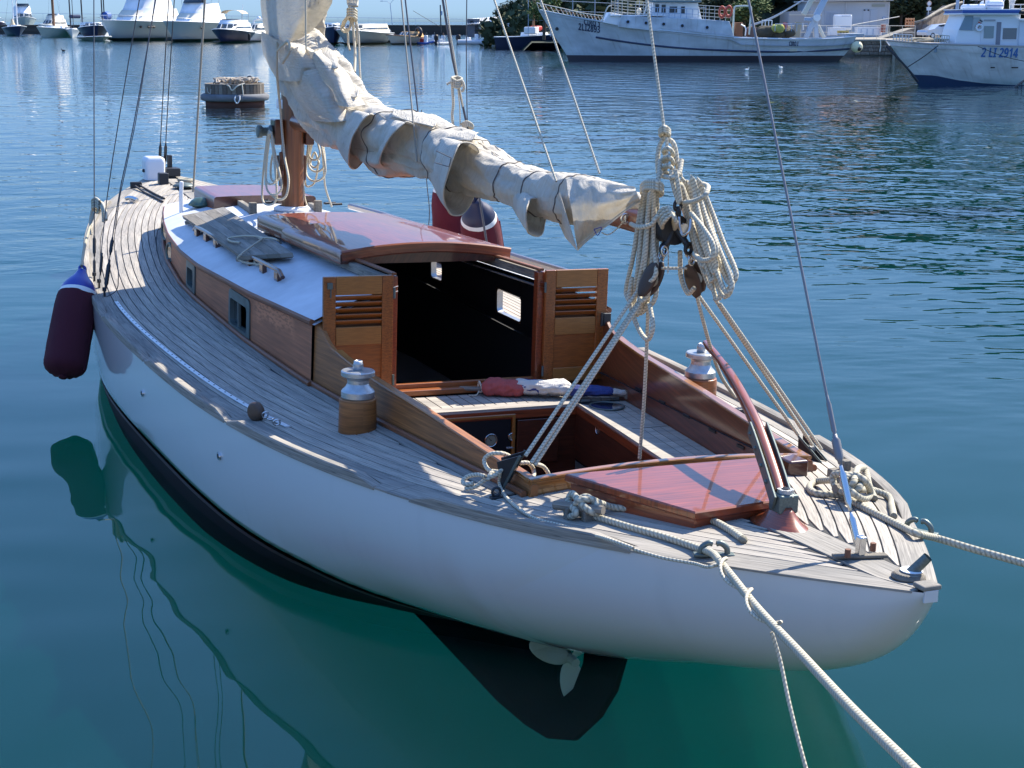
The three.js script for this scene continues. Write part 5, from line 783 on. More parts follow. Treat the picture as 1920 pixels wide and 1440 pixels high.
// boarding plank lashed on the roof
{
  const c = [onRoof(341, 404, 0.075), onRoof(420, 388, 0.075), onRoof(549, 474, 0.075), onRoof(452, 480, 0.085)], at = c[0].clone(), o = aboard('boarding_plank', 'weathered grey boarding plank lying on the port side of the cabin roof', 'gangplank', at);
  const n = new V3().subVectors(c[1], c[0]).cross(new V3().subVectors(c[3], c[0])).normalize(); if (n.y < 0) n.negate();
  const N = 7; for (let k = 0; k < 4; k++) { const a = c[0].clone().lerp(c[1], k / 4 + 0.004), b = c[0].clone().lerp(c[1], (k + 1) / 4 - 0.004), d = c[3].clone().lerp(c[2], k / 4 + 0.004), e = c[3].clone().lerp(c[2], (k + 1) / 4 - 0.004); put('board', creased(loft([[a, b, b.clone().addScaledVector(n, -0.028), a.clone().addScaledVector(n, -0.028)], [d, e, e.clone().addScaledVector(n, -0.028), d.clone().addScaledVector(n, -0.028)]]), 0.5), [M.greyWood, M.teakRail][k % 2], o); }
  const bt = (t) => bar([c[0].clone().lerp(c[3], t).addScaledVector(n, -0.045), c[1].clone().lerp(c[2], t).addScaledVector(n, -0.045)], 0.05, 0.03); put('batten', bt(0.06), M.greyWood, o); put('batten', bt(0.94), M.greyWood, o);
  const R = (x, y, dz) => onRoof(x, y, dz), ln = aboard('plank_lashing', 'thin cord with a loop lying on the boarding plank', 'cord', R(470, 455, .1));
  put('cord', tube([R(450, 455, .10), R(432, 452, .10), R(428, 447, .10), R(450, 443, .10), R(486, 444, .10), R(492, 447, .10), R(470, 463, .10), R(452, 477, .10), R(446, 486, .06), R(470, 494, .02), R(484, 492, .02), R(490, 484, .03)], 0.007, 8, 110), M.rope, ln); put('cord', tube([R(486, 447, .10), R(505, 446, .10), R(520, 450, .09), R(527, 456, .04)], 0.007, 8, 30), M.rope, ln); put('knot', [tube([R(478, 488, .03), R(486, 486, .05), R(488, 494, .03), R(480, 495, .02)], 0.009, 8, 24, true)], M.rope, ln);
}
// flag rolled round its staff, on the bridge deck
{
  const a = Sh(880, 724, 0.70), b = Sh(1178, 736, 0.70), at = a.clone(), o = aboard('rolled_flag', 'rolled flag in faded red, white and blue on its staff, lying in the cockpit', 'flag', at);
  const X = (t, up = 0) => a.clone().lerp(b, t).add(new V3(0, up, 0));
  put('staff', tube([X(-0.06, -0.015), X(1.02, -0.015)], 0.013, 10), M.greyWood, o); put('staff_head', cyl(0.022, 0.022, 0.05, X(1.0).x, X(1.0).y - 0.01, X(1.0).z, 12), M.greyWood, o);
  const cl = (t0, t1, r0, r1, m, seed, nm = 'cloth', yo = 0) => { const secs = [], d = b.clone().sub(a).normalize(), sd = new V3(0, 1, 0).cross(d).normalize(), up = new V3(0, 1, 0); for (let i = 0; i <= 30; i++) { const u = i / 30, t = lerp(t0, t1, u), sec = []; for (let k = 0; k < 30; k++) { const q = k / 30 * 2 * PI, e = lerp(r0, r1, u) * (1 + 0.22 * noise(u * 4 + seed, Math.cos(q) * 1.2 + Math.sin(q) * 2.2, 95) + 0.10 * noise(u * 9 + seed, Math.cos(q) * 3 + Math.sin(q) * 3, 96)) * Math.sqrt(Math.min(1, 0.25 + 6 * Math.min(u, 1 - u))); sec.push(X(t, yo).addScaledVector(sd, e * 1.15 * Math.cos(q)).addScaledVector(up, Math.max(-0.04, e * 0.8 * Math.sin(q)))); } secs.push(sec); } put(nm, loft(secs), m, o); };
  const F = (r, g, c) => std(r, g, c, 0.9, { bumpMap: rep(weaveT, 4, 4), bumpScale: 0.006 });
  cl(0.08, 0.36, 0.062, 0.066, F(0.42, 0.085, 0.075), 1, 'red_cloth'); cl(0.27, 0.64, 0.052, 0.058, F(0.60, 0.56, 0.50), 2, 'white_cloth', 0.012); cl(0.62, 0.92, 0.046, 0.032, F(0.035, 0.055, 0.20), 3, 'blue_cloth'); cl(0.30, 0.46, 0.045, 0.05, F(0.03, 0.05, 0.19), 4, 'blue_cloth', 0.012); cl(0.86, 1.0, 0.028, 0.018, F(0.55, 0.51, 0.45), 5, 'white_cloth');
  put('tie', [tube([X(0.06, 0.03), X(0.07, -0.02).add(new V3(0, 0, 0.03)), X(0.06, -0.03)], 0.006, 6, 20, true), tube([X(0.05, -0.02).add(new V3(0, 0, 0.03)), X(0.02, -0.04).add(new V3(0, 0, 0.06)), X(-0.02, -0.045).add(new V3(0, 0, 0.05))], 0.004, 6)], M.rope, o);
}
// halyard coils on the mast
{
  const loopG = (xt, yt, yb, xb, w, p, r = 0.0085) => tube(P3([[xt, yt, p], [lerp(xt, xb, .4) - w * .7, lerp(yt, yb, .4), p + .01], [xb - w, yb - w * .9, p + .02], [xb, yb, p + .02], [xb + w, yb - w * .9, p + .01], [lerp(xt, xb, .4) + w * .7, lerp(yt, yb, .4), p]]), r, 7, 60, true);
  ropeThing('halyard_coil', 'white halyard coiled on the left side of the mast', 'rope', Sp(512, 300, 0.16), [['loops', [loopG(505, 245, 384, 505, 13, .2), loopG(508, 248, 345, 508, 9, .22), loopG(504, 250, 365, 514, 14, .21), loopG(512, 290, 340, 516, 8, .16), tube(P3([[520, 80, .25], [519, 130, .24], [526, 210, .14], [533, 290, .15], [541, 340, .17], [537, 366, .19], [522, 374, .2], [510, 366, .2]]), 0.0095, 7, 80), tube(P3([[520, 95, .25], [530, 85, .3], [541, 78, .3], [544, 92, .3], [530, 118, .3]]), 0.0095, 7, 30)], M.rope]], M.rope);
  ropeThing('halyard_coil', 'white halyard hung in wide bights on the right side of the mast', 'rope', Sp(590, 310, -0.12), [['loops', [loopG(592, 240, 340, 592, 18, -.2), loopG(588, 245, 300, 590, 10, -.18), loopG(596, 240, 322, 594, 15, -.22), loopG(590, 286, 314, 590, 8, -.2), tube(P3([[570, 250, -.1], [568, 320, -.12], [571, 370, -.12], [580, 396, -.13]]), 0.008, 7, 40), tube(P3([[580, 250, -.15], [575, 300, -.14], [572, 340, -.14], [576, 350, -.15], [588, 345, -.2], [598, 300, -.2]]), 0.008, 7, 50), tube(P3([[600, 240, -.22], [606, 300, -.24], [610, 350, -.26], [622, 388, -.3]]), 0.008, 7, 50), tube(P3([[582, 240, -.16], [590, 232, -.18], [600, 238, -.2], [596, 252, -.2]]), 0.009, 7, 24, true)], M.rope]], M.rope);
  const cc = (x, y, p) => Sp(x, y, p), h = []; for (let k = 0; k < 7; k++) h.push(tube(P3([[655 + k * 2.2, -90, -.38], [652 + k * 3, 0, -.38], [655 + k * 2.4, 12, -.36]]), 0.0095, 7, 20)); for (let k = 0; k < 4; k++) h.push(tube(P3([[652, 18 + k * 5, -.34], [660, 15 + k * 5, -.33], [668, 20 + k * 5, -.38], [660, 24 + k * 5, -.42]]), 0.011, 7, 24, true));
  h.push(loopG(655, 26, 60, 648, 8, -.38), loopG(656, 26, 56, 650, 6, -.40), tube(P3([[652, 30, -.38], [642, 45, -.38], [642, 56, -.38], [652, 62, -.38], [653, 82, -.38], [656, 94, -.38]]), 0.008, 7, 50), tube(P3([[660, 30, -.38], [664, 70, -.38], [666, 100, -.36], [665, 135, -.3]]), 0.010, 7, 40), tube(P3([[666, 28, -.4], [672, 60, -.4], [674, 110, -.38], [676, 150, -.36]]), 0.007, 7, 40), tube(P3([[664, 30, -.38], [670, 60, -.4], [668, 84, -.4], [664, 70, -.38]]), 0.008, 7, 30));
  ropeThing('halyard_coil', 'bunch of white halyards knotted high up right of the furled sail', 'rope', Sp(660, 40, -0.38), [['bunch', h, M.rope]], M.rope);
}
// fenders -------------------------------------------------------------------------------
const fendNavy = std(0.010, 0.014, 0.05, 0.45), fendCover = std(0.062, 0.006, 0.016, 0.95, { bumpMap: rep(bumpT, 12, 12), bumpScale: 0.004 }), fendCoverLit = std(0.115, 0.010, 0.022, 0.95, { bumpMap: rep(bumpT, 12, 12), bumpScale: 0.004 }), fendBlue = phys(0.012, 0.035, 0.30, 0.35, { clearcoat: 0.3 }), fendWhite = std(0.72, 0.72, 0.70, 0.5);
function fender(label, base, tilt, twist, cover, len = 0.66, r = 0.15, endM = fendBlue) {
  const o = thing('fender', label, 'fender', undefined); o.position.copy(base); o.rotation.set(tilt[0], twist, tilt[1]);
  const pr = [], n = 26; for (let i = 0; i <= n; i++) { const t = i / n, y = t * len; pr.push([r * Math.pow(Math.max(0, 1 - Math.pow(Math.abs(Math.min(0, t - 0.16)) / 0.16, 2.3)), 0.5) * (1 - 0.10 * Math.pow(Math.max(0, t - 0.72) / 0.28, 2)) + (i ? 0.004 : 0), y]); }
  const c = lathe(pr, 56), a = c.attributes.position; for (let i = 0; i < a.count; i++) { const x = a.getX(i), y = a.getY(i), z = a.getZ(i), q = Math.atan2(z, x), k = 1 + 0.022 * noise(q * 1.6, y * 6, 97) + 0.012 * Math.max(0, Math.cos(q * 1 + 0.4)) * Math.sin(y * 40) * 0.3; a.setXYZ(i, x * k, y + (y < 0.03 ? 0.008 * noise(q * 3, 1, 98) : 0), z * k); } c.computeVertexNormals();
  part('cover', c, cover, o); part('seam', tube([0.05, 0.2, 0.4, 0.6].map((y) => new V3(r * 0.72, y * len / 0.66, r * 0.72)), 0.006, 6), cover, o);
  const nub = new THREE.SphereGeometry(0.035, 12, 8); nub.scale(1, 0.6, 1); nub.translate(0, 0.0, 0); part('bottom_eye', nub, cover, o);
  part('white_band', lathe([[r * 0.93, len - 0.01], [r * 0.93, len + 0.004], [r * 0.86, len + 0.03]], 48), fendWhite, o);
  part('blue_end', lathe([[r * 0.86, len + 0.028], [r * 0.80, len + 0.065], [r * 0.62, len + 0.11], [r * 0.38, len + 0.15], [r * 0.24, len + 0.19], [r * 0.22, len + 0.205], [0, len + 0.21]], 48), endM, o);
  const eye = new THREE.TorusGeometry(0.022, 0.012, 8, 18); eye.translate(0, len + 0.215, 0); part('eye', eye, endM, o); return o;
}
{
  const b = atDepth(118, 706, 11.15), t = atDepth(144, 551, 11.35), ax = t.clone().sub(b); const len = ax.length();
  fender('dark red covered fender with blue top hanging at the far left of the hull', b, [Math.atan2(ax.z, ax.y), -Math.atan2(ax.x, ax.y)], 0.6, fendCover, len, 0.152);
  const e = ax.clone().normalize().multiplyScalar(len + 0.225).add(b), top = toW(Sp(181, 384, 1.45)), mid = toW(Sp(176, 400, 1.47));
  const o = thing('fender_lanyard', 'grey rope lanyard from the shroud knot down to the hanging fender', 'rope'); o.position.copy(top); const loc = (v) => v.clone().sub(top);
  part('line', tube([loc(e), loc(e.clone().lerp(mid, 0.5).add(new V3(-0.015, -0.01, 0))), loc(mid)], 0.011, 7, 30), M.ropeOld, o);
  const T = (x, y, p) => loc(toW(Sp(x, y, p))); const kn = []; for (let i = 0; i < 4; i++) kn.push(tube([T(173, 377 + i * 5, 1.47), T(179, 372 + i * 5, 1.46), T(187, 378 + i * 5, 1.46), T(180, 383 + i * 5, 1.44)], 0.011, 7, 24, true)); kn.push(tube([T(184, 376, 1.45), T(193, 384, 1.44), T(198, 398, 1.44), T(199, 412, 1.45)], 0.013, 7, 24), tube([T(186, 380, 1.45), T(193, 396, 1.45), T(194, 416, 1.45)], 0.012, 7, 24), tube([T(172, 395, 1.48), T(169, 415, 1.50), T(171, 440, 1.5)], 0.010, 7, 20)); part('knot', kn, M.rope, o);
  // two more on the far side, seen over the hatch
  const f1 = toW(Ss(846, 500, 8.4)), f2 = toW(Ss(924, 505, 7.8));
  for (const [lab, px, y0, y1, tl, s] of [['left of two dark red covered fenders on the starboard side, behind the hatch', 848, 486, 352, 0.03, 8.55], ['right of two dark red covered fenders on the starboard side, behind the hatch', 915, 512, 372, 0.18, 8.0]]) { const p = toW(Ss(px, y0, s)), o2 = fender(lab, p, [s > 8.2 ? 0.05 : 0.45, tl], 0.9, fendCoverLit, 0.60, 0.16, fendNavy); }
  const q = toW(Ss(905, 385, 7.95)), o3 = thing('fender_lanyard', 'thin white cords hanging in front of the right starboard fender', 'rope'); o3.position.copy(q); const W2 = (x, y, s) => toW(Ss(x, y, s)).sub(q); part('cord', tube([W2(888, 372, 7.75), W2(894, 410, 7.7), W2(903, 440, 7.7), W2(906, 455, 7.7)], 0.006, 6, 30), M.rope, o3); part('cord', tube([W2(897, 374, 7.75), W2(901, 405, 7.7), W2(905, 430, 7.7)], 0.006, 6, 30), M.rope, o3); const st = W2(906, 436, 7.7); part('toggle', box(0.02, 0.05, 0.02, st.x, st.y, st.z, 0.004), M.white, o3);
}
// ------------------------------------------------------------------ the harbour behind
const F2 = (r, g, b, ro = 0.6, o = {}) => std(r, g, b, ro, o);
const N = {
  white: F2(0.72, 0.74, 0.76, 0.4), cream: F2(0.66, 0.61, 0.50, 0.5), navy: F2(0.018, 0.03, 0.075, 0.35), blue: F2(0.03, 0.09, 0.33, 0.5), glass: F2(0.03, 0.045, 0.06, 0.12), canvas: F2(0.03, 0.045, 0.10, 0.9), beige: F2(0.55, 0.44, 0.30, 0.9),
  greyHull: F2(0.33, 0.41, 0.42, 0.45), chrome: F2(0.55, 0.56, 0.58, 0.3, { metalness: 0.8 }), dark: F2(0.02, 0.022, 0.03, 0.6), wood: F2(0.20, 0.095, 0.045, 0.6), red: F2(0.40, 0.03, 0.03, 0.6), tan: F2(0.55, 0.33, 0.15, 0.8), rubber: F2(0.50, 0.52, 0.55, 0.7), black: F2(0.012, 0.013, 0.016, 0.6),
  stone: F2(0.34, 0.30, 0.26, 0.9, { map: rep(stoneT, 0.4, 0.4) }), stoneDk: F2(0.25, 0.22, 0.19, 0.9, { map: rep(stoneT, 0.6, 0.6) }), concrete: F2(0.46, 0.43, 0.38, 0.9, { map: rep(stoneT, 0.25, 0.25) }), rock: F2(0.10, 0.095, 0.09, 0.95, { map: rep(stoneT, 0.3, 0.3) }),
  rail: F2(0.55, 0.52, 0.45, 0.5), steelBlue: F2(0.33, 0.42, 0.55, 0.5), rust: F2(0.20, 0.09, 0.05, 0.9), mast: F2(0.55, 0.56, 0.57, 0.4),
};
// frame at a bearing: local axes x right, y up, z towards the camera; unit metres; size of a pixel there
function place(o, px, py, yaw = 0) { const w = onWater(px, py); o.position.copy(w); o.rotation.y = yaw; const z = w.clone().sub(new V3(0, CAM_H, 0)); const dep = -(z.y * -sP + z.z * cP) ; return { k: (z.y * -sP - z.z * cP) / FPX, w }; }
// boat hull in local axes, bow towards +z; returns [hull, deck height fn]
function hullShape(Lb, B, F, o = {}) {
  const rows = [], n = 22, bowF = o.bowRise ?? 1.35, tr = o.transom ?? 0.85, rake = o.rake ?? 0.16, flare = o.flare ?? 0.78;
  const bw = (t) => B / 2 * (t < 0.55 ? lerp(tr, 1, Math.sin(t / 0.55 * PI / 2)) : Math.pow(Math.cos((t - 0.55) / 0.45 * PI / 2), o.full ?? 0.6)), fh = (t) => F * lerp(1, bowF, Math.pow(t, 1.8));
  for (let i = 0; i <= n; i++) { const t = i / n, r = []; for (let j = -8; j <= 8; j++) { const a = Math.abs(j) / 8, y = lerp(-0.25 * F, fh(t), a), wl = Math.pow(a, 0.55) * lerp(flare, 1, a), zz = -Lb / 2 + t * Lb * (1 - rake * (1 - a) * t * t); r.push(new V3(Math.sign(j) * bw(t) * (a === 0 ? 0 : wl), y, zz)); } rows.push(r); }
  const tf = rows[0], back = grid([tf, tf.map((p) => new V3(p.x * 0.02, p.y, p.z))]);
  const deckR = rows.map((r) => [r[0], r[0].clone().multiply(new V3(0.5, 1, 1)).add(new V3(0, 0.03, 0)), r[8].clone().setY(r[0].y + 0.05), r[16].clone().multiply(new V3(0.5, 1, 1)).add(new V3(0, 0.03, 0)), r[16]]);
  const edge = [...rows.map((r) => r[0]), ...rows.slice().reverse().map((r) => r[16])];
  return { hull: [grid(rows), back], deck: grid(deckR), edge, fh, bw, rows };
}
const strips = (rows, f) => rows.map(f);
function railing(pts, h, r = 0.02, posts = 6, mids = 1) { const g = []; for (let k = 0; k <= mids; k++) g.push(tube(pts.map((p) => p.clone().add(new V3(0, h * (k + 1) / (mids + 1), 0))), r, 5, pts.length * 4)); const c = smooth(pts); for (let i = 0; i <= posts; i++) { const p = pts.length === 2 ? pts[0].clone().lerp(pts[1], i / posts) : c.getPointAt(i / posts); g.push(tube([p, p.clone().add(new V3(0, h, 0))], r, 5)); } return g; }
function house(b, t, y0, y1, z0, z1, w0, w1, slope = 0.3, m = N.white) { return loft([[y0, z0, z1, w0], [y1, z0 + slope * 0.3, z1 - slope, w1]].map(([y, a, c, w]) => [new V3(-w / 2, y, a), new V3(w / 2, y, a), new V3(w / 2 * 0.9, y, c), new V3(-w / 2 * 0.9, y, c)])); }
// a cruiser moored bow on
function cruiser(label, px, py, o) {
  const g = thing('motor_boat', label, 'motor boat', 'boats moored along the far mole'); const { k } = place(g, px, py, o.yaw ?? 0); const B = o.w * k * 0.9, Lb = o.len ?? B * 2.6, F = o.f * k;
  const H = hullShape(Lb, B, F, o); part('hull', H.hull, o.hull ?? N.white, g); part('deck', H.deck, N.white, g);
  part('gunwale', tube(H.edge, 0.05, 5, 120), o.trim ?? N.white, g); if (o.boot !== null) part('boot_top', hullShape(Lb * 1.002, B * 1.004, F * 0.16, { ...o, bowRise: 1.0 }).hull, o.boot ?? N.dark, g);
  const cy = F * 1.02, ch = o.cab * k; const z0 = -Lb * 0.42, z1 = Lb * (o.cabFwd ?? 0.20);
  if (ch) {
    part('cabin', house(0, 0, cy, cy + ch, z0, z1, B * 0.78, B * 0.66, ch * 0.9), o.cabM ?? N.white, g);
    part('windscreen', house(0, 0, cy + ch * 0.42, cy + ch * 0.86, z0 + 0.4, z1 - ch * 0.30 + 0.02, B * 0.80 * 0.93, B * 0.70 * 0.93, ch * 0.40), o.cover ?? N.glass, g);
    for (const s of [-0.33, 0, 0.33].slice(0, o.pillars ?? 3)) part('window_pillar', tube([new V3(s * B * 0.62, cy + ch * 0.40, z1 - ch * 0.30 + 0.05), new V3(s * B * 0.56, cy + ch * 0.88, z1 - ch * 0.72 + 0.05)], 0.05, 5), N.white, g);
  }
  if (o.fly) { const fy = cy + ch, fh = o.fly * k; part('flybridge', house(0, 0, fy, fy + fh, z0 * 0.8, z1 - ch * 0.9, B * 0.66, B * 0.60, fh * 0.6), o.cabM ?? N.white, g); part('fly_windscreen', house(0, 0, fy + fh, fy + fh * 1.35, z0 * 0.2, z1 - ch * 1.2, B * 0.56, B * 0.5, 0.2), N.glass, g); }
  if (o.bimini) { const by = cy + ch + (o.fly ?? 0) * k, bh = o.bimini * k, r = []; for (let i = 0; i <= 8; i++) { const q = i / 8 * 2 - 1; r.push([z0 * 0.7, -Lb * 0.02].map((z) => new V3(q * B * 0.36, by + bh - 0.35 * bh * q * q * q * q, z))); } part('bimini', grid(r), o.bim ?? N.canvas, g); part('bimini_frame', [-1, 1].flatMap((s) => [z0 * 0.7, -Lb * 0.02].map((z) => tube([new V3(s * B * 0.36, by + bh * 0.65, z), new V3(s * B * 0.34, by - 0.3 * bh, z)], 0.03, 5))), N.chrome, g); }
  if (o.rail !== 0) { const rp = H.edge.filter((p, i) => p.z > Lb * 0.1 && i % 2 === 0).map((p) => new V3(p.x * 0.93, p.y, p.z * 0.985)); part('bow_rail', railing(rp, (o.rail ?? 7) * k, 0.025, 8, 0), N.chrome, g); }
  if (o.fly || o.ant) part('aerial', tube([new V3(B * 0.2, cy + ch, z0 * 0.5), new V3(B * 0.22, cy + ch + 34 * k, z0 * 0.6)], 0.03, 5), N.white, g);
  for (const s of o.ports ?? []) part('hull_window', [-1, 1].map((q) => { const t = 0.62 + s * 0.06, b = new THREE.SphereGeometry(1, 10, 6); b.scale(0.10, F * 0.07, F * 0.13); const y = H.fh(t) * 0.70; b.translate(q * H.bw(t) * 0.93, y, -Lb / 2 + t * Lb * 0.96); return b; }), N.black, g);
  for (const q of o.fend ?? []) { const f = new THREE.CapsuleGeometry(0.18, 0.55, 4, 10); f.translate(q * B * 0.51, F * 0.55, -Lb * 0.1); part('hull_fender', f, o.fendM ?? N.black, g); }
  if (o.arch) { part('radar_arch', tube([new V3(-B * 0.33, cy + ch * 0.8, z0 * 0.6), new V3(-B * 0.28, cy + ch + o.arch * k, z0 * 0.7), new V3(B * 0.28, cy + ch + o.arch * k, z0 * 0.7), new V3(B * 0.33, cy + ch * 0.8, z0 * 0.6)], 0.12, 6), N.white, g); const d = new THREE.SphereGeometry(0.3, 12, 8); d.translate(0, cy + ch + o.arch * k + 0.25, z0 * 0.7); part('radar_dome', d, N.white, g); }
  return { g, k, B, Lb, F, H };
}
function sailer(label, px, py, o) {
  const g = thing('sailing_boat', label, 'sailing boat', 'boats moored along the far mole'); const { k } = place(g, px, py, o.yaw ?? 0); const B = o.w * k * 0.8, Lb = o.len ?? B * 2.9, F = o.f * k, H = hullShape(Lb, B, F, { transom: 0.6, flare: 0.7, full: 0.8, bowRise: 1.3, ...o });
  part('hull', H.hull, o.hull ?? N.white, g); part('deck', H.deck, N.white, g); part('gunwale', tube(H.edge, 0.05, 5, 100), o.trim ?? N.white, g);
  part('coach_roof', house(0, 0, F, F + F * 0.4, -Lb * 0.15, Lb * 0.2, B * 0.5, B * 0.45, 0.3), N.white, g);
  for (const m of o.masts) { const x = (m.x - px) * k, top = m.h ?? 14; part('mast', tube([new V3(x, F, m.z ?? 0), new V3(x + (m.lean ?? 0), top, m.z ?? 0)], m.r ?? 0.09, 8), m.m ?? N.mast, g); if (m.stays) part('shroud', [-1, 1].map((s) => tube([new V3(s * B * 0.45, F, (m.z ?? 0)), new V3(x, top, m.z ?? 0)], 0.015, 4)), N.dark, g); if (m.boom) { part('boom_cover', tube([new V3(x, F + m.boom[0] * k, m.z ?? 0), new V3(x + m.boom[1] * k, F + m.boom[0] * k, (m.z ?? 0) - 1.5)], m.boom[2] ?? 0.28, 8), m.boom[3] ?? N.canvas, g); } }
  if (o.cover) part('sail_cover', o.cover(k, F), N.beige, g);
  return g;
}
// seen one by one from the left of the frame
sailer('dark blue little sloop with beige sail cover, third boat from the left edge', 28, 67, { w: 50, f: 14, yaw: 0.5, hull: N.navy, masts: [{ x: 27.5, h: 11, m: N.white, stays: 1 }, { x: 36, h: 13, m: N.white, r: 0.12, z: -1 }], cover: (k, F) => lathe([[0.05, 17 * k], [0.35, 10 * k], [0.75, 2 * k], [0.6, 0]], 10).translate(-0.5, F, 1) });
cruiser('white motor yacht with two rows of dark windows behind the little sloop', 46, 62, { w: 50, f: 22, yaw: 0.35, cab: 15, fly: 12, arch: 12, hull: N.greyHull, fend: [1], cabFwd: 0.25 });
cruiser('dark hulled motor boat cut by the left edge of the view', 2, 63, { w: 22, f: 16, yaw: 0.3, cab: 6, hull: N.navy });
cruiser('cream flybridge boat behind the brown masted sloop', 98, 66, { w: 36, f: 15, yaw: -0.25, cab: 14, fly: 7, cabM: N.cream, arch: 5, rail: 0 });
sailer('white wooden sloop with a thick brown mast, left of the dark cruisers', 105, 70, { w: 48, f: 15, yaw: -0.35, hull: N.greyHull, masts: [{ x: 102, h: 12, r: 0.24, m: N.wood, stays: 1 }], fend: [1] });
sailer('sailing yacht with navy boom cover standing behind a dark awning frame', 138, 70, { w: 32, f: 12, yaw: 0.2, hull: N.white, masts: [{ x: 134, h: 12, r: 0.12, m: N.dark, boom: [26, 16, 0.35] }, { x: 153.5, h: 11, r: 0.13, m: N.dark, z: -3 }, { x: 139, h: 12, r: 0.06, m: N.dark }] });
cruiser('navy hulled cruiser with white foredeck under a black awning', 178, 75, { w: 64, f: 20, yaw: 0.35, cab: 12, hull: N.navy, bimini: 9, bim: N.black, rail: 4, fend: [1] });
cruiser('low grey green tender lying in front of the navy cruiser', 180, 77, { w: 56, f: 7, yaw: 0.5, cab: 0, hull: F2(0.25, 0.32, 0.33, 0.5), rail: 0, boot: null });
sailer('yacht with a blue stowed sail just left of the first big white motor yacht', 198, 73, { w: 20, f: 16, yaw: 0, hull: N.white, masts: [{ x: 194, h: 12, r: 0.11, m: N.dark }, { x: 198, h: 10, r: 0.1, m: N.dark, boom: [26, 3, 0.7, N.blue] }] });
cruiser('first and larger of two big white motor yachts moored bow on', 262, 76, { w: 92, f: 34, yaw: -0.42, len: 17, bowRise: 1.1, cab: 24, fly: 22, cover: N.cream, pillars: 0, hull: N.greyHull, ports: [-1.2, -0.6, 0, 1.6], cabFwd: 0.16, fend: [-1], rail: 9 });
cruiser('second of two big white motor yachts, with a rolled grey awning on top', 364, 78, { w: 78, f: 34, yaw: -0.30, len: 15, bowRise: 1.1, cab: 20, fly: 16, cover: N.cream, pillars: 0, hull: N.greyHull, ports: [0.6], bimini: 14, bim: F2(0.30, 0.30, 0.29, 0.9), cabFwd: 0.14, fend: [-1], rail: 6 });
cruiser('navy sports cruiser with beige sun top and blue windscreen cover', 434, 80, { w: 66, f: 19, yaw: -0.12, cab: 17, fly: 5, hull: N.navy, bimini: 18, bim: N.beige, rail: 0, fend: [1] });
cruiser('small white pilot boat right of the navy sports cruiser', 476, 78, { w: 36, f: 13, yaw: -0.3, cab: 20, cabM: N.cream, arch: 6, fend: [1] });
cruiser('navy hulled cabin boat right behind the furled sail', 622, 83, { w: 50, f: 24, yaw: 0.2, cab: 14, hull: N.navy, rail: 4, cabFwd: 0.24 });
cruiser('white day cruiser with swept windscreen, beside the navy cabin boat', 678, 83, { w: 74, f: 20, yaw: -0.35, cab: 17, cabM: N.cream, hull: N.greyHull, cabFwd: 0.28, rail: 4 });
cruiser('small white boat with flat white awning left of the wooden fishing boat', 726, 79, { w: 26, f: 9, yaw: 0.4, cab: 0, hull: N.dark, bimini: 16, bim: N.white, rail: 0 });
{ const c = cruiser('small wooden fishing boat with brown rail and tan canopy', 758, 83, { w: 54, f: 13, yaw: -0.9, len: 5.2, cab: 10, cabM: N.tan, hull: F2(0.60, 0.57, 0.50, 0.6), trim: N.wood, rail: 0, transom: 0.5, cabFwd: 0.05 }); const tm = new THREE.TorusGeometry(0.5, 0.2, 8, 16); tm.translate(0.9, c.F + 0.6, -1.6); part('net_ring', tm, N.dark, c.g); }
function rib(label, px, py, w, yaw, tubeM, o = {}) {
  const g = thing('inflatable_boat', label, 'inflatable boat', 'boats moored along the far mole'), { k } = place(g, px, py, yaw), Lb = w * k, B = Lb * 0.36, r = B * 0.17, y = r * 0.9, pts = [new V3(-B / 2, y, -Lb / 2), new V3(-B / 2, y, Lb * 0.15), new V3(-B * 0.3, y + 0.12, Lb * 0.38), new V3(0, y + 0.2, Lb / 2), new V3(B * 0.3, y + 0.12, Lb * 0.38), new V3(B / 2, y, Lb * 0.15), new V3(B / 2, y, -Lb / 2)];
  part('tube', tube(pts, r, 10, 60), tubeM, g); part('floor', box(B, 0.1, Lb * 0.8, 0, r * 0.5, -Lb * 0.08), N.rubber, g);
  part('console', box(B * 0.4, 0.9, 0.5, 0, r + 0.5, -Lb * 0.05, 0.08), N.white, g); part('seat', box(B * 0.5, 0.5, 0.6, 0, r + 0.3, -Lb * 0.28, 0.08), o.seat ?? N.white, g); part('console_screen', box(B * 0.38, 0.4, 0.04, 0, r + 1.1, Lb * 0.0, 0.01).rotateX(0), N.glass, g);
  if (o.top) part('sun_top', box(B * 0.9, 0.05, 1.4, 0, r + 2, -Lb * 0.1, 0.02), N.white, g);
  const m = new THREE.Group(); part('outboard_cowl', lathe([[0, 0.75], [0.2, 0.72], [0.27, 0.5], [0.25, 0.15], [0.15, 0]], 12).scale(0.8, 1, 1.2).translate(0, 0.45, -Lb / 2 - 0.2), N.black, g); part('outboard_leg', box(0.16, 0.9, 0.3, 0, 0.2, -Lb / 2 - 0.25, 0.04), N.black, g); return g;
}
rib('blue inflatable dinghy with a red bundle aboard, by the wooden fishing boat', 800, 83, 34, 1.0, N.blue, { seat: N.red });
rib('small white inflatable left of the dark mooring pole', 832, 83, 30, 2.3, N.rubber);
rib('blue and white inflatable with upright white seat', 815, 81, 30, 1.9, N.navy, { seat: N.white });
rib('long white inflatable with console, lying before the grey awning shed', 898, 83, 74, 1.35, N.rubber, { top: 0 });
rib('inflatable with a big black outboard at the right end of the mole', 948, 86, 36, 2.6, N.rubber);
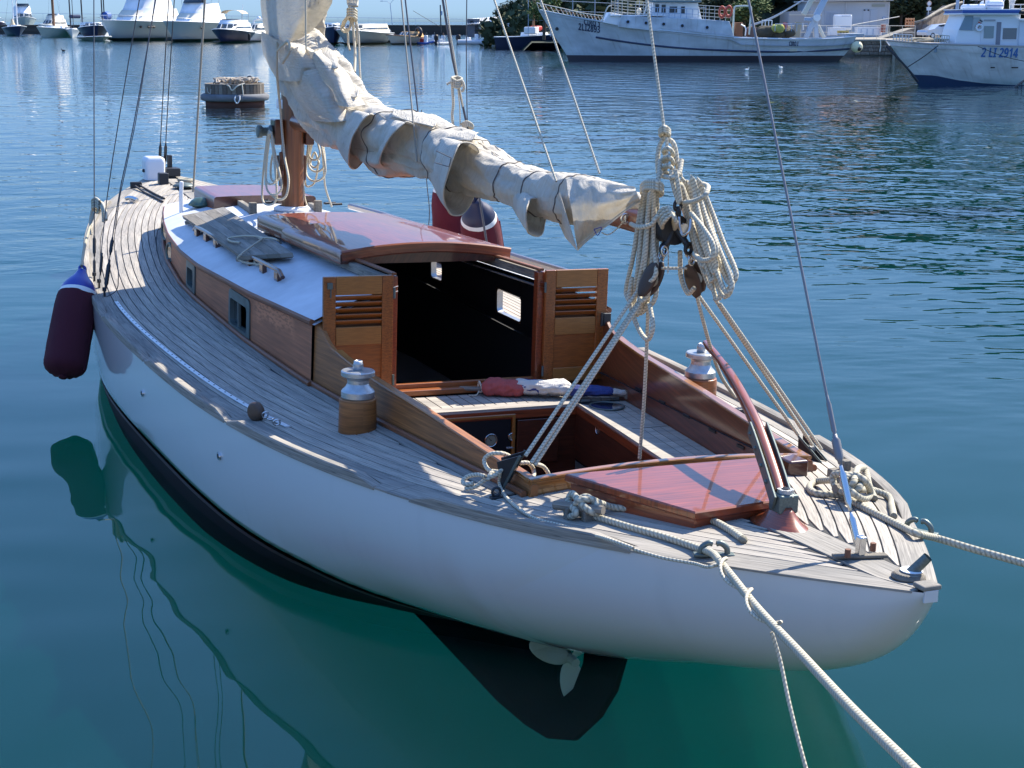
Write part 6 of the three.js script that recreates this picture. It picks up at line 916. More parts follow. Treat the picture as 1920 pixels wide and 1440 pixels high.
{ // dark boat under the trawler's bow
  const g = sailer('navy blue traditional boat with bare brown mast, half hidden behind the trawler bow', 1000, 92, { w: 70, f: 22, yaw: 1.25, len: 8, hull: N.navy, masts: [{ x: 1001, h: 9, r: 0.13, m: N.wood }] }); part('red_awning', box(1.6, 0.5, 1, 0.9, 2.1, 0, 0.2), N.red, g); part('cockpit_cover', box(1.4, 0.7, 1.2, -1.6, 1.9, 0.3, 0.1), N.white, g);
}
// breakwater with its railing, mole, lamp, shed --------------------------------------------------
{
  const A = new V3(-175, 0, -388), B = new V3(14, 0, -350), n = 60, rk = [], r = rng(17);
  const wall = (a, b, h, t, m, nm, lab, cat) => { const g = thing(nm, lab, cat); g.position.copy(a); const d = b.clone().sub(a), l = d.length(), yaw = Math.atan2(-d.z, d.x); const W = box(l, h, t, l / 2, h / 2 - 0.6, 0, 0.05); W.rotateY(yaw); part('wall_body', W, m, g); const c = box(l, 0.18, t + 0.3, l / 2, h - 0.6 + 0.09, 0, 0.03); c.rotateY(yaw); part('coping', c, N.stoneDk, g); return g; };
  wall(A, B, 2.5, 2.2, N.rock, 'breakwater_wall', 'long dark stone breakwater wall behind the moored boats', 'wall');
  const rl = thing('railing', 'thin metal railing running along the top of the breakwater', 'railing'), p0 = new V3(-175, 0, -387), p1 = new V3(-11, 0, -353); rl.position.copy(p0); const P = []; for (let i = 0; i <= 46; i++) { const t = i / 46; const q = p0.clone().lerp(p1, t).sub(p0); P.push([q.clone().setY(1.9), q.clone().setY(lerp(5.6, 3.35, t))]); }
  part('hand_rail', tube([P[0][1], P[46][1]], 0.045, 5), N.steelBlue, rl); part('mid_rail', tube([P[0][1].clone().setY(3.9), P[46][1].clone().setY(2.5)], 0.025, 5), N.steelBlue, rl); for (let i = 22; i <= 46; i++) part('rail_post', tube(P[i], 0.025, 5), N.steelBlue, rl); for (let i = 0; i < 22; i += 2) part('rail_post', tube(P[i], 0.03, 5), N.steelBlue, rl);
  const lp = thing('street_lamp', 'tall two armed street lamp standing on the breakwater', 'street lamp'), b = onWater(743, 52, 1.2); b.set((743 - 960) / FPX * 370, 1.7, -368); lp.position.copy(b); const k = 0.104;
  part('post', tube([new V3(0, 0, 0), new V3(-0.45, 5.1, 0)], 0.09, 6), N.steelBlue, lp); part('arm', [tube([new V3(-0.45, 5.1, 0), new V3(-1.0, 5.6, 0), new V3(-2.2, 5.75, 0)], 0.05, 5), tube([new V3(-0.45, 5.1, 0), new V3(0, 5.7, 0), new V3(0.5, 6.2, 0)], 0.05, 5)], N.steelBlue, lp); part('lamp_head', box(0.75, 0.16, 0.35, -2.4, 5.75, 0, 0.05), N.steelBlue, lp);
  const pl = thing('mooring_pole', 'dark upright pole with a slanting spar near the inflatables', 'pole'); pl.position.set((831 - 960) / FPX * 345, 0, -343); part('post', tube([new V3(0, 0.5, 0), new V3(-0.1, 6.3, 0)], 0.15, 6), N.dark, pl); part('spar', tube([new V3(-0.2, 1.7, 0), new V3(-6.0, 5.1, 0)], 0.05, 5), N.dark, pl); part('light_box', box(0.35, 0.9, 0.3, 0.2, 4.6, 0, 0.04), N.steelBlue, pl);
  // shed with awning
  const sh = thing('boat_shed', 'grey harbour shed with a white striped awning roof at the mole end', 'shed'); const kk = 205 / FPX; sh.position.set((920 - 960) * kk, 0.8, -202);
  const X = (px) => (px - 920) * kk, Y = (py) => (84 - py) * kk * 0.98 - 0.8; part('shed_wall', box(X(902) - X(880), Y(39) - 0, 2, (X(880) + X(902)) / 2, Y(39) / 2, 0), F2(0.13, 0.14, 0.16, 0.8), sh); part('shed_window', box(0.4, 0.5, 0.05, X(888), Y(46), 1.02), N.black, sh); part('shed_door', box(0.5, 1.5, 0.05, X(897), 0.75, 1.02), N.dark, sh);
  const aw = (x0, x1, y0, y1, y2) => { const r0 = []; for (let i = 0; i <= 12; i++) { const t = i / 12; r0.push([new V3(lerp(X(x0), X(x1), t), lerp(Y(y0), Y(y1), t), -1), new V3(lerp(X(x0), X(x1), t) + 0.2, lerp(Y(y0), Y(y1), t) - 0.7 + 0.08 * Math.sin(i * 2), 1.6)]); } return grid(r0); };
  for (let i = 0; i < 7; i++) part('awning_stripe', aw(878 + i * 11.4, 878 + (i + 1) * 11.4 - 0.3, 39 - i * 0.85, 39 - (i + 1) * 0.85), i % 2 ? N.white : F2(0.42, 0.42, 0.42, 0.9), sh);
  part('shed_back', box(X(958) - X(903), Y(44), 0.1, (X(958) + X(903)) / 2, Y(44) / 2, -0.8), F2(0.16, 0.17, 0.19, 0.8), sh); for (let i = 0; i < 5; i++) part('shed_post', tube([new V3(X(904 + i * 13), 0, 1.4), new V3(X(904 + i * 13), Y(42), 1.4)], 0.05, 5), N.rail, sh); part('counter', box(3.4, 0.1, 0.6, X(925), 1.2, 1.2), N.rail, sh); part('sign_board', box(0.8, 0.9, 0.05, X(956), Y(50), 1.7), N.white, sh);
}
// fishing vessels ---------------------------------------------------------------------------
const font = await new FontLoader().loadAsync('fonts/droid/droid_sans_bold.typeface.json');
function lettering(txt, h, onto, m, parent, name = 'lettering', skew = 1) {   // solid letters laid on a surface: onto(x, y) -> point, glyphs bent to follow
  const g = new TextGeometry(txt, { font, size: h, depth: 0.02, curveSegments: 4 }); g.computeBoundingBox(); const w = g.boundingBox.max.x, a = g.attributes.position; for (let i = 0; i < a.count; i++) { const p = onto(a.getX(i) / w, a.getY(i) / h); a.setXYZ(i, p.x, p.y, p.z + a.getZ(i)); } g.computeVertexNormals(); return part(name, g, m, parent);
}
{
  const g = thing('fishing_trawler', 'long pale blue fishing trawler with white wheelhouse and CIRO 1 on its bow', 'fishing trawler'); const W = onWater(1322, 114), dep = 118.0 * 0.975, k = 0.0389; g.position.copy(W);
  const X = (px) => (px - 1322) * k, Y = (py) => (114.5 - py) * k * 0.995;
  const hullM = F2(0.54, 0.62, 0.68, 0.5, { map: rep(grimeT, 0.12, 0.2) }), wl = [1066, 1582];
  const top = (px) => interp(px, [1010, 1041, 1085, 1126, 1155, 1365, 1480, 1550, 1592], [21, 27, 36, 43, 47, 70, 73, 72, 68]), stemX = (y) => interp(y, [21, 60, 101, 116], [1010, 1034, 1062, 1068]), stX = (y) => interp(y, [68, 93, 116], [1592, 1580, 1562]);
  const half = (t) => 2.7 * Math.pow(Math.sin(Math.min(1, t * 1.9) * PI / 2), 0.75) * (t > 0.85 ? lerp(1, 0.78, (t - 0.85) / 0.15) : 1);
  const mk = (ya, yb, n, off = 0, q = 1) => { const rows = []; for (let i = 0; i <= 44; i++) { const t = i / 44, row = []; for (let j = 0; j <= n; j++) { const f = j / n, px0 = lerp(1010, 1592, t), y0 = ya(px0), y1 = yb(px0), py = lerp(y0, y1, f), px = lerp(stemX(py), stX(py), t), fl = clamp((114 - py) / 70, 0, 1), z = (half(t) * lerp(0.72, 1.05, Math.pow(fl, 0.7)) + off); row.push(new V3(X(px), Y(py), q * z)); } rows.push(row); } return grid(rows); };
  const side = (px, py) => { let t = (px - stemX(py)) / (stX(py) - stemX(py)); const fl = clamp((114 - py) / 70, 0, 1); return half(clamp(t, 0, 1)) * lerp(0.72, 1.05, Math.pow(fl, 0.7)); };
  for (const q of [1, -1]) { part('hull_side', mk((p) => 104, top, 10, 0, q), hullM, g); part('boot_top', mk(() => 122, () => 104, 3, 0.005, q), F2(0.045, 0.035, 0.045, 0.6), g); }
  const tr = []; for (let j = 0; j <= 6; j++) { const py = lerp(120, 68, j / 6); tr.push([-1, 0, 1].map((s) => new V3(X(stX(py)) + 0.15 * (1 - s * s), Y(py), s * side(stX(py) - 0.5, py)))); } part('transom', grid(tr), hullM, g);
  const dk = []; for (let i = 0; i <= 30; i++) { const t = i / 30, px = lerp(1012, 1591, t), y = top(px) + (px > 1365 ? 14 : 6); dk.push([-1, 0, 1].map((s) => new V3(X(px), Y(y), s * half(t) * 0.98))); } part('deck', grid(dk), F2(0.25, 0.25, 0.25, 0.8), g);
  const lineOn = (pts, r, m, nm) => part(nm, tube(pts.map(([x, y]) => new V3(X(x), Y(y), side(x, y) + 0.02)), r, 6, 60), m, g);
  lineOn([[1116, 71], [1160, 78], [1250, 88.5], [1340, 94], [1440, 97], [1530, 95], [1580, 92]], 0.07, N.navy, 'rubbing_strake'); lineOn([[1014, 22], [1041, 27.5], [1085, 36.5], [1126, 43.5], [1156, 48], [1250, 60], [1365, 71]], 0.05, hullM, 'sheer_band'); lineOn([[1365, 72], [1480, 74], [1550, 73], [1590, 69]], 0.06, F2(0.6, 0.62, 0.65, 0.6), 'gunwale');
  // raised house along the middle with its portholes
  const hs = [[1156, 47], [1161, 32.5], [1215, 36], [1300, 38.5], [1356, 43], [1362, 60], [1366, 72]], hb = [[1366, 76], [1156, 52]]; const hg = extrude([...hs, ...hb].map(([x, y]) => [X(x), Y(y)]), 4.9, 0.03); hg.translate(0, 0, -2.45); part('deck_house', hg, F2(0.56, 0.63, 0.69, 0.5, { map: rep(grimeT, 0.2, 0.3) }), g);
  const fd = extrude([[1128, 44], [1140, 27], [1160, 31], [1158, 50]].map(([x, y]) => [X(x), Y(y)]), 4.2, 0.03); fd.translate(0, 0, -2.1); part('foredeck_house', fd, N.white, g); const fdk = box(X(1240) - X(1140), 0.08, 4.6, (X(1140) + X(1240)) / 2, Y(32), 0, 0.02); part('house_roof', fdk, N.white, g);
  for (const [x, y] of [[1172, 43.5], [1205, 45.5], [1237, 47.5], [1271, 50.5], [1316, 53.5]]) { const c = cyl(0.12, 0.12, 0.08, 0, 0, 0, 16); c.rotateX(PI / 2); c.translate(X(x), Y(y), 2.48); part('porthole', c, N.black, g); const t = new THREE.TorusGeometry(0.13, 0.02, 6, 16); t.translate(X(x), Y(y), 2.52); part('porthole_rim', t, N.steelBlue, g); }
  // wheelhouse
  const wh = extrude([[1216, 38], [1220, 8], [1300, 10], [1308, 40]].map(([x, y]) => [X(x), Y(y)]), 3.4, 0.03); wh.translate(0, 0, -1.7); part('wheelhouse', wh, N.white, g); part('wheelhouse_roof', box(X(1306) - X(1212), 0.14, 4.2, (X(1306) + X(1212)) / 2, Y(7), 0, 0.04), F2(0.12, 0.18, 0.20, 0.6), g); part('upper_house', box(X(1280) - X(1226), 0.7, 2.2, (X(1280) + X(1226)) / 2, Y(7) + 0.45, -0.2, 0.05), N.white, g);
  for (const [a, b, c, d] of [[1223, 1230, 12, 26], [1234.5, 1242, 13, 27], [1249, 1263, 16, 27], [1270, 1277, 16, 29]]) part('wheelhouse_window', box(X(b) - X(a), Y(c) - Y(d), 0.04, (X(a) + X(b)) / 2, (Y(c) + Y(d)) / 2, 1.75, 0.015), N.glass, g);
  part('signal_mast', [tube([new V3(X(1268), Y(6), 0), new V3(X(1280), Y(-60), 0)], 0.08, 6), tube([new V3(X(1256), Y(4), 0.5), new V3(X(1276), Y(-14), 0)], 0.05, 5), tube([new V3(X(1300), Y(10), 0), new V3(X(1288), Y(-20), 0)], 0.05, 5)], N.white, g);
  const rails = (pts, h, n, rows2, nm, z = 2.4, m = N.rail) => { const A = pts.map(([x, y]) => new V3(X(x), Y(y), z)); for (let k2 = 0; k2 < rows2; k2++) part(nm, tube(A.map((p) => p.clone().add(new V3(0, h * (k2 + 1) / rows2, 0))), 0.022, 5, 40), m, g); for (let i = 0; i <= n; i++) { const f = i / n * (A.length - 1), a = Math.min(A.length - 2, Math.floor(f)), p = A[a].clone().lerp(A[a + 1], f - a); part('stanchion', tube([p, p.clone().add(new V3(0, h, 0))], 0.024, 5), m, g); } };
  { const A = [[1012, 22], [1060, 31], [1095, 37.5], [1130, 43]].map(([x, y]) => new V3(X(x), Y(y), side(x + 3, y) * 0.96)); const U = [[1010, 9], [1060, 20], [1095, 28], [1130, 33]].map(([x, y], i) => new V3(X(x) - 0.1, Y(y), A[i].z)); part('bow_rail', tube(U, 0.035, 5, 40), N.rail, g); part('bow_rail', tube(U.map((p, i) => p.clone().lerp(A[i], 0.45)), 0.025, 5, 40), N.rust, g); const ca = smooth(A), cu = smooth(U); for (let i = 0; i <= 16; i++) part('stanchion', tube([ca.getPoint(i / 16), cu.getPoint(Math.max(0, i / 16 - 0.03))], 0.028, 5), N.rail, g); }
  rails([[1142, 29], [1165, 32], [1215, 36]], 1.02, 7, 5, 'house_rail', 2.2); rails([[1215, 36], [1300, 39]], 0.7, 8, 2, 'house_rail', 2.35, N.steelBlue); rails([[1300, 39], [1330, 41], [1360, 43]], 0.98, 6, 4, 'aft_rail', 2.2, F2(0.40, 0.42, 0.40, 0.6)); part('bow_ladder', tube([new V3(X(1126), Y(42), 2), new V3(X(1137), Y(16), 2), new V3(X(1143), Y(14), 2)], 0.05, 5), N.rail, g);
  for (const [x, y] of [[1343, 26], [1355.5, 25]]) { const t = new THREE.TorusGeometry(0.25, 0.08, 8, 20); t.scale(0.8, 1.35, 1); t.translate(X(x), Y(y), 2.3); part('lifebuoy', t, F2(0.55, 0.09, 0.05, 0.6), g); }
  { const c = new THREE.CapsuleGeometry(0.16, 0.2, 4, 10); c.translate(X(1193), Y(25), 1.9); part('search_light', c, N.cream, g); part('search_arm', tube([new V3(X(1203), Y(29), 1.9), new V3(X(1207), Y(14), 1.9), new V3(X(1209), Y(8), 1.9)], 0.06, 5), N.white, g); }
  part('pipe_gantry', tube([new V3(X(1367), Y(70), 1.4), new V3(X(1369), Y(17), 1.4), new V3(X(1370), Y(16), 1.4), new V3(X(1398), Y(16), 1.4), new V3(X(1399), Y(18), 1.4), new V3(X(1397), Y(66), 1.4)], 0.07, 6, 60), F2(0.50, 0.58, 0.52, 0.5), g);
  part('winch_house', box(X(1386) - X(1372), 1.2, 2, X(1379), Y(60), 0.2, 0.06), N.rust, g); const bd = cyl(0.4, 0.4, 1.6, 0, 0, 0, 18); bd.rotateX(PI / 2); bd.translate(X(1406), Y(62), 0.4); part('warp_drum', bd, F2(0.15, 0.10, 0.09, 0.9), g); part('deck_pipe', tube([new V3(X(1381), Y(48), 1.6), new V3(X(1389), Y(54), 1.7), new V3(X(1389), Y(68), 1.7)], 0.05, 5), N.white, g);
  { const R = rng(4), net = []; for (let i = 0; i < 40; i++) { const s = new THREE.IcosahedronGeometry(0.28 + R() * 0.3, 1); s.scale(1.3, 0.8, 1); s.translate(X(1428 + R() * 44), Y(68 - R() * 10), (R() - 0.5) * 3); net.push(s); } part('net_pile', net, F2(0.06, 0.055, 0.04, 1), g).userData.kind = 'stuff'; const n2 = []; for (let i = 0; i < 10; i++) { const s = new THREE.IcosahedronGeometry(0.2 + R() * 0.15, 1); s.translate(X(1440 + R() * 12), Y(57 - R() * 3), 1.0 + R()); n2.push(s); } part('net_floats', n2, F2(0.30, 0.32, 0.08, 0.9), g).userData.kind = 'stuff'; }
  part('gallows_rail', railing([new V3(X(1418), Y(50), 1.9), new V3(X(1436), Y(50), 1.9)], 0.35, 0.035, 3, 0), N.white, g);
  const beam = (a, b, w, m, nm) => part(nm, bar([new V3(X(a[0]), Y(a[1]), a[2] ?? 0.8), new V3(X(b[0]), Y(b[1]), b[2] ?? 0.8)], w, w, new V3(0, 0, 1), 0.03), m, g);
  beam([1543, -12], [1522, 32], 0.42, F2(0.45, 0.52, 0.62, 0.5), 'stern_gantry'); beam([1522, 32], [1504, 73], 0.34, F2(0.42, 0.48, 0.55, 0.5), 'stern_gantry'); beam([1520, 36], [1524, 73], 0.3, F2(0.45, 0.5, 0.56, 0.5), 'stern_gantry'); beam([1526, 50], [1538, 72], 0.22, N.cream, 'stern_gantry'); beam([1500, 38], [1526, 40], 0.25, N.steelBlue, 'cross_beam'); beam([1508, 6], [1526, -8], 0.4, N.cream, 'derrick'); beam([1498, 30], [1512, 4], 0.35, N.cream, 'derrick'); beam([1490, 44], [1486, 70], 0.45, F2(0.42, 0.36, 0.25, 0.7), 'stern_post'); beam([1497, 46], [1499, 58], 0.1, N.white, 'stern_post'); part('pulley', [cyl(0.25, 0.25, 0.15, 0, 0, 0, 14).rotateX(PI / 2).translate(X(1522), Y(36), 1.1)], N.white, g);
  part('fire_box', box(0.32, 0.4, 0.2, X(1462), Y(50), 1.5, 0.03), N.red, g); rails([[1441, 60], [1500, 60]], 0.5, 6, 1, 'stern_rail', 2.2, N.steelBlue);
  for (const [a, b] of [[[1440, 36], [1512, -4]], [[1440, 38], [1500, 3]]]) part('derrick_wire', tube([new V3(X(a[0] - 40), Y(a[1] + 14), 0.5), new V3(X(a[0]), Y(a[1]), 0.5), new V3(X(b[0]), Y(b[1]), 0.5)], 0.045, 5), N.mast, g);
  { const c = new THREE.SphereGeometry(0.42, 16, 12); c.scale(1, 0.95, 1); c.translate(X(1592), Y(88), 2.1); part('ball_fender', c, F2(0.62, 0.58, 0.38, 0.6), g); const n = new THREE.SphereGeometry(0.16, 10, 8); n.translate(X(1595), Y(91.5), 2.42); part('ball_fender_eye', n, N.black, g); }
  part('stern_platform', box(1.3, 0.14, 3, X(1588), Y(66), 0.6, 0.03), F2(0.35, 0.38, 0.42, 0.7), g); part('scupper', box(0.55, 0.16, 0.05, X(1475), Y(94), side(1475, 94) + 0.02, 0.02), F2(0.55, 0.53, 0.42, 0.7), g); { const c = cyl(0.13, 0.13, 0.06, 0, 0, 0, 14); c.rotateX(PI / 2); c.rotateY(-0.6); c.translate(X(1045), Y(56), side(1045, 56) + 0.01); part('hawse_hole', c, N.black, g); }
  const at = (x0, y0, x1, y1, h) => (u, v) => { const x = lerp(x0, x1, u), y = lerp(y0, y1, u) - v * h; return new V3(X(x), Y(y), side(x, y) + 0.015); };
  lettering('CIRO 1', 0.3, at(1093, 47.5, 1122, 51.8, 9), N.navy, g); lettering('2LI2893', 0.4, at(1083.5, 58, 1123, 63.5, 12.5), N.navy, g); lettering('CIRO I', 0.25, at(1466, 86, 1483, 86.5, 8), N.navy, g);
}
// work boat at the right -------------------------------------------------------------------------
{
  const g = thing('work_boat', 'white work boat with blue edged wheelhouse roof and blue number 2 LI 2914', 'work boat'); const W = onWater(1800, 159); g.position.copy(W); const k = 0.0241, X = (px) => (px - 1800) * k, Y = (py) => (159 - py) * k * 0.99;
  const hm = F2(0.66, 0.70, 0.71, 0.45, { map: rep(grimeT, 0.2, 0.35) }); const x1 = 2030, top = (px) => interp(px, [1657, 1720, 1890, 1920, x1], [78, 83.5, 88.5, 97, 112]), stem = (y) => interp(y, [77, 158, 166], [1657, 1722, 1728]), low = (px) => interp(px, [1700, 1780, 1850], [141, 155, 158]);
  const half = (t) => 1.75 * Math.pow(Math.sin(Math.min(1, t * 1.7 + 0.02) * PI / 2), 0.8), zz = (t, f) => half(t) * lerp(0.62, 1.02, Math.pow(f, 0.65));
  const pt = (t, py, q, off = 0) => { const f = clamp((158 - py) / 75, 0, 1), px = lerp(stem(py), x1, t); return new V3(X(px), Y(py), q * (zz(t, f) + off)); };
  const surf = (fa, fb, n, q, off = 0) => { const rows = []; for (let i = 0; i <= 40; i++) { const t = i / 40, row = []; for (let j = 0; j <= n; j++) { const px = lerp(1657, x1, t); row.push(pt(t, lerp(fa(px), fb(px), j / n), q, off)); } rows.push(row); } return grid(rows); };
  const bt = (px) => interp(px, [1657, 1700, 1740, 1790, 1850, 2030], [140, 141, 149, 154.5, 157.5, 159]);
  for (const q of [1, -1]) { part('hull_side', surf(bt, (p) => top(p) + 13, 9, q), hm, g); part('bulwark', surf((p) => top(p) + 13, top, 4, q, 0.012), F2(0.74, 0.76, 0.77, 0.45, { map: rep(grimeT, 0.3, 0.4) }), g); part('boot_top', surf(() => 168, bt, 3, q), F2(0.03, 0.05, 0.11, 0.5), g); const c = []; for (let i = 0; i <= 40; i++) { const t = i / 40, px = lerp(1657, x1, t); c.push(pt(t, top(px), q).add(new V3(0, 0.02, 0))); } part('cap_rail', tube(c, 0.045, 6, 80), F2(0.40, 0.36, 0.34, 0.7), g); }
  const dk = []; for (let i = 0; i <= 20; i++) { const t = i / 20, px = lerp(1657, x1, t); dk.push([-1, 0, 1].map((s) => new V3(X(px), Y(top(px) + 8), s * half(t) * 0.97))); } part('deck', grid(dk), F2(0.35, 0.36, 0.36, 0.8), g);
  const tr = [[168, 112].map((y) => 0)]; part('transom', grid([168, 112].map((py) => [-1, 1].map((s) => pt(1, py, s)))), hm, g);
  const cab = extrude([[1771, 88], [1777, 58], [1788, 29], [1886, 29], [1886, 92]].map(([x, y]) => [X(x), Y(y)]), 2.4, 0.03); cab.translate(0, 0, -1.2); part('wheelhouse', cab, N.white, g);
  const aft = extrude([[1886.5, 40], [2000, 42], [2000, 104], [1886.5, 96]].map(([x, y]) => [X(x), Y(y)]), 2.6, 0.03); aft.translate(0, 0, -1.3); part('aft_cabin', aft, F2(0.60, 0.64, 0.68, 0.5), g); part('aft_cabin_roof', box(X(2004) - X(1884), 0.09, 2.9, (X(2004) + X(1884)) / 2, Y(40), 0, 0.03), N.white, g);
  part('wheelhouse_roof', box(X(1884) - X(1777), 0.07, 2.9, (X(1884) + X(1777)) / 2, Y(29.5), 0, 0.02), N.white, g); part('roof_fascia', box(X(1882) - X(1779), 0.13, 2.94, (X(1882) + X(1779)) / 2, Y(25.5), 0, 0.02), N.blue, g); part('roof_edge', box(X(1886) - X(1777), 0.04, 2.9, (X(1886) + X(1777)) / 2, Y(22), 0, 0.01), N.white, g);
  const sc = extrude([[1777, 58], [1787, 33], [1801, 33], [1800, 59]].map(([x, y]) => [X(x), Y(y)]), 0.03, 0.004); sc.translate(0, 0, 1.23); part('window', sc, F2(0.20, 0.28, 0.34, 0.1), g); const sc2 = extrude([[1801.5, 59], [1802, 36], [1814, 36], [1811, 57]].map(([x, y]) => [X(x), Y(y)]), 0.03, 0.004); sc2.translate(0, 0, 1.23); part('window', sc2, F2(0.36, 0.43, 0.48, 0.1), g);
  part('door', box(X(1843) - X(1817), Y(40) - Y(86), 0.04, X(1830), (Y(40) + Y(86)) / 2, 1.245, 0.01), F2(0.64, 0.66, 0.68, 0.5), g); part('door_window', box(X(1840) - X(1822), Y(51) - Y(73), 0.03, X(1831), (Y(51) + Y(73)) / 2, 1.275, 0.01), F2(0.26, 0.30, 0.30, 0.15), g); part('door_slot', box(X(1853) - X(1845), Y(44) - Y(86), 0.04, X(1849), (Y(44) + Y(86)) / 2, 1.235, 0.005), F2(0.22, 0.22, 0.25, 0.7), g); part('door_vent', box(X(1841) - X(1820), 0.07, 0.03, X(1831), Y(41), 1.28, 0.01), F2(0.35, 0.36, 0.37, 0.6), g);
  part('window', box(X(1882) - X(1857), Y(55) - Y(75), 0.03, X(1869.5), (Y(55) + Y(75)) / 2, 1.24, 0.01), F2(0.20, 0.20, 0.20, 0.2), g); for (const y of [54, 76]) part('window_frame', box(X(1884) - X(1855), 0.04, 0.04, X(1869.5), Y(y), 1.245), N.white, g);
  { const r = new THREE.TorusGeometry(0.13, 0.05, 8, 16); r.translate(X(1813), Y(54), 1.3); part('lifebuoy', r, N.white, g); part('name_board', bar([new V3(X(1807), Y(55), 1.28), new V3(X(1816), Y(40), 1.28)], 0.18, 0.02, new V3(0, 0, 1), 0.004), F2(0.45, 0.46, 0.42, 0.6), g); for (let i = 0; i < 4; i++) part('board_stripe', bar([new V3(X(1808 + i * 2.2), Y(53.5 - i * 3.6), 1.30), new V3(X(1809 + i * 2.2), Y(51.8 - i * 3.6), 1.30)], 0.15, 0.012, new V3(0, 0, 1), 0.003), i % 2 ? N.navy : N.red, g); }
  // gear on the roof
  const raft = (x0, x1, y0, y1, m, nm) => { const c = new RoundedBoxGeometry(X(x1) - X(x0), Y(y0) - Y(y1), 1.2, 4, 0.16); c.translate((X(x0) + X(x1)) / 2, (Y(y0) + Y(y1)) / 2, 0.1); part(nm, c, m, g); }; raft(1796, 1832, 12, 23, N.white, 'life_raft'); raft(1831, 1864, 5, 23, N.white, 'life_raft'); part('raft_strap', box(X(1862) - X(1833), 0.03, 1.24, X(1847), Y(15), 0.1), N.blue, g); part('roof_mast', [tube([new V3(X(1831), Y(22), 0.3), new V3(X(1832), Y(-40), 0.3)], 0.03, 5), tube([new V3(X(1810), Y(22), 0.3), new V3(X(1819), Y(3), 0.3)], 0.04, 5)], N.dark, g); part('radar', box(0.5, 0.12, 0.2, X(1816), Y(2), 0.3, 0.04), N.white, g);
  for (const [a, b] of [[1866, 1886], [1886, 1918]]) part('roof_hoop', tube([new V3(X(a), Y(24), 0), new V3(X(a + 3), Y(4), 0), new V3(X((a + b) / 2), Y(-6), 0), new V3(X(b - 3), Y(2), 0), new V3(X(b), Y(34), 0)], 0.09, 7, 40), F2(0.55, 0.53, 0.50, 0.6), g); part('roof_rail', railing([new V3(X(1868), Y(28), 1.2), new V3(X(1960), Y(28), 1.2)], 0.36, 0.02, 5, 1), N.chrome, g); { const c = new THREE.CapsuleGeometry(0.09, 0.3, 4, 8); c.rotateZ(PI / 2); c.translate(X(1889), Y(27), 1.4); part('horn', c, N.black, g); }
  // bow clutter
  { const R = rng(8), q = []; for (let i = 0; i < 16; i++) { const t = tube([0, 1, 2, 3, 4].map(() => new V3(X(1690 + R() * 80), Y(80 - R() * 7), (R() - 0.3) * 1.2)), 0.025, 5, 24); q.push(t); } part('deck_gear', q, F2(0.45, 0.40, 0.30, 0.9), g).userData.kind = 'stuff'; part('deck_rack', railing([new V3(X(1665), Y(78), 0.6), new V3(X(1697), Y(80), 0.8)], 0.3, 0.02, 6, 1), N.chrome, g); part('deck_rack', railing([new V3(X(1738), Y(80), 0.9), new V3(X(1764), Y(82), 0.9)], 0.32, 0.02, 6, 1), N.rail, g); }
  const sd = (px, py) => { const t = clamp((px - stem(py)) / (x1 - stem(py)), 0, 1), f = clamp((158 - py) / 75, 0, 1); return zz(t, f); };
  lettering('2 LI 2914', 0.4, (u, v) => { const x = lerp(1816, 1881, u), y = lerp(106.5, 107.5, u) - v * 17; return new V3(X(x), Y(y), sd(x, y) + 0.02); }, F2(0.04, 0.14, 0.38, 0.5), g);
  part('hull_plate', box(0.12, 0.36, 0.05, X(1739), Y(91), sd(1739, 91) + 0.01, 0.02), F2(0.20, 0.27, 0.32, 0.6), g); for (const [a, b] of [[1837, 1845], [1874, 1886]]) part('hull_slot', box(X(b) - X(a), 0.05, 0.05, X((a + b) / 2), Y(125.5), sd(a, 125) + 0.005, 0.01), N.black, g);
  part('belt_line', [tube([new V3(X(1836), Y(118.5), sd(1836, 118) + 0.01), new V3(X(2000), Y(121), sd(2000, 121) + 0.01)], 0.012, 4), tube([new V3(X(1836), Y(130.5), sd(1836, 130) + 0.01), new V3(X(2000), Y(133), sd(2000, 133) + 0.01)], 0.012, 4)], F2(0.35, 0.38, 0.40, 0.6), g);
  const ln = thing('mooring_line', 'dark mooring lines crossing the white work boat hull at the right', 'mooring line'); ln.position.copy(W); const T = (x, y, o) => new V3(X(x), Y(y), o); part('line', tube([T(1738, 86, 1.5), T(1715, 106, 1.3), T(1690, 126, 0.9)], 0.022, 5), N.dark, ln); part('line', tube([T(1805, 87, 1.9), T(1850, 105, 2.2), T(1930, 122, 2.6)], 0.014, 5), N.dark, ln); part('line', tube([T(1656, 88, 0.3), T(1690, 124, 0.6), T(1714, 152, 0.7)], 0.05, 5), N.dark, ln); part('line', tube([T(1660, 125, 1), T(1650, 145, 1.2), T(1646, 158, 1.4)], 0.012, 5), N.dark, ln);
  const ld = thing('gangway_pole', 'dark wooden pole with short struts leaning into the water beside the white work boat', 'pole'); ld.position.copy(W); part('pole', tube([T(1862, 164, 2.6), T(1880, 150, 2.6), T(1925, 124, 2.6)], 0.05, 6), F2(0.10, 0.09, 0.09, 0.8), ld); for (const x of [1873, 1880, 1888]) part('strut', tube([T(x, 156 - (x - 1873) * 0.6, 2.6), T(x + 1, 172, 2.6)], 0.022, 5), N.dark, ld);
}
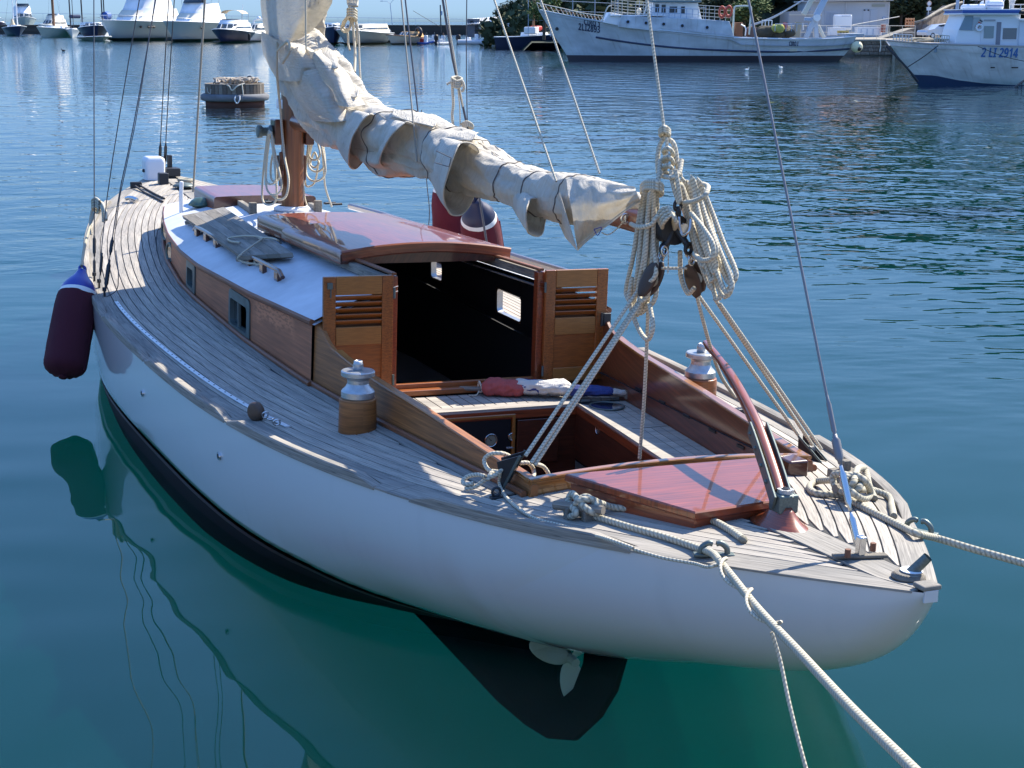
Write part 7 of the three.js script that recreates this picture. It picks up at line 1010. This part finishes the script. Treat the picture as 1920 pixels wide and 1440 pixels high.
// quay, buildings, hillside --------------------------------------------------------------------
{
  const QZ = -131, QY = 1.32;
  struct('quay', [box(110, 3, 70, 62, QY - 1.5, QZ - 35.02)], N.concrete);
  // the stone face of the quay in courses of blocks
  const face = thing('quay_wall', 'stone block quay wall between the trawler stern and the work boat', 'wall'); face.position.set(0, 0, QZ); const k = 0.0442, r = rng(12), X = (px) => (px - 960) * 131 / FPX * 1.005;
  part('wall_core', box(110, 2.6, 0.3, 62, QY - 1.42, -0.16), N.stoneDk, face); const ms = [N.stone, N.stoneDk, F2(0.30, 0.27, 0.23, 0.9, { map: rep(stoneT, 0.7, 0.7) })]; 
  for (let row = 0; row < 4; row++) { let x = X(1578) + r() * 0.3; while (x < X(1668)) { const w = 0.42 + r() * 0.35, h = 0.27; const b = box(w - 0.025, h - 0.025, 0.16, x + w / 2, 1.06 - row * 0.285, 0.06 + r() * 0.03, 0.03); part('stone', b, ms[Math.floor(r() * 3)], face); x += w; } }
  part('coping', box(110, 0.16, 0.7, 62, QY - 0.06, -0.05, 0.03), N.concrete, face); const tm = thing('quay_fender', 'worn timber fender post fixed to the stone quay wall', 'fender post'); tm.position.set(X(1655), 0, QZ + 0.3); part('post', box(0.22, 1.9, 0.2, 0, 0.4, 0, 0.02), F2(0.28, 0.25, 0.2, 0.9), tm); part('rope_end', tube([new V3(X(1629) - X(1655), 1.3, 0), new V3(X(1630) - X(1655), 0.8, 0.05), new V3(X(1629) - X(1655), 0.35, 0.05)], 0.05, 5), N.cream, tm);
  const on = (px, dz = -4) => new V3((px - 960) * (131 - dz) / FPX * 1.0, QY, QZ + dz), kk = (dz) => (131 - dz) / FPX;
  const T = (name, lab, cat, px, dz) => { const o = thing(name, lab, cat); o.position.copy(on(px, dz)); const s = kk(dz); return { o, s, Y: (py) => (CAM_H - QY) - (py - 41) * s * 0.97 }; };
  { // tall white panel, low white boxes
    const a = T('insulated_bin', 'tall white panel box standing on the quay before the white warehouse', 'box', 1563, -8); part('body', box(31 * a.s, a.Y(28) - a.Y(56), 1, 0, (a.Y(28) + a.Y(56)) / 2, 0, 0.12), N.white, a.o); part('slot', box(16 * a.s, 0.1, 0.04, 4 * a.s, a.Y(30), 0.5), N.steelBlue, a.o); part('foot_rail', box(18 * a.s, 0.12, 0.06, 4 * a.s, a.Y(50), 0.52), N.steelBlue, a.o);
    const b = T('white_crate', 'low white container left of the yellow crate on the quay', 'box', 1553, -4); part('body', box(28 * b.s, b.Y(52) - b.Y(66), 1.2, 0, (b.Y(52) + b.Y(66)) / 2, 0, 0.05), N.white, b.o); part('lid', box(29 * b.s, 0.06, 1.24, 0, b.Y(52), 0, 0.02), N.white, b.o);
    const c = T('white_crate', 'long low white container right of the yellow crate on the quay', 'box', 1611, -5); part('body', box(45 * c.s, c.Y(52) - c.Y(66), 1.2, 0, (c.Y(52) + c.Y(66)) / 2, 0, 0.05), N.white, c.o); part('lid', box(46 * c.s, 0.06, 1.24, 0, c.Y(51.5), 0, 0.02), N.white, c.o); for (let i = 0; i < 4; i++) part('rib', box(0.05, 0.5, 0.04, (-16 + i * 11) * c.s, (c.Y(52) + c.Y(66)) / 2, 0.62), N.steelBlue, c.o);
    const d = T('fish_crate', 'yellow plastic crate with gear on the quay edge', 'crate', 1565, -1.5); part('body', loft([[0, 0.75], [0.45, 0.9]].map(([y, w]) => [[-w / 2, -.3], [w / 2, -.3], [w / 2, .3], [-w / 2, .3]].map(([x, z]) => new V3(x, d.Y(67) + y, z)))), F2(0.55, 0.40, 0.12, 0.7), d.o); for (let i = 0; i < 3; i++) part('slot', box(0.16, 0.1, 0.03, -0.26 + i * 0.26, d.Y(67) + 0.26, 0.31), N.dark, d.o); 
    for (const [px, lab] of [[1638, 'red orange gas bottle rack beside the white container'],]) { const e = T('gas_rack', lab, 'rack', px, -4); part('body', box(7 * e.s, e.Y(46) - e.Y(60), 0.4, 0, (e.Y(46) + e.Y(60)) / 2, 0, 0.04), F2(0.38, 0.12, 0.08, 0.7), e.o); part('frame', railing([new V3(-0.3, e.Y(62), 0.3), new V3(0.3, e.Y(62), 0.3)], e.Y(45) - e.Y(62), 0.02, 2, 2), N.rail, e.o); }
    const f = T('road_barrier', 'orange plastic road barrier at the foot of the ramp', 'barrier', 1686, -9); const w = 17 * f.s, h = f.Y(34) - f.Y(50); for (let i = 0; i < 3; i++) part('bar', box(w, h * 0.2, 0.12, 0, f.Y(50) + h * (0.15 + i * 0.36), 0, 0.03), F2(0.58, 0.25, 0.11, 0.6), f.o); for (let i = 0; i < 4; i++) part('upright', box(w * 0.13, h, 0.1, -w / 2 + w * 0.065 + i * w * 0.29, f.Y(50) + h / 2, 0, 0.03), F2(0.58, 0.25, 0.11, 0.6), f.o);
    const rl = T('railing', 'pale metal railing along the quay behind the containers', 'railing', 1650, -6); part('rail', railing([new V3(-11 * 1, -0, 0), new V3(2.2, 0, 0)], 1.1, 0.025, 12, 1), N.rail, rl.o); part('slope_rail', tube([new V3(-2.6, rl.Y(47), -3), new V3(2.0, rl.Y(31), -5)], 0.04, 5), N.rail, rl.o);
  }
  { // silver hatchback, three quarter rear view
    const a = T('parked_car', 'silver hatchback car parked on the quay below the curved ramp wall', 'car', 1738, -7), g = a.o; g.rotation.y = 0.42; g.scale.setScalar(0.82); g.position.y = QY;
    const prof = [[-2.1, 0.32], [-2.12, 0.62], [-2.0, 0.82], [-1.15, 0.98], [-0.45, 1.42], [0.3, 1.52], [1.2, 1.48], [1.75, 1.05], [2.0, 0.95], [2.05, 0.5], [2.0, 0.3]]; const secs = []; for (const [z, w] of [[-0.86, 0.94], [-0.80, 1], [0.80, 1], [0.86, 0.94]]) secs.push(prof.map(([x, y]) => new V3(x * (w < 1 ? 0.985 : 1), 0.05 + y * (y > 1 && w < 1 ? 0.98 : 1), z * (y > 1 ? 0.84 : 1)))); const silver = phys(0.52, 0.55, 0.60, 0.3, { metalness: 0.3, clearcoat: 1 }); part('body', creased(loft(secs), 0.6), silver, g);
    for (const q of [1, -1]) { const wn = extrude([[-1.05, 1.03], [-0.42, 1.38], [0.2, 1.46], [0.2, 1.02]], 0.02), w2 = extrude([[0.26, 1.02], [0.26, 1.46], [1.1, 1.42], [1.35, 1.06]], 0.02); for (const w of [wn, w2]) { w.translate(0, 0.05, q * 0.75 - 0.01); part('side_window', w, N.glass, g); } for (const x of [-1.3, 1.3]) { const ty = new THREE.TorusGeometry(0.24, 0.09, 8, 20); ty.translate(x, 0.33, q * 0.78); const o = part('wheel', ty, N.black, g); const rm = cyl(0.2, 0.2, 0.1, 0, 0, 0, 14); rm.rotateX(PI / 2); rm.translate(x, 0.33, q * 0.8); part('rim', rm, N.chrome, o); } part('tail_light', box(0.06, 0.3, 0.2, 1.92, 1.02, q * 0.68, 0.02), N.red, g); part('headlight', box(0.08, 0.16, 0.3, -2.02, 0.75, q * 0.6, 0.03), N.white, g); }
    part('rear_window', box(0.03, 0.42, 1.2, 1.50, 1.31, 0).rotateZ(0), N.glass, g); part('bumper', box(0.1, 0.2, 1.6, 2.02, 0.48, 0, 0.04), silver, g); part('number_plate', box(0.03, 0.12, 0.5, 2.06, 0.75, 0), N.white, g);
  }
  { // curved ramp wall
    const rw = thing('ramp_wall', 'curved concrete ramp wall rising behind the silver car', 'wall'), dz = -12; rw.position.copy(on(1700, dz)); const s = kk(dz), X2 = (px) => (px - 1700) * s, Yy = (py) => (CAM_H - QY) - (py - 41) * s * 0.97; const rows = []; const P = [[1697, 44, 60, -2.0], [1696, 43, 62, 0], [1702, 40, 62, 1.2], [1714, 34, 62, 0.8], [1735, 26, 62, -1], [1760, 18, 62, -3], [1790, 11, 62, -6], [1830, 4, 62, -9]]; const A = P.map(([x, t, b, z]) => [new V3(X2(x), Yy(t), z), new V3(X2(x), -0.3, z)]); const top = P.map(([x, t, b, z]) => [new V3(X2(x), Yy(t), z), new V3(X2(x) + 0.1, Yy(t), z - 0.35)]); part('wall_face', grid(A), F2(0.36, 0.29, 0.25, 0.9, { map: rep(stoneT, 0.25, 0.25) }), rw); part('wall_top', [grid(top), tube(P.map(([x, t, b, z]) => new V3(X2(x) + 0.05, Yy(t) + 0.03, z - 0.15)), 0.14, 6)], N.concrete, rw); part('bollard', cyl(0.28, 0.3, 1.2, X2(1702), 0.6, 2.6, 14), F2(0.13, 0.13, 0.14, 0.7), rw);
    const rd = []; struct('ramp', grid(P.map(([x, t, b, z]) => [new V3(X2(x), Yy(t) - 0.8, z - 0.4).add(rw.position), new V3(X2(x) + 3, Yy(t) - 0.8, z - 9).add(rw.position)])), N.concrete);
    const lo = thing('ramp_slope', 'pale concrete slope behind the railing left of the ramp', 'ramp'); lo.position.copy(on(1650, -10)); const s2 = kk(-10); const sg = extrude([[-12 * s2, 0], [48 * s2, 0], [48 * s2, 0.9], [40 * s2, 0.85]], 3); sg.translate(0, 0, -3); part('slab', sg, N.concrete, lo);
    const c2 = T('parked_car', 'dark car half hidden behind the top of the ramp wall', 'car', 1756, -20); c2.o.position.y = QY + 1.55; const bs = loft([[-0.8], [0.8]].map(([z]) => [[-2, 0.3], [-1.9, 0.75], [-1, 0.95], [-0.4, 1.4], [0.9, 1.4], [1.6, 0.95], [2, 0.8], [2, 0.3]].map(([x, y]) => new V3(x, y, z)))); part('body', bs, N.dark, c2.o); part('side_window', box(1.6, 0.3, 0.02, 0.2, 1.15, 0.81), N.glass, c2.o); for (const x of [-1.25, 1.25]) { const ty = new THREE.TorusGeometry(0.24, 0.09, 8, 16); ty.translate(x, 0.32, 0.8); part('wheel', ty, N.black, c2.o); }
    const lp = T('street_lamp', 'grey blue lamp post standing behind the work boat wheelhouse', 'street lamp', 1771, -6); part('post', [cyl(0.13, 0.16, 9, 0, 4.5, 0, 12)], N.steelBlue, lp.o); part('cable', tube([new V3(0.35, lp.Y(46), 0.1), new V3(0.5, lp.Y(0), 0.1)], 0.05, 5), N.mast, lp.o); part('arm', tube([new V3(0, 8.9, 0), new V3(0.4, 9.3, 0), new V3(1.4, 9.4, 0)], 0.07, 6), N.steelBlue, lp.o); part('lamp_head', box(0.8, 0.14, 0.3, 1.7, 9.4, 0, 0.05), N.steelBlue, lp.o);
    const sg2 = T('road_sign', 'round white road sign with a square plate below it', 'road sign', 1719, -13); part('post', tube([new V3(0, 0, 0), new V3(0, sg2.Y(3), 0)], 0.05, 6), N.mast, sg2.o); const dsc = cyl(3.8 * sg2.s, 3.8 * sg2.s, 0.04, 0, 0, 0, 24); dsc.rotateX(PI / 2); dsc.translate(0, sg2.Y(7.5), 0.08); part('disc', dsc, N.white, sg2.o); const rg = new THREE.TorusGeometry(3.7 * sg2.s, 0.03, 6, 24); rg.translate(0, sg2.Y(7.5), 0.1); part('disc_rim', rg, F2(0.5, 0.36, 0.33, 0.6), sg2.o); part('plate', box(8 * sg2.s, 6 * sg2.s, 0.04, 0, sg2.Y(17), 0.08), N.white, sg2.o);
  }
  { // white warehouse
    const a = T('warehouse', 'long white harbour warehouse with dark red roof edge', 'building', 1560, -22), s = a.s, X2 = (px) => (px - 1560) * s; const wm = F2(0.58, 0.60, 0.62, 0.8, { map: rep(grimeT, 0.1, 0.2) }); part('wall', box(X2(1648) - X2(1504), a.Y(4) + 0.3, 7, (X2(1648) + X2(1504)) / 2, (a.Y(4) - 0.3) / 2, -3.5), wm, a.o); part('side_wing', box(X2(1504) - X2(1466), a.Y(22) + 0.3, 5, (X2(1504) + X2(1466)) / 2, (a.Y(22) - 0.3) / 2, -3), F2(0.33, 0.34, 0.36, 0.8), a.o);
    const rf = extrude([[X2(1498), a.Y(4)], [X2(1652), a.Y(2)], [X2(1652), a.Y(0)], [X2(1498), a.Y(2)]], 8); rf.translate(0, 0, -7.5); part('roof_edge', rf, F2(0.62, 0.6, 0.58, 0.7), a.o); const rt = loft([[0.6, 0], [-8, 1.9]].map(([z, y]) => [[X2(1500), a.Y(0) + y], [X2(1650), a.Y(-1) + y], [X2(1650), a.Y(-1) + y + 0.15], [X2(1500), a.Y(0) + y + 0.15]].map(([x, q]) => new V3(x, q, z)))); part('roof', rt, F2(0.12, 0.055, 0.05, 0.9), a.o);
    const dr = (x0, x1, y0, m, nm) => part(nm, box(X2(x1) - X2(x0), a.Y(y0), 0.06, (X2(x0) + X2(x1)) / 2, a.Y(y0) / 2, 0.03, 0.02), m, a.o); dr(1530, 1558, 21, F2(0.44, 0.46, 0.50, 0.7), 'sliding_door'); dr(1600, 1612, 19, F2(0.50, 0.52, 0.55, 0.7), 'door'); dr(1613, 1626, 19, F2(0.47, 0.50, 0.54, 0.7), 'door'); for (const x of [1533, 1540, 1547]) part('door_panel', box(X2(x + 6) - X2(x), a.Y(24) - 0.3, 0.04, X2(x + 3), (a.Y(24) + 0.3) / 2, 0.08), F2(0.38, 0.41, 0.46, 0.7), a.o); for (const x of [1602, 1609]) part('vent', box(3 * s, 0.12, 0.04, X2(x), a.Y(19.5), 0.08), N.dark, a.o); part('wall_sign', box(24 * s, 0.22, 0.05, X2(1627), a.Y(11), 0.05), F2(0.33, 0.35, 0.30, 0.8), a.o); part('notice_board', [box(5 * s, 6 * s, 0.05, X2(1638), a.Y(35), 0.05)], F2(0.16, 0.28, 0.45, 0.6), a.o); part('notice', box(3 * s, 4 * s, 0.03, X2(1638), a.Y(35), 0.09), N.white, a.o); part('drain_pipe', tube([new V3(X2(1568), 0, 0.08), new V3(X2(1568), a.Y(5), 0.08)], 0.05, 5), N.mast, a.o); part('drain_pipe', tube([new V3(X2(1646), 0, 0.08), new V3(X2(1646), a.Y(5), 0.08)], 0.05, 5), N.mast, a.o);
    const fn = T('paling_fence', 'grey paling fence in front of the warehouse wing', 'fence', 1495, -18); for (let i = 0; i < 22; i++) part('paling', box(0.10, fn.Y(20) * (0.92 + 0.08 * ((i * 7) % 5) / 5), 0.04, (-28 + i * 2.7) * fn.s, fn.Y(20) / 2, 0, 0.01), F2(0.36, 0.36, 0.36, 0.8), fn.o); part('fence_rail', box(60 * fn.s, 0.08, 0.05, 0, fn.Y(28), 0.05), N.rail, fn.o); part('fence_rail', box(60 * fn.s, 0.08, 0.05, 0, fn.Y(48), 0.05), N.rail, fn.o);
  }
  // hillside ------------------------------------------------------------------------------
  const hillH = (x, z) => { const d = -z - 160, a = sstep(-6, 30, x - (-z - 160) * 0.08 + 3) * (0.35 + 0.65 * sstep(10, 75, x)); return lerp(-3, QY - 0.6, sstep(-2, 1, x)) + a * (Math.min(19, clamp(d, 0, 200) * 0.7) + 3 * sstep(0, 12, d)) * sstep(-4, 3, d) + 2.0 * noise(x * 0.05, z * 0.05, 120) * sstep(5, 40, d); };
  { const rows = []; for (let i = 0; i <= 50; i++) { const z = -157 - i * 2.6, r = []; for (let j = 0; j <= 70; j++) { const x = -22 + j * 4; r.push(new V3(x, hillH(x, z), z)); } rows.push(r); } struct('hillside', grid(rows), F2(0.035, 0.042, 0.022, 1)); }
  const leaf = (n, seed, sz = 0.4) => { const R = rng(seed), P = []; for (let i = 0; i < n; i++) { const a = R() * 2 * PI, c = R() * 2 - 1, s = Math.sqrt(1 - c * c), rr = Math.pow(R(), 0.45) * (0.75 + 0.35 * noise(Math.cos(a) * s * 2 + seed, c * 2 + Math.sin(a), 130)), q = new V3(Math.cos(a) * s, c, Math.sin(a) * s).multiplyScalar(rr), u = new V3(R() - .5, R() - .5, R() - .5).normalize().multiplyScalar(sz * (0.12 + R() * 0.22)), v = new V3(R() - .5, R() - .5, R() - .5).cross(u).normalize().multiplyScalar(sz * (0.10 + R() * 0.16)); for (const t of [[-1, -1], [1, -1], [1, 1], [-1, -1], [1, 1], [-1, 1]]) { const p = q.clone().addScaledVector(u, t[0]).addScaledVector(v, t[1]); P.push(p.x, p.y, p.z); } } const g = new THREE.BufferGeometry(); g.setAttribute('position', new THREE.Float32BufferAttribute(P, 3)); g.setAttribute('uv', new THREE.Float32BufferAttribute(new Float32Array(P.length / 3 * 2), 2)); g.computeVertexNormals(); return g; };
  const leafM = F2(0.036, 0.052, 0.022, 0.9), leafB = F2(0.085, 0.125, 0.035, 0.9);
  { const R = rng(55), C = 900, im = new THREE.InstancedMesh(leaf(420, 3), F2(1, 1, 1, 0.9), C), m = new THREE.Matrix4(), q = new THREE.Quaternion(), e = new THREE.Euler(), c = new THREE.Color(); let n = 0;
    while (n < C) { const x = -4 + Math.pow(R(), 0.8) * 150, z = -161 - Math.pow(R(), 1.4) * 100, h = hillH(x, z); if (h < QY + 0.4 && R() < 0.85) continue; const s = 1.6 + R() * 2.4; e.set(R() * 0.5, R() * 6.3, R() * 0.5); m.compose(new V3(x, h + s * 0.6, z), q.setFromEuler(e), new V3(s * (0.9 + R() * 0.5), s * (0.8 + R() * 0.5), s)); im.setMatrixAt(n, m); const v = 0.6 + R() * 0.9; c.setRGB(0.030 * v, 0.045 * v, 0.020 * v); im.setColorAt(n, c); n++; }
    im.name = 'hillside_wood'; im.userData = { kind: 'stuff', label: 'dark wooded hillside behind the trawler and quay' }; im.castShadow = im.receiveShadow = true; scene.add(im); }
  const tree = (lab, px, dz, top, w, m, trunkH = 1) => { const a = T('tree', lab, 'tree', px, dz), h = a.Y(top), g = a.o; part('trunk', tube([new V3(0, -0.3, 0), new V3(0.1, h * 0.35, 0), new V3(0.05, h * 0.8, 0)], 0.16, 7), F2(0.07, 0.055, 0.04, 0.9), g); for (let i = 0; i < 5; i++) part('limb', tube([new V3(0.08, h * (0.35 + i * 0.08), 0), new V3(Math.cos(i * 2.4) * w * 0.3, h * (0.5 + i * 0.08), Math.sin(i * 2.4) * w * 0.3)], 0.06, 5), F2(0.07, 0.055, 0.04, 0.9), g); const gs = []; for (let i = 0; i < 7; i++) { const c = leaf(300, 60 + i + px, 0.3); c.scale(w * 0.42, h * 0.24, w * 0.42); c.translate(Math.cos(i * 2.2) * w * 0.3 * (i ? 1 : 0), h * (0.55 + 0.10 * (i % 4)), Math.sin(i * 2.2) * w * 0.3); gs.push(c); } part('crown', gs, m, g); };
  tree('dark pine rising behind the awning shed at the mole end', 946, -70, 2, 2.7, leafM); tree('leafy bright green tree top above the trawler bow rail', 1018, -26, -12, 3.2, leafB); tree('bright green tree behind the trawler pipe gantry', 1382, -26, -4, 4.5, leafB); tree('tall dark tree right of the warehouse', 1668, -30, -30, 5, leafM); tree('shrubby tree behind the road sign', 1700, -34, -14, 5, leafM); tree('dark leafy tree behind the trawler wheelhouse', 1330, -30, -30, 6, leafM);
  const fw = thing('retaining_fence', 'faint wire fence on posts along the foot of the wooded hill', 'fence'); fw.position.copy(on(1100, -26)); for (let i = 0; i < 9; i++) part('fence_post', tube([new V3(-6 + i * 2.2, 0, 0), new V3(-6 + i * 2.2, 4.2 - 0.15 * i, 0)], 0.035, 5), N.steelBlue, fw); for (let i = 0; i < 3; i++) part('wire', tube([new V3(-6, 1.6 + i * 1.0, 0), new V3(11.6, 1.2 + i * 0.8, 0)], 0.02, 4), N.steelBlue, fw);
}
// the mooring drum ------------------------------------------------------------------------------
{
  const g = thing('mooring_buoy', 'big round mooring buoy with weathered staves and a heap of old rope on top', 'mooring buoy'), w = onWater(441, 196); g.position.copy(w); const k = 0.0181, r = rng(21);
  const rust = F2(0.14, 0.055, 0.035, 0.9, { map: rep(grimeT, 1, 1) }); part('drum', lathe([[0, -0.4], [0.99, -0.4], [1.0, 0.2], [0, 0.2]], 48), rust, g);
  part('rubber_ring', (() => { const t = new THREE.TorusGeometry(1.06, 0.105, 12, 60); t.rotateX(PI / 2); t.scale(1, 1.15, 1); t.translate(0, 0.26, 0); return t; })(), F2(0.17, 0.18, 0.20, 0.8, { map: rep(grimeT, 3, 1) }), g);
  const st = [F2(0.24, 0.20, 0.16, 0.95, { map: rep(teakT, 1, 2) }), F2(0.17, 0.14, 0.115, 0.95, { map: rep(teakT, 1, 2) }), F2(0.31, 0.27, 0.22, 0.95, { map: rep(teakT, 1, 2) })]; for (let i = 0; i < 40; i++) { const a = i / 40 * 2 * PI, b = box(0.145, 0.40, 0.06, 0, 0, 0, 0.012); b.translate(0, 0.52 + (r() - 0.5) * 0.015, 0.965 + (r() - 0.5) * 0.012); b.rotateY(a); part('stave', b, st[Math.floor(r() * 3)], g); }
  part('top_plate', lathe([[0, 0.66], [0.86, 0.66], [0.97, 0.70], [1.0, 0.72], [1.0, 0.70]], 48), F2(0.33, 0.29, 0.24, 0.95, { map: rep(grimeT, 1, 1) }), g); const rp = []; for (let i = 0; i < 80; i++) { const cx = (r() - 0.45) * 1.3, cz = (r() - 0.5) * 1.1; if (Math.hypot(cx, cz) > 0.8) continue; const pts = []; for (let j = 0; j < 6; j++) pts.push(new V3(cx + (r() - 0.5) * 0.4, 0.70 + r() * 0.2, cz + (r() - 0.5) * 0.4)); rp.push(tube(pts, 0.018 + r() * 0.015, 6, 30, r() > 0.5)); } part('rope_heap', rp, F2(0.40, 0.34, 0.27, 0.95), g).userData.kind = 'stuff'; part('hanging_rope', tube([new V3(-0.35, 0.72, 0.75), new V3(0, 0.66, 1.03), new V3(0.1, 0.52, 1.05), new V3(0.28, 0.66, 1.03), new V3(0.5, 0.74, 0.85)], 0.024, 6, 40), F2(0.55, 0.50, 0.40, 0.9), g); part('hanging_rope', tube([new V3(0.42, 0.72, 0.95), new V3(0.45, 0.5, 1.0), new V3(0.46, 0.36, 1.0)], 0.02, 6), F2(0.55, 0.50, 0.40, 0.9), g);
  part('steel_loop', tube([new V3(0.22, 0.34, 1.1), new V3(0.2, 0.22, 1.2), new V3(0.28, 0.1, 1.22), new V3(0.36, 0.2, 1.2), new V3(0.36, 0.34, 1.1)], 0.022, 6, 30), N.mast, g); part('mooring_ring', (() => { const t = new THREE.TorusGeometry(0.10, 0.022, 8, 20); t.translate(0.45, 0.83, -0.5); return t; })(), N.dark, g); part('side_strop', tube([new V3(-0.82, 0.6, 0.55), new V3(-0.78, 0.45, 0.66), new V3(-0.68, 0.40, 0.76), new V3(-0.66, 0.55, 0.75)], 0.016, 6), F2(0.4, 0.36, 0.3, 0.9), g);
}
// birds on the water -----------------------------------------------------------------------------
{
  const bird = (label, px, py, m, yaw, s = 1) => { const g = thing('sea_bird', label, 'bird'); place(g, px, py, yaw); g.scale.setScalar(s * 0.55); const b = new THREE.SphereGeometry(0.13, 14, 10); b.scale(1.7, 0.75, 0.9); b.translate(0, 0.08, 0); part('body', b, m, g); const h = new THREE.SphereGeometry(0.055, 10, 8); h.translate(0.22, 0.24, 0); part('head', h, m, g); part('neck', tube([new V3(0.15, 0.1, 0), new V3(0.2, 0.18, 0), new V3(0.22, 0.24, 0)], 0.035, 6), m, g); const k = new THREE.ConeGeometry(0.018, 0.07, 6); k.rotateZ(-PI / 2); k.translate(0.295, 0.235, 0); part('beak', k, N.tan, g); const t = new THREE.ConeGeometry(0.05, 0.16, 6); t.rotateZ(PI / 2); t.scale(1, 0.4, 1); t.translate(-0.26, 0.12, 0); part('tail', t, m === N.white ? N.steelBlue : m, g); };
  bird('white gull floating left below the trawler bow', 1013, 130, N.white, 0.3); bird('white gull floating below the middle of the trawler', 1400, 132, N.white, 0.2); bird('white gull floating below the trawler stern lettering', 1464, 128, N.white, 3.3); bird('small dark duck swimming below the left moored boats', 119, 96, N.dark, 2.9, 1.5);
}
// the quay the photographer stands on
struct('near_quay', [box(60, 2.2, 30, 4, 0.05, 12.2)], std(0.50, 0.47, 0.42, 0.9, { map: rep(stoneT, 0.3, 0.3) }));
// ------------------------------------------------------------------ render
const renderer = new THREE.WebGLRenderer({ antialias: true });
renderer.setSize(1024, 768);
renderer.toneMapping = THREE.LinearToneMapping;
renderer.toneMappingExposure = EXPOSURE;
renderer.shadowMap.enabled = true; renderer.shadowMap.type = THREE.PCFSoftShadowMap;
renderer.render(scene, camera);
